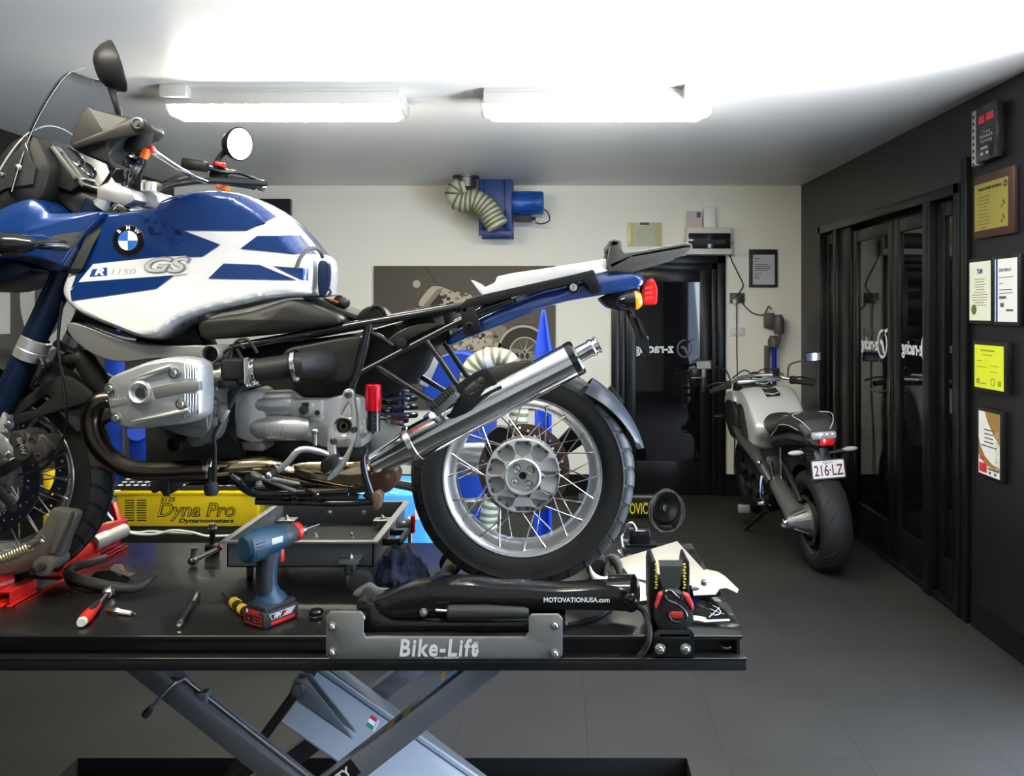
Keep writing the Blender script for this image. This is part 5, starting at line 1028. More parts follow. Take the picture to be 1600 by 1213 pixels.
g = MB(); g.tube([P(62, 560, YC - 0.13), P(66, 574, YC - 0.13), P(58, 592, YC - 0.13), P(50, 606, YC - 0.12)], [0.008, 0.012, 0.011, 0.007], 10, 4); g.tube([P(88, 536, YC - 0.12), P(100, 544, YC - 0.1), P(118, 552, YC - 0.09)], [0.012, 0.01, 0.008], 10, 3); bp('hose_union', g, blkgl)
g = MB(); g.text('BMW', 0.012, face_dir(P(33, 697, FY2 - 0.046), V(0.35, 0, -1), V(1, 0, 0.35)), fit=0.05, bold=0.0006, ext=0.001); put('caliper_lettering', g, M('cast grey letters', (0.2, 0.19, 0.17), 0.5), cal)
g = MB(); g.px([(-20, 640), (6, 640), (10, 655), (8, 672), (2, 678), (20, 698), (24, 702), (22, 714), (14, 718), (5, 716), (-5, 706), (-20, 720)], FY2 - 0.02, FY2 + 0.02, 0.006); bp('fork_slider', g, alup)
for (x, y) in ((12, 663), (8, 675), (12, 710)): g = MB(); bolt(g, P(x, y, FY2 - 0.021), 0.006); bp('slider_bolt', g, zinc)
# ---- fork tubes, clamps
for s in (-1, 1):
    yy = YC + s * 0.105
    top = P(128, 372, YC - 0.105); low = P(-6, 655, YC - 0.105); cl = P(51, 545, YC - 0.105); dy = V(0, yy - (YC - 0.105), 0); ax = (low - top).normalized()
    g = MB(); g.cyl(top + dy - ax * 0.11, low + dy, 0.034, n=32); fk = bp('fork_tube', g, forkb)
    g = MB(); g.lathe([(0.034, -0.032), (0.041, -0.03), (0.042, -0.003), (0.0395, 0), (0.042, 0.003), (0.041, 0.03), (0.034, 0.032)], cl + dy, ax, 32, cap=False); put('fork_collar', g, alup, fk)
    g = MB(); g.cyl(low + dy - ax * 0.005, low + dy + ax * 0.10, 0.026, n=24); put('lower_leg', g, alup, fk)
    g = MB(); g.cyl(top + dy - ax * 0.10, P(172, 322, YC - 0.105) + dy - ax * 0.0, 0.022, n=24); put('upper_tube', g, chrome, fk)
# ---- mudguard, brace arms, inner hugger
gm = M('matt grey black plastic', (0.016, 0.016, 0.0155), 0.5, bump=0.06, bscale=260, spec=0.28)
g = MB(); rings = []
for k in range(15):
    a = math.radians(128 - k * 6.2); rr = 0.375 if k < 8 else 0.365; c = FC + V(rr * math.cos(a), 0, rr * math.sin(a)); n_ = V(math.cos(a), 0, math.sin(a)); o_ = []; i_ = []
    for j in range(9):
        u = -1 + 2 * j / 8; o_.append(c + V(0, u * 0.085, 0) - n_ * (0.045 * u * u)); i_.append(c + V(0, u * 0.081, 0) - n_ * (0.045 * u * u + 0.004))
    rings.append(o_ + i_[::-1])
g.loft(rings); bp('front_mudguard', g, gm)
for s in (-1, 1):
    y0 = YC - 0.1 if s < 0 else YC + 0.08
    g = MB(); m = Matrix(((1, 0, 0, 0), (0, 0, -1, y0 + 0.01), (0, 1, 0, 0), (0, 0, 0, 1))); z = lambda l: [((a - CX) * (YC - .1) / F, EYE - (b - HY) * (YC - .1) / F) for a, b in l]
    g.plate(z(smooth([(12, 648), (20, 636), (60, 605), (88, 590), (108, 590), (140, 612), (138, 626), (120, 634), (60, 652), (24, 663)], 3)), [z([(32, 646), (72, 616), (78, 622), (52, 642)])], 0.018, m, 0.004); bp('mudguard_bracket', g, gm)
g = MB(); rings = []
for k in range(12):
    a = math.radians(66 - k * 3.5); rr = 0.368; c = FC + V(rr * math.cos(a), 0, rr * math.sin(a)); n_ = V(math.cos(a), 0, math.sin(a)); o_ = []; i_ = []
    wd = 0.075 + 0.02 * math.sin(k / 11 * PI)
    for j in range(9):
        u = -1 + 2 * j / 8; o_.append(c + V(0, u * wd, 0) - n_ * (0.07 * u * u)); i_.append(c + V(0, u * (wd - .004), 0) - n_ * (0.07 * u * u + 0.005))
    rings.append(o_ + i_[::-1])
g.loft(rings); bp('inner_mudguard', g, gm)
# strut from the bracket to the telelever arm
g = MB(); g.tube([P(102, 562, YC - 0.08), P(128, 560, YC - 0.07), P(150, 592, YC - 0.05), P(165, 610, YC - 0.04)], [0.018, 0.03, 0.032, 0.026], 16, 4); bp('front_shock_cover', g, gm)
# telelever / frame casting
fcm = M('grey cast frame', (0.30, 0.30, 0.285), 0.42, 0.6, bump=0.06, bscale=150)
g = MB(); g.px(smooth([(103, 512), (112, 504), (140, 512), (170, 524), (210, 536), (250, 541), (330, 541), (330, 562), (250, 560), (190, 566), (150, 556), (118, 534)], 3), YC - 0.13, YC - 0.06, 0.012, 3)
bp('frame_arm', g, fcm)
g = MB(); g.px(smooth([(103, 512), (112, 504), (140, 512), (170, 524), (210, 536), (250, 541), (330, 541), (330, 562), (250, 560), (190, 566), (150, 556), (118, 534)], 3), YC + 0.06, YC + 0.13, 0.012, 3); bp('frame_arm', g, fcm)
g = MB(); g.tube([P(120, 506, YC - 0.09), P(150, 515, YC - 0.1), P(190, 528, YC - 0.1), P(215, 531, YC - 0.1)], [0.01, 0.014, 0.016, 0.008], 12, 4); bp('polished_edge', g, chrome)
g = MB(); g.px([(112, 497), (128, 492), (150, 500), (175, 516), (150, 515), (118, 508)], YC - 0.08, YC + 0.08, 0.004); g.px([(170, 500), (300, 500), (330, 560), (250, 545), (200, 535)], YC - 0.05, YC + 0.05, 0.01); bp('frame_core', g, blk)

# ---- fuel tank
TYC, TH = YC, 0.175
tank_px = smooth([(112, 470), (109, 452), (120, 424), (135, 393), (152, 358), (168, 336), (215, 330), (256, 324), (270, 311), (300, 301), (340, 298), (378, 302), (410, 317), (440, 339), (465, 365), (482, 386), (497, 402), (500, 430), (498, 452), (494, 462), (440, 468), (385, 479), (330, 492), (292, 507), (272, 522), (252, 532), (228, 530), (198, 519), (158, 503), (130, 489)], 4)
YT = TYC - 0.10
outl = [P(a, b, YT) for a, b in tank_px]
g = MB(); g.pillow(outl, TYC, TH, ex=0.12, layers=14, pw=2.6)
from mathutils import kdtree
bvh_tank = BVHTree.FromBMesh(g.bm)
tank = bp('fuel_tank', g, [whitep, bluep], ang=60)
# far-side & top paint: blue above the white belt
me = tank.data; orgT = WL[bike.name]
for p in me.polygons:
    c = p.center + orgT
    zsplit = P(0, 446, YT).z + 0.02 * math.sin((c.x + 1.2) * 2)
    if c.z > P(0, 395, YT).z and (c.y + 0 > YC or c.x < P(405, 0, YT).x): p.material_index = 1
def flat(pts, Y=2.0):
    mb = MB(); bm = mb.bm; f_ = bm.faces.new([bm.verts.new(P(a, b, Y)) for a, b in pts]); bmesh.ops.triangulate(bm, faces=[f_], ngon_method='EAR_CLIP'); return mb
def sticker(name, shapes, mat, parent, bvh, off=0.0012, cell=0.010):
    mb = MB()
    for s in shapes: mb.drape(bvh, flat(s) if not isinstance(s, MB) else s, off, cell)
    for f_ in mb.bm.faces: f_.normal_update()
    return put(name, mb, mat, parent, ang=60)
edgew = sticker('white_belt', [[(111, 468), (113, 459), (232, 447), (234, 384), (260, 356), (392, 356), (434, 346), (456, 367), (480, 390), (494, 404), (496, 448), (440, 464), (380, 475), (330, 487), (290, 502), (268, 519), (252, 527), (230, 526), (200, 515), (160, 499), (132, 485)]], whitep, tank, bvh_tank, 0.0014)
B1 = [(431, 340), (385, 361), (264, 360.5), (241.5, 382.5), (345, 382.5), (317, 401.5), (240, 403), (147, 413), (124, 441), (112, 452), (123, 422), (138, 393), (154, 362), (170, 339), (215, 333), (258, 327), (272, 314), (302, 304), (340, 301), (377, 306), (407, 322)]
B2 = [(124, 442), (273, 430), (245, 451), (113, 470), (111, 455)]
B3 = [(402.5, 369), (376, 389), (459, 397), (493, 398), (484, 388), (478, 380), (468, 369)]
B4a = [(350, 412), (406, 414), (464, 438), (326, 435)]
B4b = [(427, 416), (481, 420), (480, 438.5), (472, 438)]
sticker('blue_panel', [B1, B2, B3, B4a, B4b], bluep, tank, bvh_tank, 0.0034)
grl = M('silver grey emblem', (0.35, 0.35, 0.34), 0.35, 0.5)
sticker('white_model_strip', [[(147, 413), (240, 403), (292, 400), (292, 428), (273, 430), (124, 441)]], whitep, tank, bvh_tank, 0.0042)
def tx(body, px, py, hpx, fitpx, **k):
    Y = 2.0; mb = MB(); mb.text(body, hpx * Y / F, face_front(P(px, 0, Y).x, Y, P(0, py, Y).z), ext=0.0, fit=fitpx * Y / F, **k)
    bmesh.ops.remove_doubles(mb.bm, verts=mb.bm.verts, dist=1e-5); return mb
sticker('blue_letter_box', [[(146, 421), (169, 418), (169, 431), (141, 433)]], M('badge blue', (0.01, 0.05, 0.25), 0.4), tank, bvh_tank, 0.0048)
sticker('white_letter', [tx('R', 156, 425.5, 10, 15, shear=0.3, bold=0.001)], whtx, tank, bvh_tank, 0.0056)
sticker('model_number', [tx('1150', 192, 425, 9, 38, shear=0.2)], M('pale grey print', (0.42, 0.43, 0.45), 0.5), tank, bvh_tank, 0.005)
sticker('model_letters', [tx('GS', 254, 416, 24, 74, shear=0.35, bold=0.003)], M('mid grey print', (0.22, 0.22, 0.22), 0.4), tank, bvh_tank, 0.0046)
sticker('model_letter_faces', [tx('GS', 253, 415.5, 22, 68, shear=0.35, bold=0.0008)], M('silver letter face', (0.68, 0.68, 0.68), 0.35, 0.3), tank, bvh_tank, 0.0060)
# roundel
def circpx(x, y, r, n=48): return circ(x, y, r, n)
rc = (202, 376.5)
sticker('roundel_rim', [circpx(*rc, 25)], chrome, tank, bvh_tank, 0.0044)
sticker('roundel_ring', [circpx(*rc, 23.6)], blkgl, tank, bvh_tank, 0.0052)
sticker('roundel_border', [circpx(*rc, 16)], chrome, tank, bvh_tank, 0.006)
sticker('roundel_white', [circpx(*rc, 15.2)], whtx, tank, bvh_tank, 0.0068)
qd = lambda a0: [rc] + [(rc[0] + 15.0 * math.cos(math.radians(a0 + k * 9)), rc[1] + 15.0 * math.sin(math.radians(a0 + k * 9))) for k in range(11)]
sticker('roundel_blue', [qd(0), qd(180)], M('emblem blue', (0.03, 0.16, 0.55), 0.3), tank, bvh_tank, 0.0076, 0.02)
ltr = []
for ch, an in (('B', -134), ('M', -90), ('W', -46)):
    a = math.radians(an); mb = MB(); Y = 2.0; x, y = rc[0] + 19.8 * math.cos(a), rc[1] + 19.8 * math.sin(a); p = P(x, y, Y); r = -(an + 90)
    mb.text(ch, 6.2 * Y / F, face_front(p.x, Y, p.z) @ Matrix.Rotation(math.radians(r), 4, 'Z'), ext=0.0, bold=0.0003); bmesh.ops.remove_doubles(mb.bm, verts=mb.bm.verts, dist=1e-5); ltr.append(mb)
sticker('roundel_lettering', ltr, whtx, tank, bvh_tank, 0.0064, 0.02)
# tank rear recess, breather loop and strap
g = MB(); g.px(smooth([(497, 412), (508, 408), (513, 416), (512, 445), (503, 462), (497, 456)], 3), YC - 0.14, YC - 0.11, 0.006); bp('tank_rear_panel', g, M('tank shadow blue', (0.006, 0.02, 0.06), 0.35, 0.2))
g = MB(); g.tube([P(463, 419, YC - 0.185), P(470, 402, YC - 0.185), P(480, 391, YC - 0.175), P(492, 388, YC - 0.15), P(500, 393, YC - 0.12), P(504, 402, YC - 0.1)], 0.0058, 10, 6); bp('breather_hose', g, M('olive hose', (0.10, 0.10, 0.085), 0.5))
g = MB(); g.tube([P(507, 457, YC - 0.1), P(513, 452, YC - 0.1), P(517, 457, YC - 0.1), P(513, 461, YC - 0.1)], 0.004, 8, 4); bp('tank_hook', g, dsteel)
g = MB(); st = [(181, 330), (150, 338), (150, 338), (104, 428), (104, 428)]
ys = YC - 0.185
rings = []
for (xa, xb, y, yy) in ((158, 186, 328, YC - 0.12), (146, 170, 340, YC - 0.17), (130, 146, 380, YC - 0.19), (110, 128, 420, YC - 0.19), (104, 120, 428, YC - 0.18)):
    l, r = P(xa, y, yy), P(xb, y, yy); rings.append([l, r, r + V(0, 0.004, 0), l + V(0, 0.004, 0)])
g.loft(rings); bp('fairing_strap', g, dkgry)

# ---- front cowl: blue beak, mesh panel, indicator
bk = [P(a, b, YC - 0.14) for a, b in smooth([(-70, 372), (-30, 350), (0, 338), (35, 322), (68, 312), (86, 322), (104, 335), (170, 333), (180, 338), (152, 370), (130, 400), (108, 427), (75, 417), (40, 408), (0, 408), (-50, 410)], 4)]
g = MB(); g.pillow(bk, YC, 0.20, ex=0.10, layers=10); bvh_b = BVHTree.FromBMesh(g.bm); beak = bp('front_cowl', g, bluep, ang=60)
mesh_m = M('black mesh', (0.05, 0.05, 0.048), 0.6, bump=0.9, bscale=320)
sticker('air_mesh', [[(66, 380), (85, 368), (134, 360), (118, 386), (112, 391), (80, 387)]], mesh_m, beak, bvh_b, 0.0014)
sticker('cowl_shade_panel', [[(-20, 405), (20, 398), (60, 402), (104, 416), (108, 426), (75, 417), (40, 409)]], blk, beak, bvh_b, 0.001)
g = MB(); c = P(32, 381, YC - 0.27); g.lathe([(0.004, 0.10), (0.018, 0.085), (0.028, 0.05), (0.031, 0.02), (0.029, 0.0), (0.001, 0.0)], c + V(-0.055, 0, 0), (1, 0.05, 0), 24); g.tube([c + V(0.01, 0, 0), c + V(0.05, 0.03, 0), c + V(0.085, 0.10, 0)], [0.012, 0.014, 0.016], 12, 3); ind = bp('front_indicator', g, blkgl)
g = MB(); g.lathe([(0.0315, 0.0), (0.032, -0.008), (0.02, -0.03), (0.001, -0.035)], c + V(-0.056, 0, 0), (1, 0.05, 0), 24); put('amber_lens', g, orng, ind)
g = MB(); g.px(smooth([(-60, 412), (0, 404), (30, 410), (50, 420), (20, 436), (-60, 455)], 3), YC - 0.12, YC + 0.12, 0.01); bp('cowl_underside', g, forkb)
# black inner fairing, instrument pod, gauges
g = MB(); g.pillow([P(a, b, YC - 0.13) for a, b in smooth([(-60, 350), (-40, 300), (0, 262), (25, 232), (42, 218), (70, 214), (84, 240), (92, 262), (86, 290), (74, 318), (40, 324), (0, 340)], 3)], YC, 0.17, ex=0.08, layers=8); bp('inner_fairing', g, gm, ang=60)
podm = M('grey instrument panel', (0.016, 0.016, 0.015), 0.42, spec=0.3)
g = MB(); g.px([(44, 232), (68, 216), (82, 222), (126, 288), (110, 300), (82, 290), (60, 280)], YC - 0.12, YC + 0.12, 0.008); pod = bp('instrument_pod', g, podm)
nd = (P(126, 288, YC - 0.12) - P(74, 218, YC - 0.12)).normalized(); nn = V(-nd.z, 0, nd.x); nn = nn if nn.x > 0 else -nn
def onpod(t, yoff, h=0.004): return P(76, 220, YC - 0.12) + nd * t + V(0, yoff, 0) + nn * h
vL = (P(126, 288, YC - 0.12) - P(76, 220, YC - 0.12)).length
mp = lambda t, yo, h=0.003: face_dir(onpod(t, yo, h), (0, -1, 0), -nd) if (V(0, -1, 0).cross(-nd)).dot(nn) > 0 else face_dir(onpod(t, yo, h), (0, 1, 0), -nd)
g = MB(); g.plate(rrect(-0.02, -0.065, 0.02, 0.05, 0.006), [rrect(-0.008, -0.05, 0.01, 0.03, 0.004)], 0.012, mp(vL * 0.5, 0.0, 0.004), 0.002); g.plate(rrect(-0.09, -0.035, -0.0, 0.0, 0.004), [rrect(-0.082, -0.026, -0.008, -0.008, 0.003)], 0.01, mp(vL * 0.85, 0.08, 0.005), 0.002); put('panel_trim', g, M('pale panel trim', (0.10, 0.10, 0.095), 0.4, 0.4), pod)
for (px, py, r) in ((115, 246, 0.036), (136, 264, 0.032)):
    c = P(px, py, YC - 0.05 if px < 120 else YC - 0.02)
    g = MB(); g.lathe([(r, -0.05), (r, 0.0), (r * 0.96, 0.004), (r * 0.88, 0.004), (r * 0.86, -0.004)], c, nn + V(0, -0.15, 0), 32, cap=False); gg = put('gauge', g, blk, pod)
    g = MB(); g.lathe([(r * 0.98, 0.003), (r * 0.93, 0.005), (r * 0.9, 0.003)], c, nn + V(0, -0.15, 0), 32, cap=False); put('gauge_bezel', g, chrome, gg)
    g = MB(); g.lathe([(r * 0.88, -0.004), (0.001, -0.004)], c, nn + V(0, -0.15, 0), 32, cap=False); put('gauge_face', g, M('dark gauge face', (0.03, 0.035, 0.045), 0.25) if 'dark gauge face' not in MATS else MATS['dark gauge face'], gg)
    g = MB(); d0 = (nn + V(0, -0.15, 0)).normalized(); u0 = d0.cross(V(0, 1, 0)).normalized(); v0 = d0.cross(u0)
    for k in range(9):
        a = 2 * PI * (k - 1) / 11; p0 = c - d0 * 0.0034 + (u0 * math.cos(a) + v0 * math.sin(a)) * r * 0.62; p1 = c - d0 * 0.0034 + (u0 * math.cos(a) + v0 * math.sin(a)) * r * 0.8; g.bar(p0, p1, 0.002, 0.0006, d0)
    g.bar(c - d0 * 0.003, c - d0 * 0.003 + u0 * r * 0.7, 0.002, 0.0006, d0); put('gauge_marks', g, whtx, gg)
# screen side bracket and pod cover
g = MB(); g.px([(-10, 305), (4, 262), (20, 240), (40, 222), (48, 250), (55, 262), (50, 288), (10, 294)], YC - 0.185, YC - 0.178, 0.002); sb_ = bp('screen_bracket', g, M('clear smoked bracket', (0.03, 0.032, 0.034), 0.1, coat=0.5))
g = MB(); g.lathe([(0.010, 0), (0.010, 0.004), (0.005, 0.007), (0.0005, 0.007)], P(29, 262, YC - 0.186), (0, -1, 0), 16); g.lathe([(0.006, 0), (0.006, 0.003), (0.0005, 0.004)], P(3, 273, YC - 0.186), (0, -1, 0), 12); put('screen_screw', g, zinc, sb_)
# windscreen
scrm = M('clear screen', (0.92, 0.94, 0.95), 0.02, trans=1.0, ior=1.25, spec=0.5)
g = MB(); rings = []; ro = []
NS, NT = 14, 17
for i in range(NS):
    s_ = i / (NS - 1)
    base = P(20, 300, YC - 0.2); top = P(117, 98, YC - 0.13)
    wdt = 0.205 * (1 - s_) + 0.13 * s_ ; wdt *= math.sqrt(max(0.02, 1 - max(0, (s_ - 0.86) / 0.14) ** 2 * 0.65))
    q0 = base + (V(top.x, base.y, top.z) - base) * s_ + V(-0.02 * math.sin(PI * s_), 0, 0.012 * math.sin(PI * s_)); row = []
    for j in range(NT):
        u = -1 + 2 * j / (NT - 1); row.append(V(q0.x - 0.11 * (1 - u * u) * (1 - 0.25 * s_) + 0.0, YC + u * wdt, q0.z + 0.01 * (1 - u * u) * s_))
    ro.append(row)
out_ = [r for r in ro]; rings = []
for r in ro: rings.append(r + [p + V(0.0035, 0, 0.001) for p in reversed(r)])
g.loft(rings); scr = bp('windscreen', g, scrm, ang=60)
edge = [r[0] for r in ro] + ro[-1][1:-1] + [r[-1] for r in reversed(ro)]
g = MB(); g.tube(edge, 0.0011, 6); put('screen_edge', g, M('frosted screen edge', (0.32, 0.33, 0.33), 0.3), scr)
g = MB(); g.tube([P(-10, 282, YC - 0.19), P(12, 246, YC - 0.185), P(30, 222, YC - 0.175), P(48, 206, YC - 0.15), P(74, 197, YC - 0.11), P(98, 202, YC - 0.07), P(118, 215, YC - 0.02)], 0.0025, 8, 6); bp('cowl_highlight', g, MATS['frosted screen edge'])  # pale tube paints the highlight along the instrument cowl's edge

# ---- handlebars, hand guard, mirrors, levers
YN = YC - 0.37; YFR = YC + 0.37
bar_pts = [P(232, 232, YN + 0.12), P(250, 245, YC - 0.16), P(276, 262, YC), P(300, 275, YC + 0.12), P(322, 284, YC + 0.20)]
g = MB(); g.tube(bar_pts, 0.008, 12, 4); bp('handlebar_brace', g, chrome)
g = MB(); g.tube([P(238, 315, YC - 0.03), P(242, 300, YC + 0.02), P(262, 290, YC + 0.08), P(290, 285, YC + 0.18), P(330, 282, YFR - 0.1), P(415, 287, YFR + 0.1)], 0.011, 12, 5); g.tube([P(212, 318, YC - 0.06), P(214, 280, YC - 0.12), P(222, 250, YC - 0.2), P(215, 225, YN + 0.08), P(195, 212, YN - 0.05)], 0.012, 12, 5); bp('handlebar', g, blk)
g = MB(); a = P(350, 281, YFR); b = P(408, 290, YFR + 0.12); g.lathe([(0.013, 0), (0.019, 0.004)] + [(0.0175 + 0.0012 * (k % 2), 0.008 + k * 0.006) for k in range(18)] + [(0.02, 0.118), (0.001, 0.12)], a, b - a, 20); gr = bp('grip', g, blkmt)
g = MB(); g.lathe([(0.018, 0), (0.02, 0.006), (0.02, 0.016), (0.014, 0.022), (0.001, 0.022)], b - (b - a).normalized() * 0.008, b - a, 20); put('bar_end', g, chrome, gr)
g = MB(); g.tube([P(318, 260, YFR - 0.05), P(345, 268, YFR - 0.03), P(372, 270, YFR + 0.02), P(405, 282, YFR + 0.12)], [0.009, 0.008, 0.007, 0.006], 10, 4); bp('brake_lever', g, blkgl)
g = MB(); g.box(P(305, 258, YFR - 0.08), (0.075, 0.055, 0.034), (V(0, 1, 0), 0.15), 0.008); bp('brake_reservoir', g, blk); g = MB(); g.box(P(343, 272, YFR), (0.055, 0.05, 0.05), (V(0, 1, 0), 0.2), 0.012); g.tube([P(262, 288, YC + .1), P(275, 280, YC + .13), P(292, 276, YC + .2)], 0.014, 12, 3); bp('switch_cluster', g, blk)
for (x, y, w_, h_) in ((344, 257, 0.03, 0.016), (349, 294, 0.04, 0.016)): g = MB(); g.box(P(x, y, YFR - 0.03), (w_, 0.03, h_), (V(0, 1, 0), 0.25), 0.003); bp('red_switch' if y < 280 else 'orange_switch', g, redp if y < 280 else orng)
g = MB(); g.box(P(350, 284, YFR - 0.035), (0.03, 0.02, 0.018), (V(0, 1, 0), 0.2), 0.004); bp('grey_switch', g, platem)
# far mirror
MF = YFR + 0.02; c = P(374, 225, MF); ax = V(0.78, -0.55, -0.12).normalized()
u_ = ax.cross(V(0, 0, 1)).normalized(); v_ = ax.cross(u_)
g = MB(); rings = []
for (k, t) in ((0.02, -0.075), (0.45, -0.066), (0.75, -0.045), (0.92, -0.02), (1.0, 0.0), (0.97, 0.004), (0.92, 0.0)): rings.append([c + ax * t + (u_ * math.cos(2 * PI * j / 32) * 0.052 + v_ * math.sin(2 * PI * j / 32) * 0.058) * k for j in range(32)])
g.loft(rings, cap=True); mf = bp('mirror', g, blk, label='round far-side mirror')
mirm = M('mirror glass', (0.34, 0.355, 0.36), 0.12, 1.0)
g = MB(); g.loft([[c + ax * 0.0035 + (u_ * math.cos(2 * PI * j / 32) * 0.052 + v_ * math.sin(2 * PI * j / 32) * 0.058) * k for j in range(32)] for k in (0.93, 0.5, 0.02)]); put('mirror_glass', g, mirm, mf)
g = MB(); g.tube([P(336, 258, YFR - 0.02), P(343, 246, YFR), P(352, 236, MF + 0.02), P(362, 226, MF + 0.04)], [0.009, 0.009, 0.012, 0.02], 12, 4); put('mirror_stem', g, blk, mf)
# near mirror
MN = YN - 0.03; c = P(180, 104, MN); ax = V(0.80, 0.52, 0.30).normalized(); u_ = ax.cross(V(0, 0, 1)).normalized(); v_ = V(-ax.z, 0, ax.x).normalized(); tz = (V(0, 0, 1) - ax * ax.z).normalized()
g = MB(); rings = []
for (k, t) in ((0.02, -0.050), (0.4, -0.047), (0.68, -0.038), (0.88, -0.022), (1.0, 0.0), (0.98, 0.004), (0.94, 0.001)):
    rings.append([c + ax * (t + 0.004) + (u_ * math.cos(2 * PI * j / 32) * 0.055 + tz * math.sin(2 * PI * j / 32) * 0.064) * k for j in range(32)])
g.loft(rings); mn = bp('mirror', g, blk, label='near-side mirror seen edge-on')
g = MB(); g.loft([[c + ax * 0.006 + (u_ * math.cos(2 * PI * j / 32) * 0.055 + tz * math.sin(2 * PI * j / 32) * 0.064) * k for j in range(32)] for k in (0.95, 0.5, 0.02)]); put('mirror_glass', g, mirm, mn)
g = MB(); g.tube([P(176, 138, MN), P(178, 150, MN), P(182, 164, MN), P(186, 180, MN + 0.01), P(188, 195, MN + 0.02)], [0.012, 0.009, 0.0075, 0.0075, 0.008], 12, 4); put('mirror_stem', g, blk, mn)
# hand guard
hg = M('weathered hand guard', (0.02, 0.0195, 0.018), 0.42, bump=0.05, bscale=300, spec=0.3)
YH = YN - 0.05
g = MB()
def rg(pts, y): return [P(a, b, y) for a, b in pts]
g.pillow([P(a, b, YH) for a, b in smooth([(112, 228), (114, 214), (122, 190), (139, 166), (152, 170), (206, 184), (222, 182), (233, 192), (235, 202), (226, 210), (196, 220), (176, 246), (176, 260), (150, 250), (122, 238)], 3)], YH + 0.035, 0.05, ex=0.14, layers=8); hgd = bp('hand_guard', g, hg, ang=55)
g = MB(); g.px([(110, 224), (150, 208), (196, 190), (216, 181), (230, 187), (236, 198), (230, 206), (200, 212), (150, 222), (113, 232)], YH - 0.034, YH - 0.018, 0.005); put('guard_rim', g, hg, hgd)
g = MB(); g.lathe([(0.016, 0), (0.016, 0.006), (0.012, 0.008), (0.010, 0.005), (0.0055, 0.005), (0.005, 0.008), (0.0005, 0.008)], P(216, 194, YH - 0.034), (0, -1, 0), 24); put('guard_screw', g, dsteel, hgd)
g = MB(); g.ball(P(232, 198, YH - 0.02), 0.011, 14); g.tube([P(226, 205, YH), P(218, 222, YH + 0.02), P(205, 226, YH + 0.04)], [0.02, 0.025, 0.022], 14, 3); bp('bar_end', g, dkgry)
g = MB(); g.box(P(227, 240, YH + 0.02), (0.016, 0.02, 0.026), (V(0, 1, 0), 0.4), 0.003); bp('orange_switch', g, orng)
g = MB(); g.box(P(236, 234, YH + 0.03), (0.018, 0.02, 0.018), (V(0, 1, 0), -0.3), 0.004); bp('red_switch', g, redp)
g = MB(); g.tube([P(215, 230, YH + .06), P(218, 250, YH + .08), P(208, 275, YC - 0.14), P(205, 300, YC - 0.1), P(200, 322, YC - .06)], 0.011, 10, 5); g.tube([P(196, 245, YH + .06), P(180, 262, YC - 0.15), P(165, 285, YC - 0.12), P(152, 300, YC - 0.12)], 0.006, 8, 5); g.tube([P(205, 240, YH + .08), P(196, 270, YC - 0.16), P(190, 300, YC - 0.14), P(172, 322, YC - 0.13)], 0.006, 8, 5); g.box(P(190, 248, YH + 0.07), (0.05, 0.05, 0.05), None, 0.012); bp('cable_loom', g, blkgl)
# yokes
g = MB(); g.px([(150, 292), (172, 282), (205, 296), (212, 312), (196, 322), (150, 310)], YC - 0.15, YC - 0.03, 0.008); g.px([(208, 296), (236, 296), (246, 302), (246, 326), (206, 324)], YC - 0.08, YC + 0.1, 0.008)
for x in (218, 236): g.lathe([(0.016, 0), (0.016, 0.05), (0.010, 0.052), (0.001, 0.052)], P(x, 312, YC - 0.02), (0, 0, 1), 20)
g.cyl(P(160, 325, YC - 0.12), P(182, 296, YC - 0.12), 0.026, n=24); bp('top_yoke', g, alup)
g = MB(); g.box(P(222, 288, YC), (0.05, 0.05, 0.02), None, 0.004); g.box(P(240, 290, YC), (0.03, 0.05, 0.02), None, 0.004); bp('bar_clamp', g, M('brownish clamp', (0.10, 0.075, 0.06), 0.4, 0.6))
g = MB(); g.px([(90, 280), (130, 300), (150, 308), (150, 330), (112, 334), (88, 312)], YC - 0.1, YC + 0.1, 0.01); bp('headstock_block', g, blk)
# ---- engine, near cylinder head
def bolts(parent, spots, Y, r=0.008, mat=zinc, name='bolt'):
    for (x, y) in spots:
        g = MB(); c = P(x, y, Y); g.lathe([(r * 1.7, 0.004), (r * 1.7, -0.001), (r * 1.35, -0.002), (r * 1.3, 0.002), (r, 0.002), (r, -0.006), (r * 0.85, -0.008), (r * 0.45, -0.008), (r * 0.4, -0.003), (0.0005, -0.003)], c, (0, 1, 0), 20); put(name, g, mat, parent)
HYF = 2.03
hc = smooth([(160, 608), (163, 594), (172, 586), (194, 577), (226, 565), (262, 559), (290, 560), (308, 568), (313, 583), (314, 637), (309, 654), (288, 664), (250, 669), (215, 673), (192, 673), (176, 666), (167, 650), (162, 626)], 3)
g = MB(); g.pillow([P(a, b, HYF) for a, b in hc], HYF + 0.055, 0.052, ex=0.13, layers=10, half2=0.045, pw=2.2); bvh_h = BVHTree.FromBMesh(g.bm); cov = bp('cylinder_head_cover', g, alup, ang=60)
HYD = HYF - 0.0125
g = MB(); g.px([(236, 606), (262, 600), (300, 594), (311, 597), (312, 611), (300, 612), (242, 624)], HYD + 0.001, HYD + 0.02, 0.002); put('cover_groove', g, M('dull groove', (0.30, 0.30, 0.29), 0.45, 0.7), cov)
g = MB(); c = P(217, 614, HYD + 0.0); g.lathe([(0.030, 0.012), (0.028, 0.0), (0.024, -0.002), (0.020, 0.002), (0.016, 0.006), (0.0145, 0.008), (0.014, 0.04)], c, (0, 1, 0), 36, cap=False); put('plug_well', g, alup, cov)
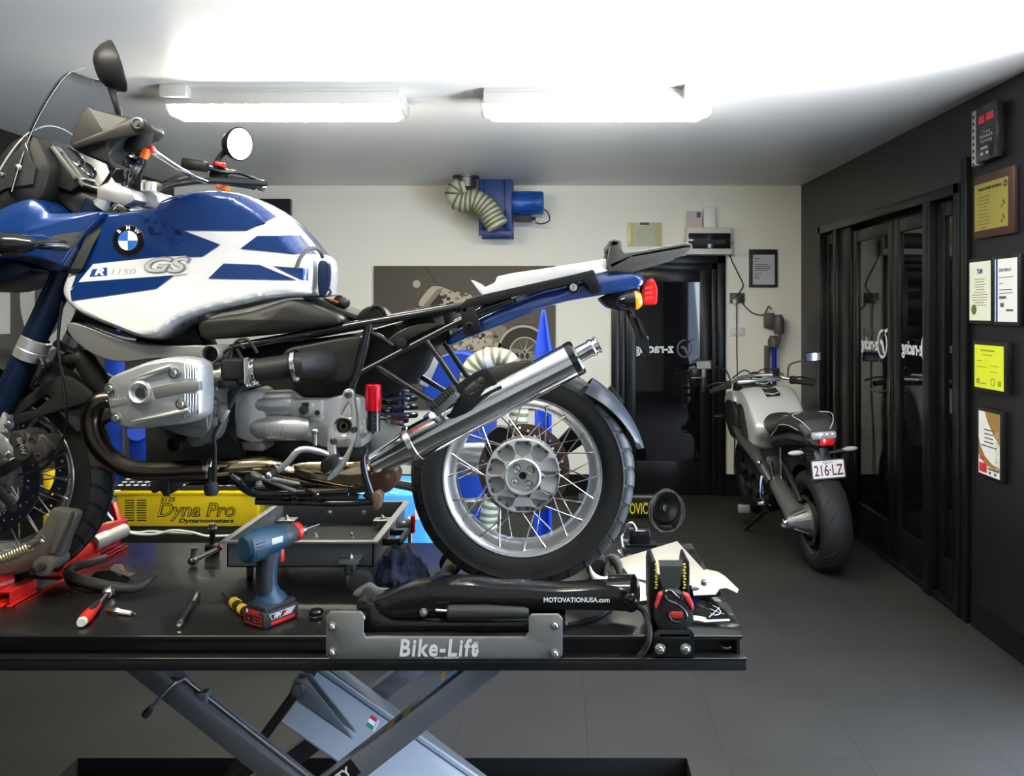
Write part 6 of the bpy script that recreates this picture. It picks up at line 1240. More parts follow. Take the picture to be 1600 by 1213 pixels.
g = MB(); g.lathe([(0.0125, -0.0022), (0.0005, -0.0022)], c + V(0.004, 0, 0), (0, 1, 0), 24, cap=False); g.lathe([(0.0142, 0.0085), (0.0005, 0.0085)], c, (0, 1, 0), 24, cap=False); put('plug_hole', g, blkmt, cov)
bolts(cov, ((272, 583), (283, 631)), HYD + 0.004, 0.0085); bolts(cov, ((172, 607), (182, 653)), HYF + 0.002, 0.0085)
g = MB()
for k in range(6): x = 289 + k * 4.2; g.tube([P(x - 1, 566 + k * 1.3, HYD + 0.018 + k * 0.001), P(x, 580, HYD + 0.006 + k * 0.002), P(x, 592, HYD + 0.004 + k * 0.002)], 0.0022, 6, 2); g.tube([P(x, 615, HYD + 0.004 + k * 0.002), P(x, 640, HYD + 0.006 + k * 0.002), P(x - 1, 656 - k * 1.5, HYD + 0.02 + k * 0.001)], 0.0022, 6, 2)
put('cover_ribs', g, alup, cov)
g = MB(); g.tube([P(204, 594, HYD + 0.006), P(235, 583, HYD + 0.003), P(268, 573, HYD + 0.006)], [0.001, 0.005, 0.008], 12, 4); g.tube([P(205, 659, HYD + 0.01), P(250, 651, HYD + 0.006), P(296, 641, HYD + 0.006)], [0.001, 0.005, 0.008], 12, 4); put('raised_ridges', g, alup, cov)
g = MB(); g.tube([P(166 + k * 2.2, 627 - k * 0.35 + (1.6 if k % 2 else -1.2), HYD + 0.0085 - k * 0.0004) for k in range(14)], 0.0012, 6, 2); put('script_mark', g, chrome, cov)
hdm = M('engine casting', (0.22, 0.215, 0.205), 0.45, 0.65, var=0.2, vscale=16, bump=0.15, bscale=70)
g = MB()
for k in range(7): g.px(smooth([(240, 590), (262, 572), (305, 570), (326, 582), (330, 625), (326, 672), (302, 684), (262, 672), (244, 655)], 2), HYF + 0.105 + k * 0.026, HYF + 0.118 + k * 0.026, 0.002)
g.px([(262, 582), (318, 578), (325, 672), (268, 662)], HYF + 0.1, YC - 0.05, 0.006); bp('cylinder', g, hdm)
g = MB()
for k in range(7): g.px(smooth([(225, 580), (260, 566), (310, 566), (340, 580), (345, 625), (340, 680), (310, 690), (270, 685), (230, 668)], 2), YC + 0.16 + k * 0.026, YC + 0.172 + k * 0.026, 0.002)
g.px([(255, 575), (325, 575), (325, 670), (260, 670)], YC, YC + 0.34, 0.006); g.pillow([P(a, b, YC + 0.36) for a, b in [(225 + (x - 160) * 0.86, 570 + (y - 559) * 0.86) for x, y in hc]], YC + 0.37, 0.045, ex=0.13, layers=6); bp('cylinder', g, hdm, label='far-side cylinder')
g = MB(); g.px(smooth([(308, 640), (330, 632), (342, 640), (340, 668), (330, 690), (300, 700), (290, 682), (306, 660)], 2), HYF + 0.13, HYF + 0.2, 0.01)
for (x, y) in ((322, 650), (312, 676), (334, 660)): g.lathe([(0.014, 0), (0.012, 0.01), (0.004, 0.012), (0.0005, 0.012)], P(x, y, HYF + 0.13), (0, -1, 0), 14)
bp('head_casting', g, hdm)
engd = M('dark engine casing', (0.035, 0.034, 0.032), 0.5, 0.4, var=0.3, vscale=14, bump=0.15, bscale=80)
g = MB(); g.px(smooth([(228, 610), (250, 560), (330, 548), (372, 560), (378, 640), (372, 735), (330, 752), (260, 752), (225, 720)], 2), YC - 0.13, YC + 0.13, 0.015); g.px([(222, 735), (300, 742), (400, 735), (404, 752), (330, 756), (290, 756), (232, 752)], YC - 0.12, YC + 0.12, 0.01)
for k in range(3): g.px([(290, 748 + k * 5), (372, 746 + k * 5), (372, 748 + k * 5), (290, 750 + k * 5)], YC - 0.14, YC + 0.14, 0.001)
g.px([(232, 762), (238, 772), (250, 768), (256, 778), (268, 767), (270, 748), (238, 748)], YC - 0.06, YC + 0.02, 0.004); g.cyl(P(263, 748, YC - 0.1), P(263, 776, YC - 0.1), 0.004, n=10)
g.px([(368, 688), (570, 690), (580, 742), (380, 738)], YC - 0.08, YC + 0.1, 0.006); g.px([(395, 744), (570, 750), (575, 770), (430, 776)], YC - 0.05, YC + 0.1, 0.004); bp('engine_block', g, engd)
# exhaust header
pipe = bpy.data.materials.new('x'); bpy.data.materials.remove(pipe)
pm = M('browned exhaust pipe', (0.075, 0.06, 0.05), 0.27, 1.0, var=0.3, vscale=6)
gp_ = M('gold tinted chrome pipe', (0.55, 0.43, 0.26), 0.12, 1.0, var=0.3, vscale=9)
EY = 2.19
g = MB(); g.tube([P(200, 632, EY + 0.02), P(172, 624, EY), P(152, 630, EY - 0.01), P(142, 655, EY - 0.01), P(149, 688, EY - 0.01), P(172, 716, EY), P(205, 733, EY + 0.01), P(250, 736, EY + 0.03), P(323, 733, EY + 0.05)], [0.022, 0.024] + [0.0255] * 7, 24, 6); bp('exhaust_header', g, pm)
g = MB(); g.tube([P(318, 733, EY + 0.05), P(330, 732, EY + 0.05), P(380, 728, EY + 0.06), P(420, 727, EY + 0.08), P(450, 734, EY + 0.12), P(500, 745, EY + 0.2), P(560, 748, EY + 0.2)], [0.027, 0.024, 0.023, 0.023, 0.024, 0.024, 0.024], 24, 6); bp('exhaust_pipe', g, gp_)
g = MB(); g.lathe([(0.028, -0.008), (0.03, -0.006), (0.03, 0.006), (0.028, 0.008)], P(330, 732, EY + 0.05), (1, 0.1, 0), 28, cap=False); bp('pipe_clamp', g, steel)
g = MB(); g.pillow([P(a, b, 2.3) for a, b in smooth([(440, 728), (480, 720), (540, 720), (575, 724), (580, 745), (560, 764), (500, 760), (455, 748)], 3)], 2.39, 0.09, ex=0.15, layers=6); bp('exhaust_collector', g, gp_, ang=60)
g = MB(); g.px(smooth([(575, 742), (600, 736), (618, 735), (622, 748), (612, 766), (595, 772), (582, 762)], 2), 2.27, 2.34, 0.008); g.cyl(P(606, 744, 2.265), P(606, 744, 2.25), 0.007); bp('exhaust_joint', g, M('rusty brown pipe', (0.17, 0.095, 0.06), 0.45, 0.7, var=0.4, vscale=30))
# intake side: stubs, throttle body, hoses
def stub(x, y, Y, rpx, mat, name, ln=0.09):
    r = rpx * Y / F; g = MB(); g.lathe([(r * 0.86, 0.03), (r * 0.86, 0.0), (r * 0.93, -0.003), (r, 0.0), (r, ln), (r * 0.5, ln)], P(x, y, Y), (0, 1, 0.0), 28, cap=False); q_ = bp(name, g, mat); g = MB(); g.lathe([(r * 0.87, 0.028), (0.0005, 0.028)], P(x, y, Y), (0, 1, 0), 28, cap=False); put('dark_bore', g, blkmt, q_); return q_
stub(328, 554, 2.17, 14.5, alud, 'intake_stub'); stub(271, 695, 2.2, 12.5, engd, 'breather_stub', 0.15)
TYY = 2.19
g = MB(); g.px(rrect(343, 561, 381, 594, 6), TYY - 0.03, TYY + 0.04, 0.008); g.box(P(360, 600, TYY), (0.05, 0.05, 0.02), None, 0.004); tbd = bp('throttle_body', g, blk)
ax = (P(465, 573, TYY) - P(345, 590, TYY)); an = ax.normalized()
g = MB(); g.lathe([(0.026, -0.045), (0.034, -0.04), (0.036, 0.0), (0.034, 0.06), (0.036, 0.09)], P(352, 588, TYY + 0.02), an, 28); put('throttle_casting', g, alud, tbd)
g = MB(); a = P(398, 581, TYY + 0.01); b = P(468, 571, TYY + 0.03); g.tube([a, a + (b - a) * 0.1, a + (b - a) * 0.8, b, P(500, 568, TYY + 0.12), P(520, 566, TYY + 0.2)], [0.031, 0.034, 0.034, 0.036, 0.05, 0.06], 28, 4); bp('intake_hose', g, gm)
for (x, y, r, yy) in ((336, 591, 0.032, 0.02), (389, 583, 0.037, 0.015), (400, 581, 0.036, 0.015), (463, 572, 0.041, 0.03)):
    g = MB(); g.lathe([(r, -0.006), (r + 0.002, -0.005), (r + 0.002, 0.005), (r, 0.006)], P(x, y, TYY + yy), an, 32, cap=False); g.box(P(x + 2, y + r * F / TYY * 0.85, TYY + yy - r * 0.5), (0.014, 0.02, 0.012), None, 0.002); bp('hose_clamp', g, chrome)
g = MB(); g.cyl(P(392, 578, TYY - 0.03), P(392, 578, TYY - 0.045), 0.006); bp('throttle_screw', g, zinc); g = MB(); g.cyl(P(340, 586, TYY - 0.025), P(340, 586, TYY - 0.035), 0.007); bp('throttle_screw', g, zinc); g = MB(); g.px([(380, 560), (386, 558), (388, 600), (382, 602)], TYY - 0.035, TYY - 0.02, 0.002); bp('throttle_lever', g, zinc)
g = MB()
for pts in ([(355, 561), (362, 545), (371, 533), (382, 530), (392, 536), (402, 552)], [(345, 556), (358, 545), (375, 540), (382, 545)], [(370, 545), (378, 560), (382, 572)], [(338, 540), (345, 552), (350, 562)]): g.tube([P(a, b, TYY + 0.01) for a, b in pts], 0.0045, 8, 5)
g.tube([P(312, 640, HYF + 0.08), P(330, 622, HYF + 0.1), P(342, 628, HYF + 0.1), P(339, 650, HYF + 0.08)], 0.004, 8, 5)
g.tube([P(380, 600, TYY), P(362, 632, TYY - 0.02), P(344, 660, TYY - 0.03), P(335, 680, TYY - 0.03), P(336, 705, TYY - 0.03), P(335, 740, TYY - 0.03), P(332, 760, TYY - 0.02)], 0.005, 8, 6)
bp('cables', g, gm)
g = MB(); g.bar(P(357, 640, TYY - 0.024), P(345, 660, TYY - 0.032), 0.012, 0.012, bev=0.003); bp('cable_connector', g, alud)
g = MB(); g.lathe([(0.001, 0), (0.014, 0.002), (0.019, 0.012), (0.018, 0.03), (0.012, 0.036), (0.011, 0.075), (0.001, 0.075)], P(330, 775, TYY - 0.02), (0.05, 0, 1), 20); bp('lambda_sensor', g, dkgry)
# gearbox and bell housing
GYF = 2.26
sgm = M('satin silver gearbox', (0.62, 0.62, 0.60), 0.34, 0.65, bump=0.05, bscale=200)
g = MB(); g.px(smooth([(350, 622), (356, 612), (372, 606), (372, 690), (358, 684), (350, 672)], 2), GYF + 0.01, YC + 0.14, 0.006); bp('bell_housing_ring', g, M('dark grey ring', (0.05, 0.05, 0.052), 0.5, 0.3))
g = MB(); g.px(smooth([(367, 622), (386, 612), (410, 612), (412, 690), (374, 686), (367, 676)], 2), GYF, YC + 0.14, 0.008)
g.px([(405, 613), (448, 611), (458, 618), (464, 624), (505, 624), (540, 616), (563, 622), (566, 700), (505, 700), (478, 690), (405, 688)], GYF + 0.04, YC + 0.12, 0.008); gb = bp('gearbox', g, sgm)
g = MB(); g.tube([P(404, 631, GYF + 0.03), P(410, 631, GYF + 0.03), P(452, 631, GYF + 0.03), P(459, 631, GYF + 0.03)], [0.03, 0.034, 0.034, 0.029], 28); put('starter_cover', g, sgm, gb)
g = MB(); g.tube([P(404, 668, GYF + 0.03), P(410, 668, GYF + 0.025), P(472, 668, GYF + 0.025), P(478, 668, GYF + 0.03)], [0.034, 0.038, 0.037, 0.032], 32); put('lower_cover', g, sgm, gb)
g = MB()
for k in range(6): g.px(rrect(415 + k * 5, 666, 417.6 + k * 5, 680, 1.2, 3), GYF - 0.0135, GYF - 0.008, 0.001)
put('cover_slots', g, M('slot shadow grey', (0.38, 0.38, 0.36), 0.5, 0.6), gb)
g = MB(); g.px(rrect(450, 625, 503, 652, 4), GYF + 0.005, GYF + 0.05, 0.004); g.px([(480, 650), (503, 650), (503, 660), (484, 660)], GYF + 0.01, GYF + 0.05, 0.003); g.px(smooth([(465, 630), (488, 630), (488, 645), (476, 653), (465, 645)], 2), GYF - 0.004, GYF + 0.02, 0.003); put('gearbox_lug', g, sgm, gb)
g = MB(); g.lathe([(0.012, 0), (0.012, 0.012), (0.004, 0.014), (0.0005, 0.014)], P(476, 640, GYF - 0.004), (0, -1, 0), 20); g.lathe([(0.007, 0), (0.007, 0.005), (0.0005, 0.005)], P(496, 645, GYF + 0.004), (0, -1, 0), 16); g.px([(471, 630), (482, 630), (482, 636), (471, 636)], GYF - 0.012, GYF, 0.002); put('filler_plug', g, dkgry, gb)
g = MB(); g.px([(375, 690), (410, 690), (414, 700), (410, 706), (380, 704)], GYF + 0.02, YC, 0.004); bp('sump_lug', g, alud)
g = MB(); g.cyl(P(492, 696, GYF), P(492, 676, GYF), 0.006); g.ball(P(492, 674, GYF), 0.010, 14); bp('shift_linkage', g, zinc)
# footrest bracket
BYF = 2.20
br = smooth([(535, 616), (538, 610), (544, 608), (550, 610), (553, 616), (554, 630), (557, 650), (557, 672), (553, 690), (546, 711), (536, 731), (524, 746), (512, 752), (511, 747), (520, 733), (524, 720), (513, 712), (511, 690), (512, 672), (517, 658), (528, 640), (532, 628)], 2)
hl = [smooth([(544, 629), (548, 640), (549, 652), (543, 653), (533, 650), (534, 646)], 2), circ(536, 667, 13.5, 28), smooth([(524, 694), (532, 692), (545, 687), (547, 694), (541, 706), (534, 716), (526, 713), (524, 703)], 2)]
g = MB(); g.pxplate(br, hl, BYF, BYF + 0.022, 0.003, 2); fb = bp('footrest_bracket', g, M('machined silver', (0.66, 0.66, 0.64), 0.28, 0.8))
g = MB(); g.lathe([(0.023, 0.0), (0.0185, 0.004), (0.0175, 0.03)], P(536, 667, BYF), (0, 1, 0), 28, cap=False); put('bush', g, dsteel, fb)
g = MB(); g.lathe([(0.012, 0.012), (0.012, 0.006), (0.007, 0.006), (0.006, 0.012)], P(536, 667, BYF), (0, 1, 0), 20); g.lathe([(0.0175, 0.02), (0.0005, 0.02)], P(536, 667, BYF), (0, 1, 0), 24, cap=False); put('bush_core', g, M('oily brass', (0.09, 0.07, 0.04), 0.4, 0.8), fb)
bolts(fb, ((544, 617), (553, 671), (521, 689)), BYF - 0.001, 0.006, dsteel)
g = MB(); g.tube([P(432, 738, BYF - 0.02), P(450, 722, BYF - 0.02), P(464, 706, BYF - 0.02), P(478, 702, BYF - 0.015), P(500, 706, BYF - 0.005), P(516, 712, BYF + 0.01)], [0.007, 0.0085, 0.009, 0.009, 0.0085, 0.008], 14, 4); gl = bp('gear_lever', g, M('brushed lever', (0.72, 0.72, 0.70), 0.3, 0.8))
g = MB(); g.tube([P(421, 743, BYF - 0.03), P(426, 740, BYF - 0.025), P(434, 736, BYF - 0.02)], [0.0095, 0.010, 0.009], 12); put('lever_rubber', g, blkmt, gl)
g = MB(); g.ball(P(420, 743, BYF - 0.03), 0.011, 14); put('lever_tip', g, zinc, gl)
g = MB(); g.px([(500, 722), (512, 715), (522, 715), (520, 730), (508, 742), (500, 738)], BYF - 0.05, BYF + 0.02, 0.005); bp('footrest', g, blk)
# stands
g = MB(); g.tube([P(362, 744, 2.24), P(372, 752, 2.24), P(388, 766, 2.25), P(410, 772, 2.26), P(470, 770, 2.28), P(545, 768, 2.3)], [0.016, 0.014, 0.013, 0.012, 0.012, 0.012], 14, 4); g.tube([P(400, 783, 2.3), P(450, 785, 2.3), P(545, 787, 2.3), P(585, 784, 2.3)], 0.011, 12, 3); g.px([(565, 775), (580, 762), (588, 770), (592, 795), (585, 790)], 2.26, 2.29, 0.004); g.px([(370, 742), (392, 738), (410, 748), (390, 768), (372, 760)], 2.24, 2.34, 0.006)
for x in (462, 496): g.lathe([(0.016, -0.008), (0.016, 0.008)], P(x, 776, 2.28), (1, 0, 0), 16)
for pts in ([(462, 758), (475, 764), (492, 772), (496, 780)], [(470, 760), (478, 756), (492, 758)]): g.tube([P(a, b, 2.24) for a, b in pts], 0.004, 8, 4)
bp('centre_stand', g, blkgl)
for (p, q_) in (((406, 745), (462, 768)), ((424, 748), (468, 757))): g = MB(); g.cyl(P(*p, 2.23), P(*q_, 2.25), 0.007, n=14); bp('stand_spring', g, alud)
g = MB(); g.box(P(400, 743, 2.225), (0.03, 0.02, 0.016), (V(0, 1, 0), 0.3), 0.004); bolt(g, P(405, 756, 2.225), 0.006); bp('spring_clip', g, zinc)
g = MB(); g.tube([P(571, 702, 2.2), P(567, 714, 2.2), P(570, 740, 2.2), P(577, 764, 2.2), P(584, 784, 2.2)], [0.007, 0.008, 0.009, 0.010, 0.011], 12, 4); bp('side_stand', g, blkgl)
g = MB(); g.px([(580, 772), (589, 768), (597, 775), (593, 795), (587, 800), (582, 792)], 2.19, 2.23, 0.004); bp('stand_foot', g, M('scuffed brown foot', (0.16, 0.10, 0.06), 0.5, 0.5))
# airbox, ducts, inner masses
abm = M('olive grey airbox plastic', (0.018, 0.0175, 0.0155), 0.42, bump=0.05, bscale=240, spec=0.3)
g = MB(); g.px(smooth([(446, 546), (480, 538), (562, 524), (562, 545), (556, 572), (544, 598), (470, 598), (440, 592), (438, 566)], 2), YC - 0.14, YC + 0.14, 0.015, 3); bp('airbox', g, abm)
g = MB(); g.px([(350, 545), (440, 536), (560, 520), (640, 498), (700, 482), (704, 528), (672, 545), (655, 585), (625, 612), (590, 625), (440, 622), (360, 606)], YC - 0.09, YC + 0.09, 0.01); bp('inner_body', g, blk)
g = MB(); g.pillow([P(a, b, YC - 0.13) for a, b in smooth([(311, 522), (313, 503), (350, 494), (395, 486), (432, 474), (460, 467), (480, 471), (510, 482), (534, 492), (542, 502), (530, 508), (480, 515), (430, 522), (350, 530), (318, 530)], 3)], YC, 0.16, ex=0.12, layers=8); bp('air_duct', g, abm, ang=60)
g = MB(); g.px([(470, 465), (498, 466), (530, 482), (562, 494), (556, 500), (530, 492), (500, 480)], YC - 0.10, YC + 0.1, 0.004); g.ball(P(537, 473, YC - 0.06), (0.018, 0.03, 0.018), 16); g.cyl(P(530, 470, YC - 0.07), P(530, 470, YC + 0.02), 0.016, n=18); g.tube([P(505, 468, YC - 0.08), P(520, 472, YC - 0.08), P(532, 478, YC - 0.07)], 0.006, 8, 4); bp('wiring_connector', g, dkgry)
g = MB(); g.tube([P(515, 469, YC - 0.09), P(522, 470, YC - 0.092), P(529, 473, YC - 0.09)], 0.0022, 6, 3); bp('red_wire', g, orng)
g = MB(); g.px(smooth([(558, 500), (562, 488), (572, 480), (582, 478), (596, 482), (604, 490), (604, 494)], 2), YC - 0.13, YC - 0.06, 0.004); g.tube([P(578, 484, YC - 0.13), P(586, 478, YC - 0.13), P(596, 482, YC - 0.13), P(600, 490, YC - 0.13)], 0.006, 8, 4); g.px([(615, 492), (640, 484), (690, 476), (688, 480), (618, 495)], YC - 0.125, YC + 0.125, 0.002); bp('seat_latch', g, blk)
# subframe tubes, both sides
fr = M('gloss black frame', (0.010, 0.010, 0.0105), 0.2, coat=0.6)
for s in (-1, 1):
    Ys = YC - 0.135; d_ = V(0, (2 * 0.135 if s > 0 else 0), 0)
    def T(pts, r, nm): g = MB(); g.tube([P(a, b, Ys) + d_ for a, b in pts], r, 14); return bp(nm, g, fr)
    T([(335, 551), (380, 540), (430, 531), (565, 506), (700, 483), (762, 470)], 0.0115, 'subframe_rail')
    T([(577, 506), (570, 540), (560, 580)], 0.0125, 'subframe_upright'); T([(560, 580), (552, 600), (545, 622)], 0.0115, 'subframe_upright')
    T([(557, 586), (620, 553), (700, 511), (760, 482), (800, 468)], 0.0095, 'subframe_rail')
    T([(587, 571), (630, 599), (680, 630)], 0.0085, 'subframe_brace'); T([(665, 531), (690, 565), (712, 598), (720, 604)], 0.0085, 'subframe_brace')
    T([(580, 520), (598, 529), (615, 541)], 0.008, 'subframe_brace')
g = MB(); g.px(smooth([(606, 530), (640, 510), (672, 505), (690, 508), (640, 530), (620, 546), (612, 545)], 2), YC - 0.13, YC - 0.1, 0.004); g.lathe([(0.014, 0), (0.014, 0.006), (0.005, 0.008), (0.0005, 0.008)], P(628, 535, YC - 0.145), (0, -1, 0), 18); bp('side_bracket', g, abm)
g = MB(); g.px([(676, 498), (690, 494), (694, 506), (684, 512)], YC - 0.12, YC - 0.1, 0.003); bp('relay', g, M('pale brown relay', (0.16, 0.14, 0.11), 0.5))
# shock absorber, preload can, swing arm plate
shk = M('blue black spring', (0.01, 0.02, 0.05), 0.25, coat=0.5)
g = MB(); pts = []
for k in range(4 * 16 + 1):
    an = 2 * PI * k / 16; c = P(620, 596 + k * 0.82, YC); pts.append(c + V(0.055 * math.cos(an), 0.055 * math.sin(an), 0))
g.tube(pts, 0.009, 10); bp('shock_spring', g, shk)
g = MB(); g.lathe([(0.001, 0), (0.035, 0), (0.035, 0.012), (0.022, 0.014), (0.022, 0.11), (0.001, 0.11)], P(620, 660, YC), (0, 0, 1), 24); g.cyl(P(620, 690, YC), P(620, 660, YC), 0.014); bp('shock_body', g, dsteel)
g = MB(); g.lathe([(0.024, 0), (0.026, 0.004), (0.026, 0.014), (0.024, 0.018)], P(622, 656, YC - 0.01), (0, 0, 1), 24); bp('shock_collar', g, redp)
g = MB(); g.px(smooth([(560, 660), (600, 655), (640, 672), (668, 690), (668, 720), (620, 712), (580, 716), (562, 700)], 2), YC - 0.02, YC + 0.06, 0.01); bp('swingarm_pivot', g, sgm)
RY_ = 2.19
g = MB(); r = 12.6 * RY_ / F; g.lathe([(0.001, 0.0), (r, 0.0), (r, 0.064), (r * 0.9, 0.068), (r * 0.2, 0.068), (r * 0.18, 0.066), (0.0005, 0.066)], P(583.5, 641, RY_), (0, 0, 1), 32); pc = bp('preload_can', g, reda, label='red anodised preload can')
g = MB(); r2 = 10.5 * RY_ / F; g.lathe([(0.001, 0), (0.004, 0), (0.004, 0.008), (r2, 0.008), (r2, 0.064), (0.001, 0.064)], P(584, 678, RY_), (0, 0, 1), 28); put('can_body', g, blkgl, pc)
g = MB()
for k in range(4): g.box(P(588, 648 + k * 6, RY_) + V(0, -r2 * 0.93, 0), (0.008, 0.0012, 0.0016))
put('can_marks', g, gry, pc)
g = MB(); g.px([(566, 655), (572, 655), (572, 672), (594, 668), (594, 674), (566, 680)], RY_, RY_ + 0.02, 0.002); g.px(smooth([(562, 668), (575, 672), (570, 684), (562, 684)], 2), RY_ + 0.01, RY_ + 0.03, 0.003); bp('can_bracket', g, alup)
# ---- silencer
SYM = 2.235; sa = P(641, 696, SYM - 0.0); sb2 = P(902, 558, SYM); sd = (sb2 - sa).normalized(); sl = (sb2 - sa).length
g = MB(); g.lathe([(0.046, 0.0), (0.048, 0.006), (0.048, sl - 0.012), (0.0465, sl)], sa, sd, 48, cap=False); sil = bp('silencer', g, chrome)
g = MB(); g.lathe([(0.0495, sl - 0.02), (0.0495, sl - 0.002), (0.045, sl + 0.004), (0.02, sl + 0.004)], sa, sd, 48, cap=False); put('end_cap', g, blkgl, sil)
ta = P(903, 555, SYM); tb_ = ta + sd * 0.062
g = MB(); g.lathe([(0.022, -0.01), (0.022, 0.035), (0.0245, 0.04), (0.0245, 0.046), (0.021, 0.05), (0.021, 0.055), (0.024, 0.058), (0.024, 0.062), (0.018, 0.064), (0.016, 0.03), (0.0005, 0.03)], ta, sd, 32); put('tail_pipe', g, chrome, sil)
g = MB(); g.lathe([(0.0485, -0.004), (0.0515, -0.002), (0.0515, 0.012), (0.0485, 0.014)], sa + sd * 0.004, sd, 48, cap=False); put('strap_ring', g, steel, sil)
g = MB(); g.lathe([(0.046, 0.002), (0.040, -0.03), (0.033, -0.075), (0.03, -0.11), (0.026, -0.112)], sa, sd, 40); put('inlet_cone', g, chrome, sil)
g = MB(); m = Matrix(((1, 0, 0, 0), (0, 0, -1, SYM - 0.052), (0, 1, 0, 0), (0, 0, 0, 1))); zz = lambda l: [((a - CX) * 2.18 / F, EYE - (b - HY) * 2.18 / F) for a, b in l]
g.plate(zz(smooth([(712, 604), (722, 596), (742, 582), (758, 577), (764, 580), (777, 596), (772, 603), (760, 606), (735, 640), (715, 650), (700, 652), (716, 622)], 2)), [zz(smooth([(726, 608), (752, 588), (758, 599), (737, 616), (730, 614)], 2))], 0.012, m, 0.002); bp('silencer_bracket', g, blk)
g = MB(); a = P(676, 640, SYM - 0.075); b = P(710, 608, SYM - 0.075); pd = (b - a).normalized(); g.bar(a + V(0.008, 0, -0.010), b + V(0.008, 0, -0.010), 0.04, 0.022, bev=0.005); pg = bp('pillion_footrest', g, M('grey footrest metal', (0.12, 0.125, 0.125), 0.45, 0.4))
g = MB(); up_ = V(-pd.z, 0, pd.x)
for k in range(10): g.bar(a + (b - a) * (k / 9.0) + up_ * 0.005 + V(0, -0.024, 0), a + (b - a) * (k / 9.0) + up_ * 0.005 + V(0, 0.024, 0), 0.0045, 0.022, up_, 0.0015)
g.bar(a + up_ * 0.004, b + up_ * 0.004, 0.046, 0.012, up_, 0.002); put('ribbed_rubber', g, blkmt, pg)
g = MB(); g.cyl(P(676, 648, SYM - 0.08), P(684, 656, SYM - 0.05), 0.010); g.cyl(P(688, 652, SYM - 0.06), P(690, 648, SYM - 0.04), 0.007); put('footrest_pivot', g, zinc, pg)
g = MB(); g.px(smooth([(745, 598), (775, 575), (800, 567), (835, 565), (800, 585), (770, 600)], 2), SYM - 0.02, SYM + 0.02, 0.005); bp('heat_shield', g, M('olive grey shield', (0.045, 0.042, 0.03), 0.4))
# ---- tail: blue rear fender, white seat pan, rails, rack, lamp
g = MB(); g.pillow([P(a, b, YC - 0.11) for a, b in smooth([(696, 541), (699, 526), (744, 500), (770, 488), (837, 458), (881, 446), (938, 428), (990, 424), (1008, 434), (1006, 446), (980, 454), (934, 462), (891, 470), (845, 481), (805, 494), (752, 514), (720, 531)], 3)], YC, 0.12, ex=0.08, layers=8); bp('rear_fender', g, bluep, ang=60)
g = MB(); g.px([(735, 437), (740, 439), (755, 450), (773, 442), (777, 432), (800, 427), (850, 420), (947, 405), (950, 423), (905, 434), (837, 453), (769, 478), (762, 468), (750, 458)], YC - 0.125, YC + 0.125, 0.006); bp('seat_pan', g, whitep, label='white seat pan')
for s in (-1, 1):
    y0 = YC - 0.16 if s < 0 else YC + 0.13
    dy = V(0, y0 - (YC - 0.16), 0)
    def PX(mb, pts, th, bev): return mb.prism([P(a, b, YC - 0.16) + dy for a, b in pts], (0, th, 0), bev)
    g = MB(); PX(g, [(719, 486), (720, 475), (728, 467), (760, 459), (900, 428), (927, 421), (932, 430), (905, 440), (760, 474), (732, 482), (728, 492)], 0.03, 0.004); rl = bp('seat_rail', g, blk)
    g = MB(); PX(g, [(719, 484), (727, 480), (740, 478), (752, 515), (751, 518), (729, 528), (724, 520)], 0.02, 0.003); g.lathe([(0.012, 0), (0.012, 0.008), (0.006, 0.010), (0.005, 0.004), (0.0005, 0.004)], P(734, 509, YC - 0.16) + dy, (0, -1, 0), 18); put('rail_bracket', g, blk, rl)
    g = MB(); PX(g, [(906, 436), (930, 428), (941, 452), (938, 457), (925, 461), (918, 446)], 0.03, 0.003); g.lathe([(0.007, 0), (0.007, 0.006), (0.0005, 0.006)], P(936, 449, YC - 0.16) + dy, (0, -1, 0), 14); put('rail_bracket', g, blk, rl)
g = MB(); g.lathe([(0.018, 0.02), (0.020, 0.0), (0.016, -0.006), (0.0005, -0.006)], P(896, 451, YC - 0.122), (0, 1, 0), 28); lk = bp('seat_lock', g, blkmt)
g = MB(); g.lathe([(0.0105, 0), (0.0105, -0.004), (0.0005, -0.004)], P(896, 449, YC - 0.128), (0, 1, 0), 24); put('lock_barrel', g, chrome, lk)
g = MB(); g.box(P(896, 449, YC - 0.1328), (0.0022, 0.001, 0.012)); put('key_slot', g, blkmt, lk)
rkm = M('grey luggage rack', (0.055, 0.055, 0.052), 0.42, bump=0.04, bscale=240)
g = MB(); rk = [(947, 420), (950, 404), (954, 378), (957, 373), (968, 374), (971, 378), (972, 390), (976, 395), (1000, 392), (1056, 382), (1071, 379), (1081, 380), (1083, 388), (1069, 399), (993, 421), (952, 424)]
for y0 in (YC - 0.135, YC + 0.105): g.prism([P(a, b, YC - 0.135) + V(0, y0 - YC + 0.135, 0) for a, b in rk], (0, 0.03, 0), 0.005)
g.prism([P(a, b, YC - 0.135) for a, b in [(985, 397), (1070, 381), (1082, 382), (1080, 388), (985, 404)]], (0, 0.27, 0), 0.004); g.prism([P(a, b, YC - 0.135) for a, b in [(952, 376), (968, 376), (966, 384), (952, 386)]], (0, 0.27, 0), 0.003)
g.prism([P(a, b, YC - 0.135) for a, b in [(952, 412), (985, 398), (985, 404), (955, 420)]], (0, 0.27, 0), 0.003); bp('luggage_rack', g, rkm)
lampr = M('red lamp lens', (0.75, 0.015, 0.012), 0.12, coat=0.6); amb = M('amber lens', (0.9, 0.24, 0.01), 0.12, coat=0.6)
g = MB(); g.px([(1000, 476), (1003, 449), (1009, 436), (1019, 433), (1025, 441), (1028, 452), (1027, 476)], YC - 0.07, YC + 0.07, 0.006); tl = bp('tail_lamp', g, lampr)
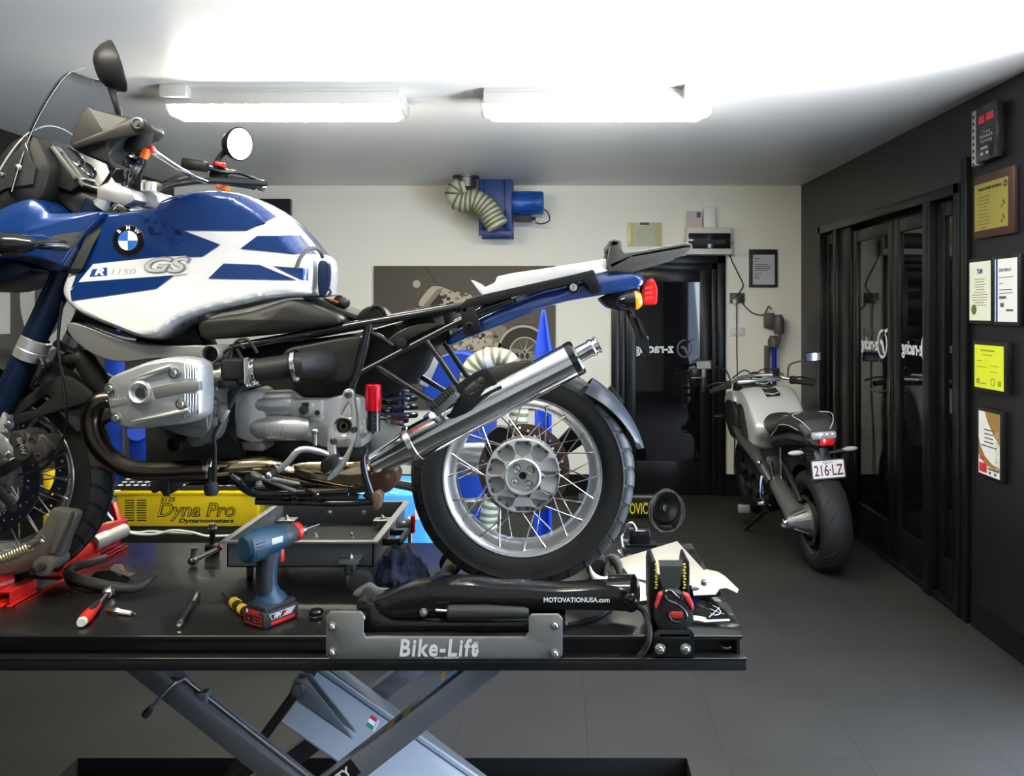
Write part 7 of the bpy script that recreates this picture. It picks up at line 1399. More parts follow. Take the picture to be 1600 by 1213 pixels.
for k in range(3): g = MB(); g.px([(1008, 448 + k * 8), (1020, 446 + k * 8), (1020, 451 + k * 8), (1008, 453 + k * 8)], YC - 0.0722, YC - 0.07, 0.0); put('lens_facet', g, M('bright red facet', (0.9, 0.05, 0.04), 0.2) if 'bright red facet' not in MATS else MATS['bright red facet'], tl)
g = MB(); g.px([(936, 466), (960, 455), (1000, 450), (1003, 474), (1000, 482), (970, 486), (950, 480)], YC - 0.08, YC + 0.08, 0.008); bp('tail_base', g, blk)
for s in (-1, 1):
    y0 = YC + s * 0.16; dy = V(0, y0 - (YC - 0.16), 0); c = P(985, 470, YC - 0.16) + dy
    g = MB(); g.lathe([(0.004, -0.04), (0.016, -0.03), (0.024, -0.01), (0.0265, 0.012), (0.001, 0.012)], c, (1, 0, 0.08), 24); g.cyl(c + V(-0.01, 0, 0), c + V(-0.015, -s * 0.09, 0.005), 0.011, n=16); ri = bp('rear_indicator', g, blkgl)
    g = MB(); g.lathe([(0.0262, 0.012), (0.026, 0.018), (0.018, 0.03), (0.001, 0.034)], c, (1, 0, 0.08), 24); put('amber_lens', g, amb, ri)
g = MB(); g.px([(976, 486), (984, 484), (998, 500), (1012, 530), (1016, 548), (1014, 556), (1008, 558), (1002, 546), (990, 518)], YC - 0.045, YC - 0.035, 0.002); g.px([(976, 486), (984, 484), (998, 500), (1012, 530), (1016, 548), (1014, 556), (1008, 558), (1002, 546), (990, 518)], YC + 0.035, YC + 0.045, 0.002); g.px([(996, 496), (1000, 498), (1014, 534), (1010, 536)], YC - 0.1, YC + 0.1, 0.002); pb_ = bp('plate_carrier', g, blkgl)
g = MB(); g.lathe([(0.008, 0), (0.008, 0.006), (0.0005, 0.006)], P(1009, 529, YC - 0.046), (0, -1, 0), 16); put('carrier_bolt', g, zinc, pb_)
# hugger over the rear tyre
g = MB(); rings = []
for k in range(13):
    t_ = k / 12; a = math.radians(54 - t_ * 42); rr = 0.350 + 0.016 * t_; c = RC + V(rr * math.cos(a), 0, rr * math.sin(a)); n_ = V(math.cos(a), 0, math.sin(a)); wd = 0.088 * math.sqrt(max(0.004, 1 - t_ ** 2.2)); o_ = []; i_ = []
    for j in range(9):
        u = -1 + 2 * j / 8; o_.append(c + V(0, u * wd, 0) - n_ * (0.045 * u * u * (1 - t_ * 0.6))); i_.append(c + V(0, u * (wd * 0.95), 0) - n_ * (0.045 * u * u * (1 - t_ * 0.6) + 0.004))
    rings.append(o_ + i_[::-1])
g.loft(rings); bp('rear_hugger', g, M('dark blue grey plastic', (0.03, 0.036, 0.045), 0.28), ang=60)
g = MB(); g.px([(868, 692), (905, 652), (955, 602), (975, 628), (918, 690), (880, 716)], YC + 0.09, YC + 0.11, 0.004); bp('hugger_bracket', g, blk)
# ------------------------------------------------------------------ dynamometer behind the lift
dyb = M('dyno blue paint', (0.010, 0.045, 0.34), 0.38, 0.1); dyy = M('dyno yellow paint', (0.72, 0.50, 0.008), 0.42); dydk = M('cover shadow tone', (0.03, 0.026, 0.012), 0.5)
DY = 4.2
t = thing('dynamometer', 'yellow and blue motorcycle dynamometer on the floor behind the lift', 'dynamometer', (-1.9, 4.5, 0))
xl, xr = P(183, 0, DY).x, P(402, 0, DY).x; zt, zb = P(0, 769, DY).z, P(0, 823, DY).z
f = MB(); f.bb(xl, xr, DY, DY + 0.5, zb, zt, 0.006); f.bb(xl - 0.03, xr + 0.0, DY - 0.012, DY + 0.02, zt - 0.014, zt + 0.002, 0.003); cs = put('yellow_cover', f, dyy, t)
f = MB()
for cxl in (195, 214):
    for k in range(9): f.bb(P(cxl, 0, DY).x, P(cxl + 15, 0, DY).x, DY - 0.001, DY + 0.004, P(0, 783 + k * 3.9, DY).z, P(0, 781.2 + k * 3.9, DY).z)
put('vent_slots', f, blkx, cs)
outl_ = M('dark brown outline lettering', (0.05, 0.03, 0.004), 0.5)
f = MB(); f.text('Dyna Pro', 0.070, face_front(P(306, 0, DY).x, DY - 0.0006, P(0, 798, DY).z), shear=0.25, bold=0.003, fit=0.40); put('lettering', f, outl_, cs)
f = MB(); f.text('Dyna Pro', 0.070, face_front(P(306, 0, DY).x, DY - 0.0014, P(0, 798, DY).z), shear=0.25, bold=-0.0018, fit=0.393); put('lettering', f, dyy, cs)
f = MB(); f.text('S125', 0.022, face_front(P(262, 0, DY).x, DY - 0.0006, P(0, 781, DY).z), shear=0.2, bold=0.0006, fit=0.075); put('small_lettering', f, blkx, cs); f = MB(); f.text('Dynamometers', 0.021, face_front(P(322, 0, DY).x, DY - 0.0006, P(0, 814, DY).z), shear=0.2, bold=0.0008, fit=0.28); put('small_lettering', f, blkx, cs)
f = MB(); f.bb(xl - 0.05, xr + 0.02, DY + 0.06, DY + 0.55, 0.0, zb - 0.001, 0.004); put('blue_base', f, dyb, t)
f = MB(); f.bb(xl - 0.02, xr, DY + 0.02, DY + 0.06, zb - 0.09, zb - 0.002, 0.003); put('shadow_strip', f, dydk, t)  # dark strip paints the shadow below the yellow cover
f = MB(); f.bb(xl - 0.08, xr + 0.3, DY + 0.03, DY + 0.62, zt + 0.003, zt + 0.02, 0.002); pt_ = put('tread_plate', f, M('dark tread plate', (0.03, 0.03, 0.028), 0.45, 0.5), t)
f = MB()
for r in range(7):
    for c_ in range(26):
        x = xl - 0.06 + (c_ + (0.5 if r % 2 else 0)) * 0.04; y = DY + 0.07 + r * 0.078
        f.lathe([(0.0145, 0), (0.012, 0.002), (0.0005, 0.002)], (x, y, zt + 0.0195), (0, 0, 1), 12, cap=False)
bm_ = f.bm
put('tread_pattern', f, M('bright tread studs', (0.75, 0.75, 0.70), 0.4), pt_)
f = MB(); f.bb(P(160, 0, DY).x, P(183, 0, DY).x, DY + 0.05, DY + 0.4, P(0, 820, DY).z, P(0, 779, DY).z, 0.004); put('blue_side_box', f, dyb, t)
f = MB(); f.bb(P(158, 0, DY).x, P(183, 0, DY).x, DY + 0.02, DY + 0.04, P(0, 792, DY).z, P(0, 768, DY).z, 0.003); put('white_side_plate', f, whp, t)
Y2 = 4.75
f = MB(); f.bb(P(164, 0, Y2).x, P(184, 0, Y2).x, Y2, Y2 + 0.08, 0.0, P(0, 488, Y2).z, 0.004); put('blue_post', f, dyb, t)
f = MB(); f.bb(P(200, 0, Y2).x, P(240, 0, Y2).x, Y2, Y2 + 0.2, P(0, 760, Y2).z, P(0, 655, Y2).z, 0.02); f.cyl(P(214, 675, Y2), P(214, 675, Y2 - 0.05), 0.05); put('blue_drive_unit', f, dyb, t)
f = MB(); f.bb(P(238, 0, Y2).x, P(262, 0, Y2).x, Y2 + 0.05, Y2 + 0.12, zt, P(0, 648, Y2).z, 0.004); put('grey_column', f, M('grey steel column', (0.14, 0.14, 0.13), 0.5), t)
f = MB(); f.cyl(P(235, 715, Y2), P(243, 708, Y2), 0.02); put('red_lever', f, redp, t)
# white cable along the dyno
f = MB(); f.tube([P(158, 785, DY - 0.06), P(170, 805, DY - 0.06), P(185, 820, DY - 0.06), P(205, 833, DY - 0.06), P(240, 835, DY - 0.06), P(270, 829, DY - 0.06), P(300, 832, DY - 0.06), P(330, 838, DY - 0.06), P(400, 834, DY - 0.06)], 0.006, 8, 6); f.tube([P(190, 829, DY - 0.05), P(215, 832, DY - 0.05), P(235, 830, DY - 0.05), P(260, 832, DY - 0.05), P(300, 834, DY - 0.05)], 0.005, 8, 5)
tag(put('white_cable', f, whp), 'white cable drooping along the front of the yellow dynamometer', 'cable')
f = MB(); f.bb(P(66, 0, 4.5).x, P(79, 0, 4.5).x, 4.5, 4.55, 0, P(0, 735, 4.5).z, 0.01); f.bb(P(104, 0, 4.5).x, P(112, 0, 4.5).x, 4.5, 4.54, P(0, 690, 4.5).z, P(0, 660, 4.5).z, 0.004) if False else None
tag(put('bollard', f, dyy), 'yellow upright post seen through the front wheel spokes', 'post')
f = MB(); f.bb(P(98, 0, 4.9).x, P(117, 0, 4.9).x, 4.9, 5.0, 0, P(0, 714, 4.9).z, 0.01); tag(put('cream_cabinet', f, whp), 'narrow cream cabinet seen behind the front wheel', 'cabinet')
# blue blower, tall blue guide, hose
Y3 = 4.6
t = thing('blue_blower', 'blue blower fan housing behind the motorcycle subframe', 'blower', P(715, 800, Y3) * 1.0)
t.location.z = 0; WL[t.name].z = 0
c = P(716, 606, Y3)
f = MB(); f.lathe([(0.06, 0), (0.19, 0), (0.2, 0.01), (0.2, 0.24), (0.19, 0.25), (0.001, 0.25)], c, (0, 1, 0), 48); f.px([(716, 553), (772, 551), (772, 600), (716, 606)], Y3 + 0.02, Y3 + 0.23, 0.006); put('housing', f, dyb, t)
f = MB(); f.px([(655, 600), (678, 556), (690, 556), (668, 606)], Y3 - 0.04, Y3 - 0.02, 0.003); put('pale_guard', f, M('pale grey blue guard', (0.25, 0.27, 0.32), 0.4), t)
f = MB(); f.bb(c.x - 0.2, c.x + 0.2, Y3 + 0.02, Y3 + 0.23, 0, c.z - 0.16, 0.006); put('pedestal', f, dyb, t)
dh = hose('duct_hose', [P(731, 600, 4.4), P(736, 576, 4.4), P(752, 562, 4.4), P(776, 557, 4.4), P(797, 566, 4.4), P(808, 596, 4.4), P(812, 640, 4.4), P(800, 700, 4.4), P(775, 765, 4.4), P(764, 810, 4.4), P(764, 900, 4.4), P(764, 958, 4.4)], 0.05, None, 0.035, 'ribbed pale duct hose looping up beside the blue blower', 'hose')
f = MB(); f.lathe([(0.052, -0.02), (0.054, 0), (0.052, 0.02)], P(764, 559, 4.4), (1, -0.1, 0.25), 24); put('hose_cuff', f, whp, dh)
Y4 = 4.95
f = MB(); f.px([(846, 484), (851, 484), (862, 546), (862, 960), (834, 960), (836, 545)], Y4, Y4 + 0.02, 0.002); f.px([(850, 486), (852, 484), (862, 546), (862, 960), (857, 960), (857, 550)], Y4 - 0.06, Y4, 0.002)
o = put('upright_guide', f, M('bright blue sheet metal', (0.012, 0.06, 0.62), 0.4)); tag(o, 'tall pointed bright blue sheet metal upright behind the rear wheel', 'upright')
f = MB(); Y5 = 3.80; x0, x1 = P(556, 0, Y5).x, P(668, 0, Y5).x; z1 = P(0, 772, Y5).z
tb2 = thing('blue_tub', 'light blue plastic tub behind the drain tray', 'tub', ((x0 + x1) / 2, Y5 + 0.2, 0)); lbm = M('light blue plastic', (0.07, 0.38, 0.85), 0.35, coat=0.3)
f.bb(x0, x1, Y5, Y5 + 0.45, 0, z1, 0.03); put('tub_body', f, lbm, tb2)
f = MB()
random.seed(5)
for k in range(5): f.ball((x0 + 0.03 + (x1 - x0 - 0.06) * k / 4, Y5 + 0.1 + 0.03 * (k % 2), z1 - 0.004), (0.05, 0.09, 0.016), 14)
put('crumpled_liner', f, lbm, tb2)
f = MB(); f.bb(P(648, 0, Y5).x, P(662, 0, Y5).x, Y5 - 0.001, Y5, P(0, 812, Y5).z, P(0, 796, Y5).z); put('white_label', f, whtx, tb2)
# boxes and bits on the floor
Y6 = 6.45
t = thing('black_carton', 'flat black carton with yellow lettering on the floor behind the rear tyre', 'box', P(975, 808, Y6))
f = MB(); f.bb(P(905, 0, Y6).x, P(1056, 0, Y6).x, Y6, Y6 + 0.32, 0.0, P(0, 785, Y6).z, 0.003); put('carton', f, blk, t)
f = MB(); f.text('AKRAPOVIC', 0.085, face_front(P(979, 0, Y6).x, Y6 - 0.0008, P(0, 796, Y6).z), bold=0.002, fit=0.335); f.plate([(-0.02, 0.012), (0.0, 0.0), (0.02, 0.012), (0.014, 0.016), (0.0, 0.007), (-0.014, 0.016)], [], 0.0006, face_front(P(1009.5, 0, Y6).x, Y6 - 0.0008, P(0, 788, Y6).z)); put('lettering', f, M('carton yellow', (0.75, 0.62, 0.01), 0.5), t)
f = MB(); f.bb(P(915, 0, Y6).x, P(1040, 0, Y6).x, Y6 + 0.16, Y6 + 0.2, P(0, 785, Y6).z, P(0, 783.5, Y6).z)
for k in range(9): f.bb(P(960 + k * 9, 0, Y6).x, P(965 + k * 9, 0, Y6).x, Y6 + 0.165, Y6 + 0.195, P(0, 783.5, Y6).z, P(0, 783, Y6).z)
put('silver_tape', f, M('grey tape', (0.25, 0.25, 0.24), 0.4), t)
Y7 = 6.1
t = thing('trolley_wheel', 'black trolley wheel wrapped in clear film right of the flat black carton', 'wheel', P(1041, 826, Y7)); c = P(1040, 794, Y7); axw = V(0.45, -1, 0.15)
f = MB(); f.lathe([(0.04, -0.05), (0.09, -0.06), (0.115, -0.045), (0.115, 0.0), (0.10, 0.012), (0.06, 0.0), (0.04, -0.015), (0.02, -0.015)], c, axw, 36); f.bb(c.x - 0.05, c.x + 0.05, Y7 - 0.03, Y7 + 0.05, 0.0, 0.045, 0.01); put('wheel_rim', f, blk, t)
f = MB(); f.lathe([(0.03, -0.02), (0.03, 0.012), (0.012, 0.016), (0.0005, 0.016)], c, axw, 20); put('wheel_hub', f, dsteel, t)
f = MB()
for (rr, sx, ph) in ((0.13, 1.0, 0), (0.14, 0.8, 0.4)): f.tube([c + V(rr * sx * math.cos(2 * PI * k / 14 + ph), -0.06, rr * 1.15 * math.sin(2 * PI * k / 14 + ph) - 0.01) for k in range(14)], 0.007, 8, 3, closed=True)
put('clear_film', f, M('clear film', (0.8, 0.82, 0.82), 0.08, trans=0.9, ior=1.2), t)
t = thing('black_clamp', 'small glossy black clamp on the far edge of the deck behind the tyre', 'clamp', PT(1000, 856) + V(0, -0.0, 0))
f = MB(); f.box(PT(1000, 856) + V(0, 0.02, 0.035), (0.075, 0.05, 0.05), None, 0.008); f.box(PT(1000, 856) + V(0, 0.02, 0.008), (0.11, 0.07, 0.015), None, 0.003); put('clamp_block', f, blkgl, t)
f = MB(); f.tube([PT(976, 868) + V(0, 0.05, 0.01), P(972, 838, 2.84), P(980, 822, 2.84), P(988, 818, 2.84), P(994, 828, 2.84)], 0.006, 10, 6); put('bent_rod', f, chrome, t)

# ------------------------------------------------------------------ the naked silver motorcycle by the doors
hd = V(-0.05, 1, 0).normalized(); rt = V(hd.y, -hd.x, 0); ln = math.radians(4)
upv = (V(0, 0, 1) * math.cos(ln) - rt * math.sin(ln)); rt2 = rt * math.cos(ln) + V(0, 0, 1) * math.sin(ln)
B0 = V(1.675, 5.17, 0.0)
MBK = Matrix((hd, rt2, upv)).transposed().to_4x4(); MBK.translation = B0
nk = thing('naked_motorcycle', 'silver and black naked motorcycle parked by the dark glass doors', 'motorcycle', B0)
def np_(name, mb, mat, parent=None, **k):
    bmesh.ops.transform(mb.bm, matrix=MBK, verts=mb.bm.verts); return put(name, mb, mat, parent or nk, **k)
nsil = M('pale silver tank paint', (0.64, 0.65, 0.63), 0.35, 0.25, coat=0.5); nblk = M('black bike plastic', (0.012, 0.012, 0.012), 0.35); ndk = M('dark engine metal', (0.04, 0.04, 0.04), 0.4, 0.7); ngr = M('grey drive casing', (0.17, 0.17, 0.165), 0.42, 0.7)
def nwheel(name, l, R0, hw, zc):
    C = V(l, 0, zc); prof = []
    for k in range(13): a = PI / 2 * (1 - 2 * k / 12); prof.append((R0 - 0.05 + 0.05 * math.cos(a), hw * math.sin(a)))
    full = [(R0 - 0.11, hw * 0.8), (R0 - 0.08, hw)] + prof[1:-1] + [(R0 - 0.08, -hw), (R0 - 0.11, -hw * 0.8)]
    g = MB(); g.lathe(full, C, (0, 1, 0), 72, cap=False); w_ = np_(name, g, tyrem)
    g = MB(); g.lathe([(R0 - 0.105, hw * 0.85), (R0 - 0.125, hw * 0.7), (R0 - 0.13, 0), (R0 - 0.125, -hw * 0.7), (R0 - 0.105, -hw * 0.85)], C, (0, 1, 0), 60, cap=False)
    for k in range(5): a = 2 * PI * k / 5 + 0.3; g.bar(C + V(0.04 * math.cos(a), 0.02, 0.04 * math.sin(a)), C + V((R0 - 0.12) * math.cos(a), 0.03, (R0 - 0.12) * math.sin(a)), 0.04, 0.045, (-math.sin(a), 0, math.cos(a)), 0.006)
    g.lathe([(0.001, -0.05), (0.06, -0.05), (0.06, 0.05), (0.001, 0.05)], C, (0, 1, 0), 24); np_('rim', g, M('grey wheel rim', (0.10, 0.10, 0.10), 0.35, 0.8) if 'grey wheel rim' not in MATS else MATS['grey wheel rim'], w_)
    g = MB()
    for k in range(18):
        for s in (-1, 1):
            a0 = 2 * PI * k / 18; pts = []
            for j in range(6): u = j / 5; t_ = s * (0.01 + u * (hw - 0.02)); rr = R0 - 0.05 + 0.05 * math.cos(math.asin(min(1, abs(t_) / hw))) + 0.0005; pts.append(C + V(rr * math.cos(a0 + 0.25 * u), t_, rr * math.sin(a0 + 0.25 * u)))
            g.tube(pts, 0.0022, 5)
    np_('tread_grooves', g, blkmt, w_); return w_
w1 = nwheel('rear_wheel', 0.0, 0.318, 0.093, 0.318); nwheel('front_wheel', 1.55, 0.30, 0.06, 0.30)
g = MB(); g.lathe([(0.13, 0), (0.155, 0), (0.155, 0.006), (0.13, 0.006)], V(0, -0.085, 0.318), (0, -1, 0), 40, cap=False); np_('brake_disc', g, dsteel, w1)
g = MB(); g.lathe([(0.001, 0.0), (0.105, 0.0), (0.105, 0.03), (0.075, 0.06), (0.045, 0.14), (0.04, 0.17), (0.001, 0.17)], V(0.0, -0.05, 0.318), (0, -1, 0), 32)
for k in range(9): a = 2 * PI * k / 9; g.bar(V(0.1 * math.cos(a), -0.07, 0.318 + 0.1 * math.sin(a)), V(0.05 * math.cos(a), -0.18, 0.318 + 0.05 * math.sin(a)), 0.006, 0.015, (-math.sin(a), 0, math.cos(a)))
dr = np_('final_drive', g, ngr)
g = MB(); g.lathe([(0.02, 0), (0.02, 0.02), (0.012, 0.024), (0.001, 0.024)], V(0.0, -0.22, 0.318), (0, -1, 0), 18); g.lathe([(0.016, 0), (0.016, 0.02), (0.001, 0.02)], V(0.02, -0.23, 0.30), (-1, -0.3, 0), 16); np_('axle_nut', g, chrome, dr)
g = MB(); g.tube([V(0.02, -0.13, 0.32), V(0.15, -0.13, 0.37), V(0.35, -0.12, 0.42), V(0.52, -0.1, 0.45)], [0.085, 0.07, 0.06, 0.06], 18, 5); np_('swingarm', g, ngr)
g = MB(); g.tube([V(0.05, -0.1, 0.42), V(0.25, -0.1, 0.56), V(0.5, -0.06, 0.60)], [0.02, 0.02, 0.02], 12, 3); np_('reaction_arm', g, ndk)
# seat and tail
g = MB(); rings = []
for (l, u, wd, h) in ((-0.10, 0.865, 0.10, 0.05), (-0.06, 0.90, 0.125, 0.09), (0.08, 0.92, 0.135, 0.11), (0.25, 0.90, 0.14, 0.10), (0.36, 0.86, 0.14, 0.09), (0.5, 0.82, 0.15, 0.09), (0.66, 0.83, 0.13, 0.09), (0.74, 0.87, 0.10, 0.08)):
    rings.append([V(l, wd * math.copysign(abs(math.cos(2 * PI * k / 24)) ** 0.7, math.cos(2 * PI * k / 24)), u + h * 0.6 * math.copysign(abs(math.sin(2 * PI * k / 24)) ** 0.8, math.sin(2 * PI * k / 24))) for k in range(24)])
g.loft(rings); np_('seat', g, M('black seat vinyl', (0.02, 0.02, 0.019), 0.5, bump=0.1, bscale=200))
g = MB()
for s in (0.0, 0.03): g.tube([V(-0.06, -0.128 + s, 0.895 + s), V(0.08, -0.14 + s, 0.905 + s * 1.6), V(0.25, -0.144 + s, 0.885 + s * 1.8), V(0.34, -0.142 + s, 0.84 + s), V(0.42, -0.15 + s * 0.5, 0.79 + s)], 0.0035, 6, 5)
g.tube([V(-0.1, -0.06, 0.893), V(-0.06, -0.10, 0.945), V(0.06, -0.11, 0.976), V(0.06, 0.11, 0.976), V(-0.06, 0.10, 0.945), V(-0.1, 0.06, 0.893)], 0.003, 6, 4); np_('seat_piping', g, M('pale seat piping', (0.45, 0.45, 0.43), 0.5))
g = MB(); rings = []
for (l, u, wd, h) in ((-0.14, 0.83, 0.08, 0.03), (-0.10, 0.83, 0.115, 0.055), (0.1, 0.82, 0.135, 0.065), (0.35, 0.77, 0.14, 0.07), (0.55, 0.72, 0.12, 0.06)): rings.append([V(l, wd * math.cos(2 * PI * k / 20), u + h * math.sin(2 * PI * k / 20)) for k in range(20)])
g.loft(rings); np_('tail_cowl', g, nblk)
g = MB(); g.box(V(-0.145, 0, 0.865), (0.04, 0.15, 0.045), None, 0.01); tlp = np_('tail_lamp', g, M('smoky clear lens', (0.35, 0.33, 0.33), 0.12, coat=0.5))
g = MB()
for k in range(4): g.ball(V(-0.166, -0.05 + k * 0.033, 0.872), (0.004, 0.009, 0.008), 10)
np_('lamp_bulbs', g, whtx, tlp)
g = MB(); g.box(V(-0.14, 0.015, 0.825), (0.045, 0.09, 0.045), None, 0.008); np_('red_lens', g, lampr, tlp)
g = MB(); g.px([(0, 0), (1, 0), (0, 1)], 1, 1.0001) if False else None
g.bb(-0.11, -0.09, -0.02, 0.03, 0.56, 0.80, 0.004); g.bar(V(-0.06, 0, 0.80), V(-0.14, 0, 0.63), 0.10, 0.03, (0, 0, 1), 0.006); g.tube([V(-0.08, -0.15, 0.755), V(-0.06, -0.05, 0.74), V(-0.06, 0.05, 0.74), V(-0.08, 0.17, 0.755)], 0.014, 10, 4); np_('plate_bracket', g, nblk)
for s in (-1, 1): g = MB(); g.ball(V(-0.09, s * 0.17 + 0.01, 0.76), (0.018, 0.05, 0.016), 14); np_('rear_indicator', g, M('pale indicator lens', (0.4, 0.38, 0.34), 0.2) if 'pale indicator lens' not in MATS else MATS['pale indicator lens'])
pn = V(-1, 0, 0.12)
g = MB(); mp_ = face_dir(V(-0.155, 0.012, 0.66), (0, 1, 0), (0.12, 0, 1)); g.plate(rrect(-0.098, -0.052, 0.098, 0.052, 0.008), [], 0.003, mp_); npl = np_('number_plate', g, M('plate white', (0.74, 0.74, 0.72), 0.4))
g = MB(); g.plate(rrect(-0.106, -0.06, 0.106, 0.06, 0.008), [rrect(-0.098, -0.052, 0.098, 0.052, 0.006)], 0.005, mp_); np_('plate_frame', g, nblk, npl)
g = MB(); g.text('216\u00b7LZ', 0.066, mp_ @ Matrix.Translation((0, -0.01, -0.0022)), fit=0.178, bold=0.0012); np_('plate_number', g, M('maroon print', (0.13, 0.012, 0.02), 0.5), npl)
g = MB(); g.text('QLD', 0.016, mp_ @ Matrix.Translation((0, 0.04, -0.0022)), fit=0.06) ; np_('plate_heading', g, MATS['maroon print'], npl)
g = MB(); rings = []
for k in range(9):
    a = math.radians(112 - k * 11); c = V(0.345 * math.cos(a), 0, 0.318 + 0.345 * math.sin(a)); rings.append([c + V(0, -0.09, 0), c + V(0.0, -0.05, 0.015), c + V(0, 0.05, 0.015), c + V(0, 0.09, 0), c + V(0, 0.05, 0.008), c + V(0, -0.05, 0.008)])
g.loft(rings); np_('rear_hugger', g, nblk)
# tank, side panels, shroud
def side(pts, s0, s1, bev=0.02): g = MB(); g.prism([V(a, s0, b) for a, b in pts], (0, s1 - s0, 0), bev, 3); return g
tk = smooth([(0.62, 0.80), (0.70, 0.90), (0.80, 1.0), (0.95, 1.06), (1.12, 1.04), (1.25, 0.98), (1.28, 0.90), (1.1, 0.84), (0.95, 0.78), (0.86, 0.66), (0.76, 0.63), (0.70, 0.70)], 3)
g = MB(); g.pillow([V(a, 0, b) for a, b in tk], 0, 0.19, ex=0.18, layers=8); np_('fuel_tank', g, nsil, ang=60)
g = MB(); g.pillow([V(a, -0.185, b) for a, b in smooth([(0.84, 0.72), (0.86, 0.86), (0.93, 0.94), (1.04, 0.94), (1.10, 0.88), (1.06, 0.80), (0.96, 0.72), (0.90, 0.68)], 3)], -0.185, 0.02, ex=0.1, layers=4); np_('knee_pad', g, nblk, ang=60)
g = MB(); g.pillow([V(a, -0.19, b) for a, b in smooth([(1.05, 0.70), (1.06, 0.90), (1.2, 0.96), (1.36, 0.92), (1.38, 0.78), (1.25, 0.66)], 3)], -0.19, 0.03, ex=0.15, layers=4); np_('radiator_shroud', g, nblk, ang=60); g = MB(); g.pillow([V(a, 0.19, b) for a, b in smooth([(1.05, 0.70), (1.06, 0.90), (1.2, 0.96), (1.36, 0.92), (1.38, 0.78), (1.25, 0.66)], 3)], 0.19, 0.03, ex=0.15, layers=4); np_('radiator_shroud', g, nblk, ang=60)
g = MB(); g.pillow([V(a, -0.18, b) for a, b in smooth([(1.1, 0.95), (1.2, 1.02), (1.36, 0.98), (1.42, 0.90), (1.30, 0.92)], 3)], -0.18, 0.03, ex=0.15, layers=4); np_('shroud_trim', g, nsil, ang=60)
g = MB()
for k in range(3): l = 0.80 + k * 0.1; g.prism([V(l, -0.05, 1.005 + k * 0.03), V(l, 0.05, 1.005 + k * 0.03), V(l + 0.09, 0.05, 1.035 + k * 0.018), V(l + 0.09, -0.05, 1.035 + k * 0.018)], (0, 0, 0.02), 0.003)
np_('tank_pad', g, nblk)
g = MB()
for k in range(4): l = 0.79 + k * 0.1; z = 1.022 + k * 0.028; g.tube([V(l + 0.03, -0.055, z + 0.008), V(l, 0, z), V(l + 0.03, 0.055, z + 0.008)], 0.005, 6)
np_('pad_chevrons', g, nsil)
# engine and frame
g = MB(); g.prism([V(a, -0.15, b) for a, b in [(0.55, 0.35), (0.6, 0.62), (0.9, 0.66), (1.15, 0.62), (1.22, 0.35), (1.1, 0.2), (0.7, 0.2)]], (0, 0.3, 0), 0.03, 2)
for k in range(6): g.lathe([(0.04, 0), (0.04, 0.03), (0.03, 0.035), (0.001, 0.035)], V(0.62 + 0.1 * k, -0.15, 0.32 + 0.12 * (k % 2)), (0, -1, 0), 18)
np_('engine', g, ndk)
g = MB(); g.tube([V(0.5, -0.15, 0.46), V(0.7, -0.19, 0.62), V(0.95, -0.2, 0.68), V(1.2, -0.18, 0.78)], [0.035, 0.045, 0.045, 0.04], 14, 4); np_('frame_beam', g, M('grey frame beam', (0.09, 0.09, 0.088), 0.35, 0.6))
g = MB(); g.tube([V(0.42, -0.1, 0.5), V(0.36, -0.11, 0.72)], 0.012, 10); g.tube([V(0.48, -0.13, 0.4), V(0.44, -0.16, 0.62)], 0.01, 10); np_('footrest_struts', g, chrome)
g = MB(); g.ball(V(0.58, -0.2, 0.58), 0.02, 14); g.tube([V(0.5, -0.16, 0.3), V(0.52, -0.22, 0.36), V(0.53, -0.2, 0.5)], 0.010, 8, 3); g.box(V(0.46, -0.22, 0.33), (0.03, 0.09, 0.02), None, 0.004); g.lathe([(0.012, 0), (0.012, 0.16)], V(0.6, -0.18, 0.36), (0, 0, 1), 12); np_('footrest_linkage', g, chrome)
g = MB(); g.tube([V(0.62, -0.16, 0.24), V(0.8, -0.2, 0.12), V(0.95, -0.24, 0.01)], [0.016, 0.014, 0.012], 10, 3); g.box(V(0.97, -0.25, 0.008), (0.08, 0.05, 0.014), None, 0.004); np_('side_stand', g, nblk)
g = MB(); g.tube([V(1.2, 0.1, 0.3), V(0.9, 0.16, 0.18), V(0.5, 0.18, 0.3), V(0.2, 0.2, 0.4)], [0.03, 0.04, 0.05, 0.055], 16, 4); np_('silencer', g, ndk)
# front end
g = MB()
for s in (-1, 1): g.cyl(V(1.50, s * 0.09, 0.32), V(1.22, s * 0.09, 1.0), 0.027, n=16)
g.box(V(1.22, 0, 1.03), (0.12, 0.26, 0.04), None, 0.01); np_('fork', g, ndk)
g = MB(); g.pillow([V(a, 0, b) for a, b in smooth([(1.28, 0.92), (1.32, 1.05), (1.42, 1.08), (1.5, 0.98), (1.46, 0.86), (1.36, 0.84)], 3)], 0, 0.12, ex=0.2, layers=6); np_('headlamp', g, nblk, ang=60)
g = MB(); g.tube([V(1.08, -0.36, 1.055), V(1.12, -0.22, 1.09), V(1.18, -0.12, 1.12), V(1.2, 0, 1.125), V(1.18, 0.12, 1.12), V(1.12, 0.22, 1.09), V(1.08, 0.36, 1.055)], 0.014, 12, 5); g.box(V(1.17, 0, 1.09), (0.10, 0.34, 0.03), None, 0.012); np_('handlebar', g, M('silver handlebar', (0.5, 0.5, 0.5), 0.3, 0.8))
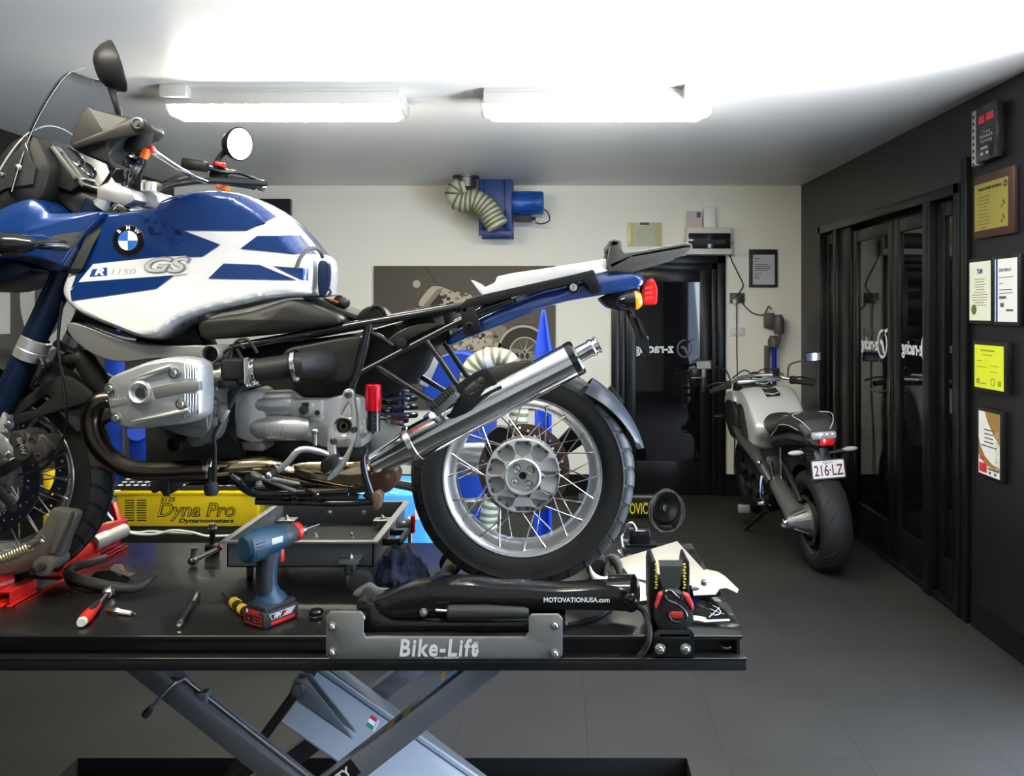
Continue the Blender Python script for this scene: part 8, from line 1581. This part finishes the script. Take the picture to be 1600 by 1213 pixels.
for s in (-1, 1):
    g = MB(); g.tube([V(1.08, s * 0.27, 1.068), V(1.05, s * 0.40, 1.045)], 0.019, 14); g.box(V(1.10, s * 0.25, 1.08), (0.05, 0.05, 0.06), None, 0.012); np_('grip', g, blkmt)
    g = MB(); g.tube([V(1.14, s * 0.24, 1.09), V(1.17, s * 0.34, 1.09), V(1.14, s * 0.44, 1.06)], 0.007, 8, 4); np_('lever', g, nblk)
    g = MB(); g.tube([V(1.12, s * 0.22, 1.10), V(1.15, s * 0.25, 1.19), V(1.12, s * 0.34, 1.22)], 0.007, 8, 4); c = V(1.10, s * 0.42, 1.245); rm = Matrix.Rotation(math.radians(38 if s < 0 else 10), 3, 'Z'); g.box(c, (0.02, 0.13, 0.072), rm, 0.009, 3); mr_ = np_('mirror', g, nblk)
    g = MB(); g.box(c - rm @ V(0.0112, 0, 0), (0.002, 0.112, 0.058), rm, 0.0), np_('mirror_glass', g, M('mirror glass dim', (0.8, 0.85, 0.95), 0.04, 1.0) if 'mirror glass dim' not in MATS else MATS['mirror glass dim'], mr_)
g = MB(); g.lathe([(0.001, 0), (0.024, 0), (0.028, 0.05), (0.03, 0.055), (0.001, 0.055)], V(1.12, 0.13, 1.12), (0, 0, 1), 20); np_('fluid_reservoir', g, nblk)
g = MB(); g.lathe([(0.001, 0), (0.05, 0), (0.05, 0.015), (0.045, 0.02), (0.001, 0.02)], V(1.22, 0, 1.11), (-0.6, 0, 1), 24); np_('clock', g, nblk)
g = MB()
for s in (-1, 1): g.tube([V(1.15, s * 0.2, 1.12), V(1.2, s * 0.1, 1.17), V(1.26, s * 0.03, 1.14), V(1.3, 0, 1.05)], 0.005, 8, 4)
np_('cables', g, nblk)
g = MB(); g.ball(V(1.3, -0.28, 0.82), (0.03, 0.05, 0.014), 12); np_('front_indicator', g, nblk)
# small reflective block by the front wheel
f = MB(); f.box(P(1164, 803, 6.2) + V(0, 0.04, 0.03), (0.09, 0.05, 0.06), None, 0.008); tag(put('wheel_stop', f, M('pale reflective block', (0.35, 0.38, 0.34), 0.25, 0.5)), 'small pale block on the floor beside the silver motorcycle front wheel', 'block')
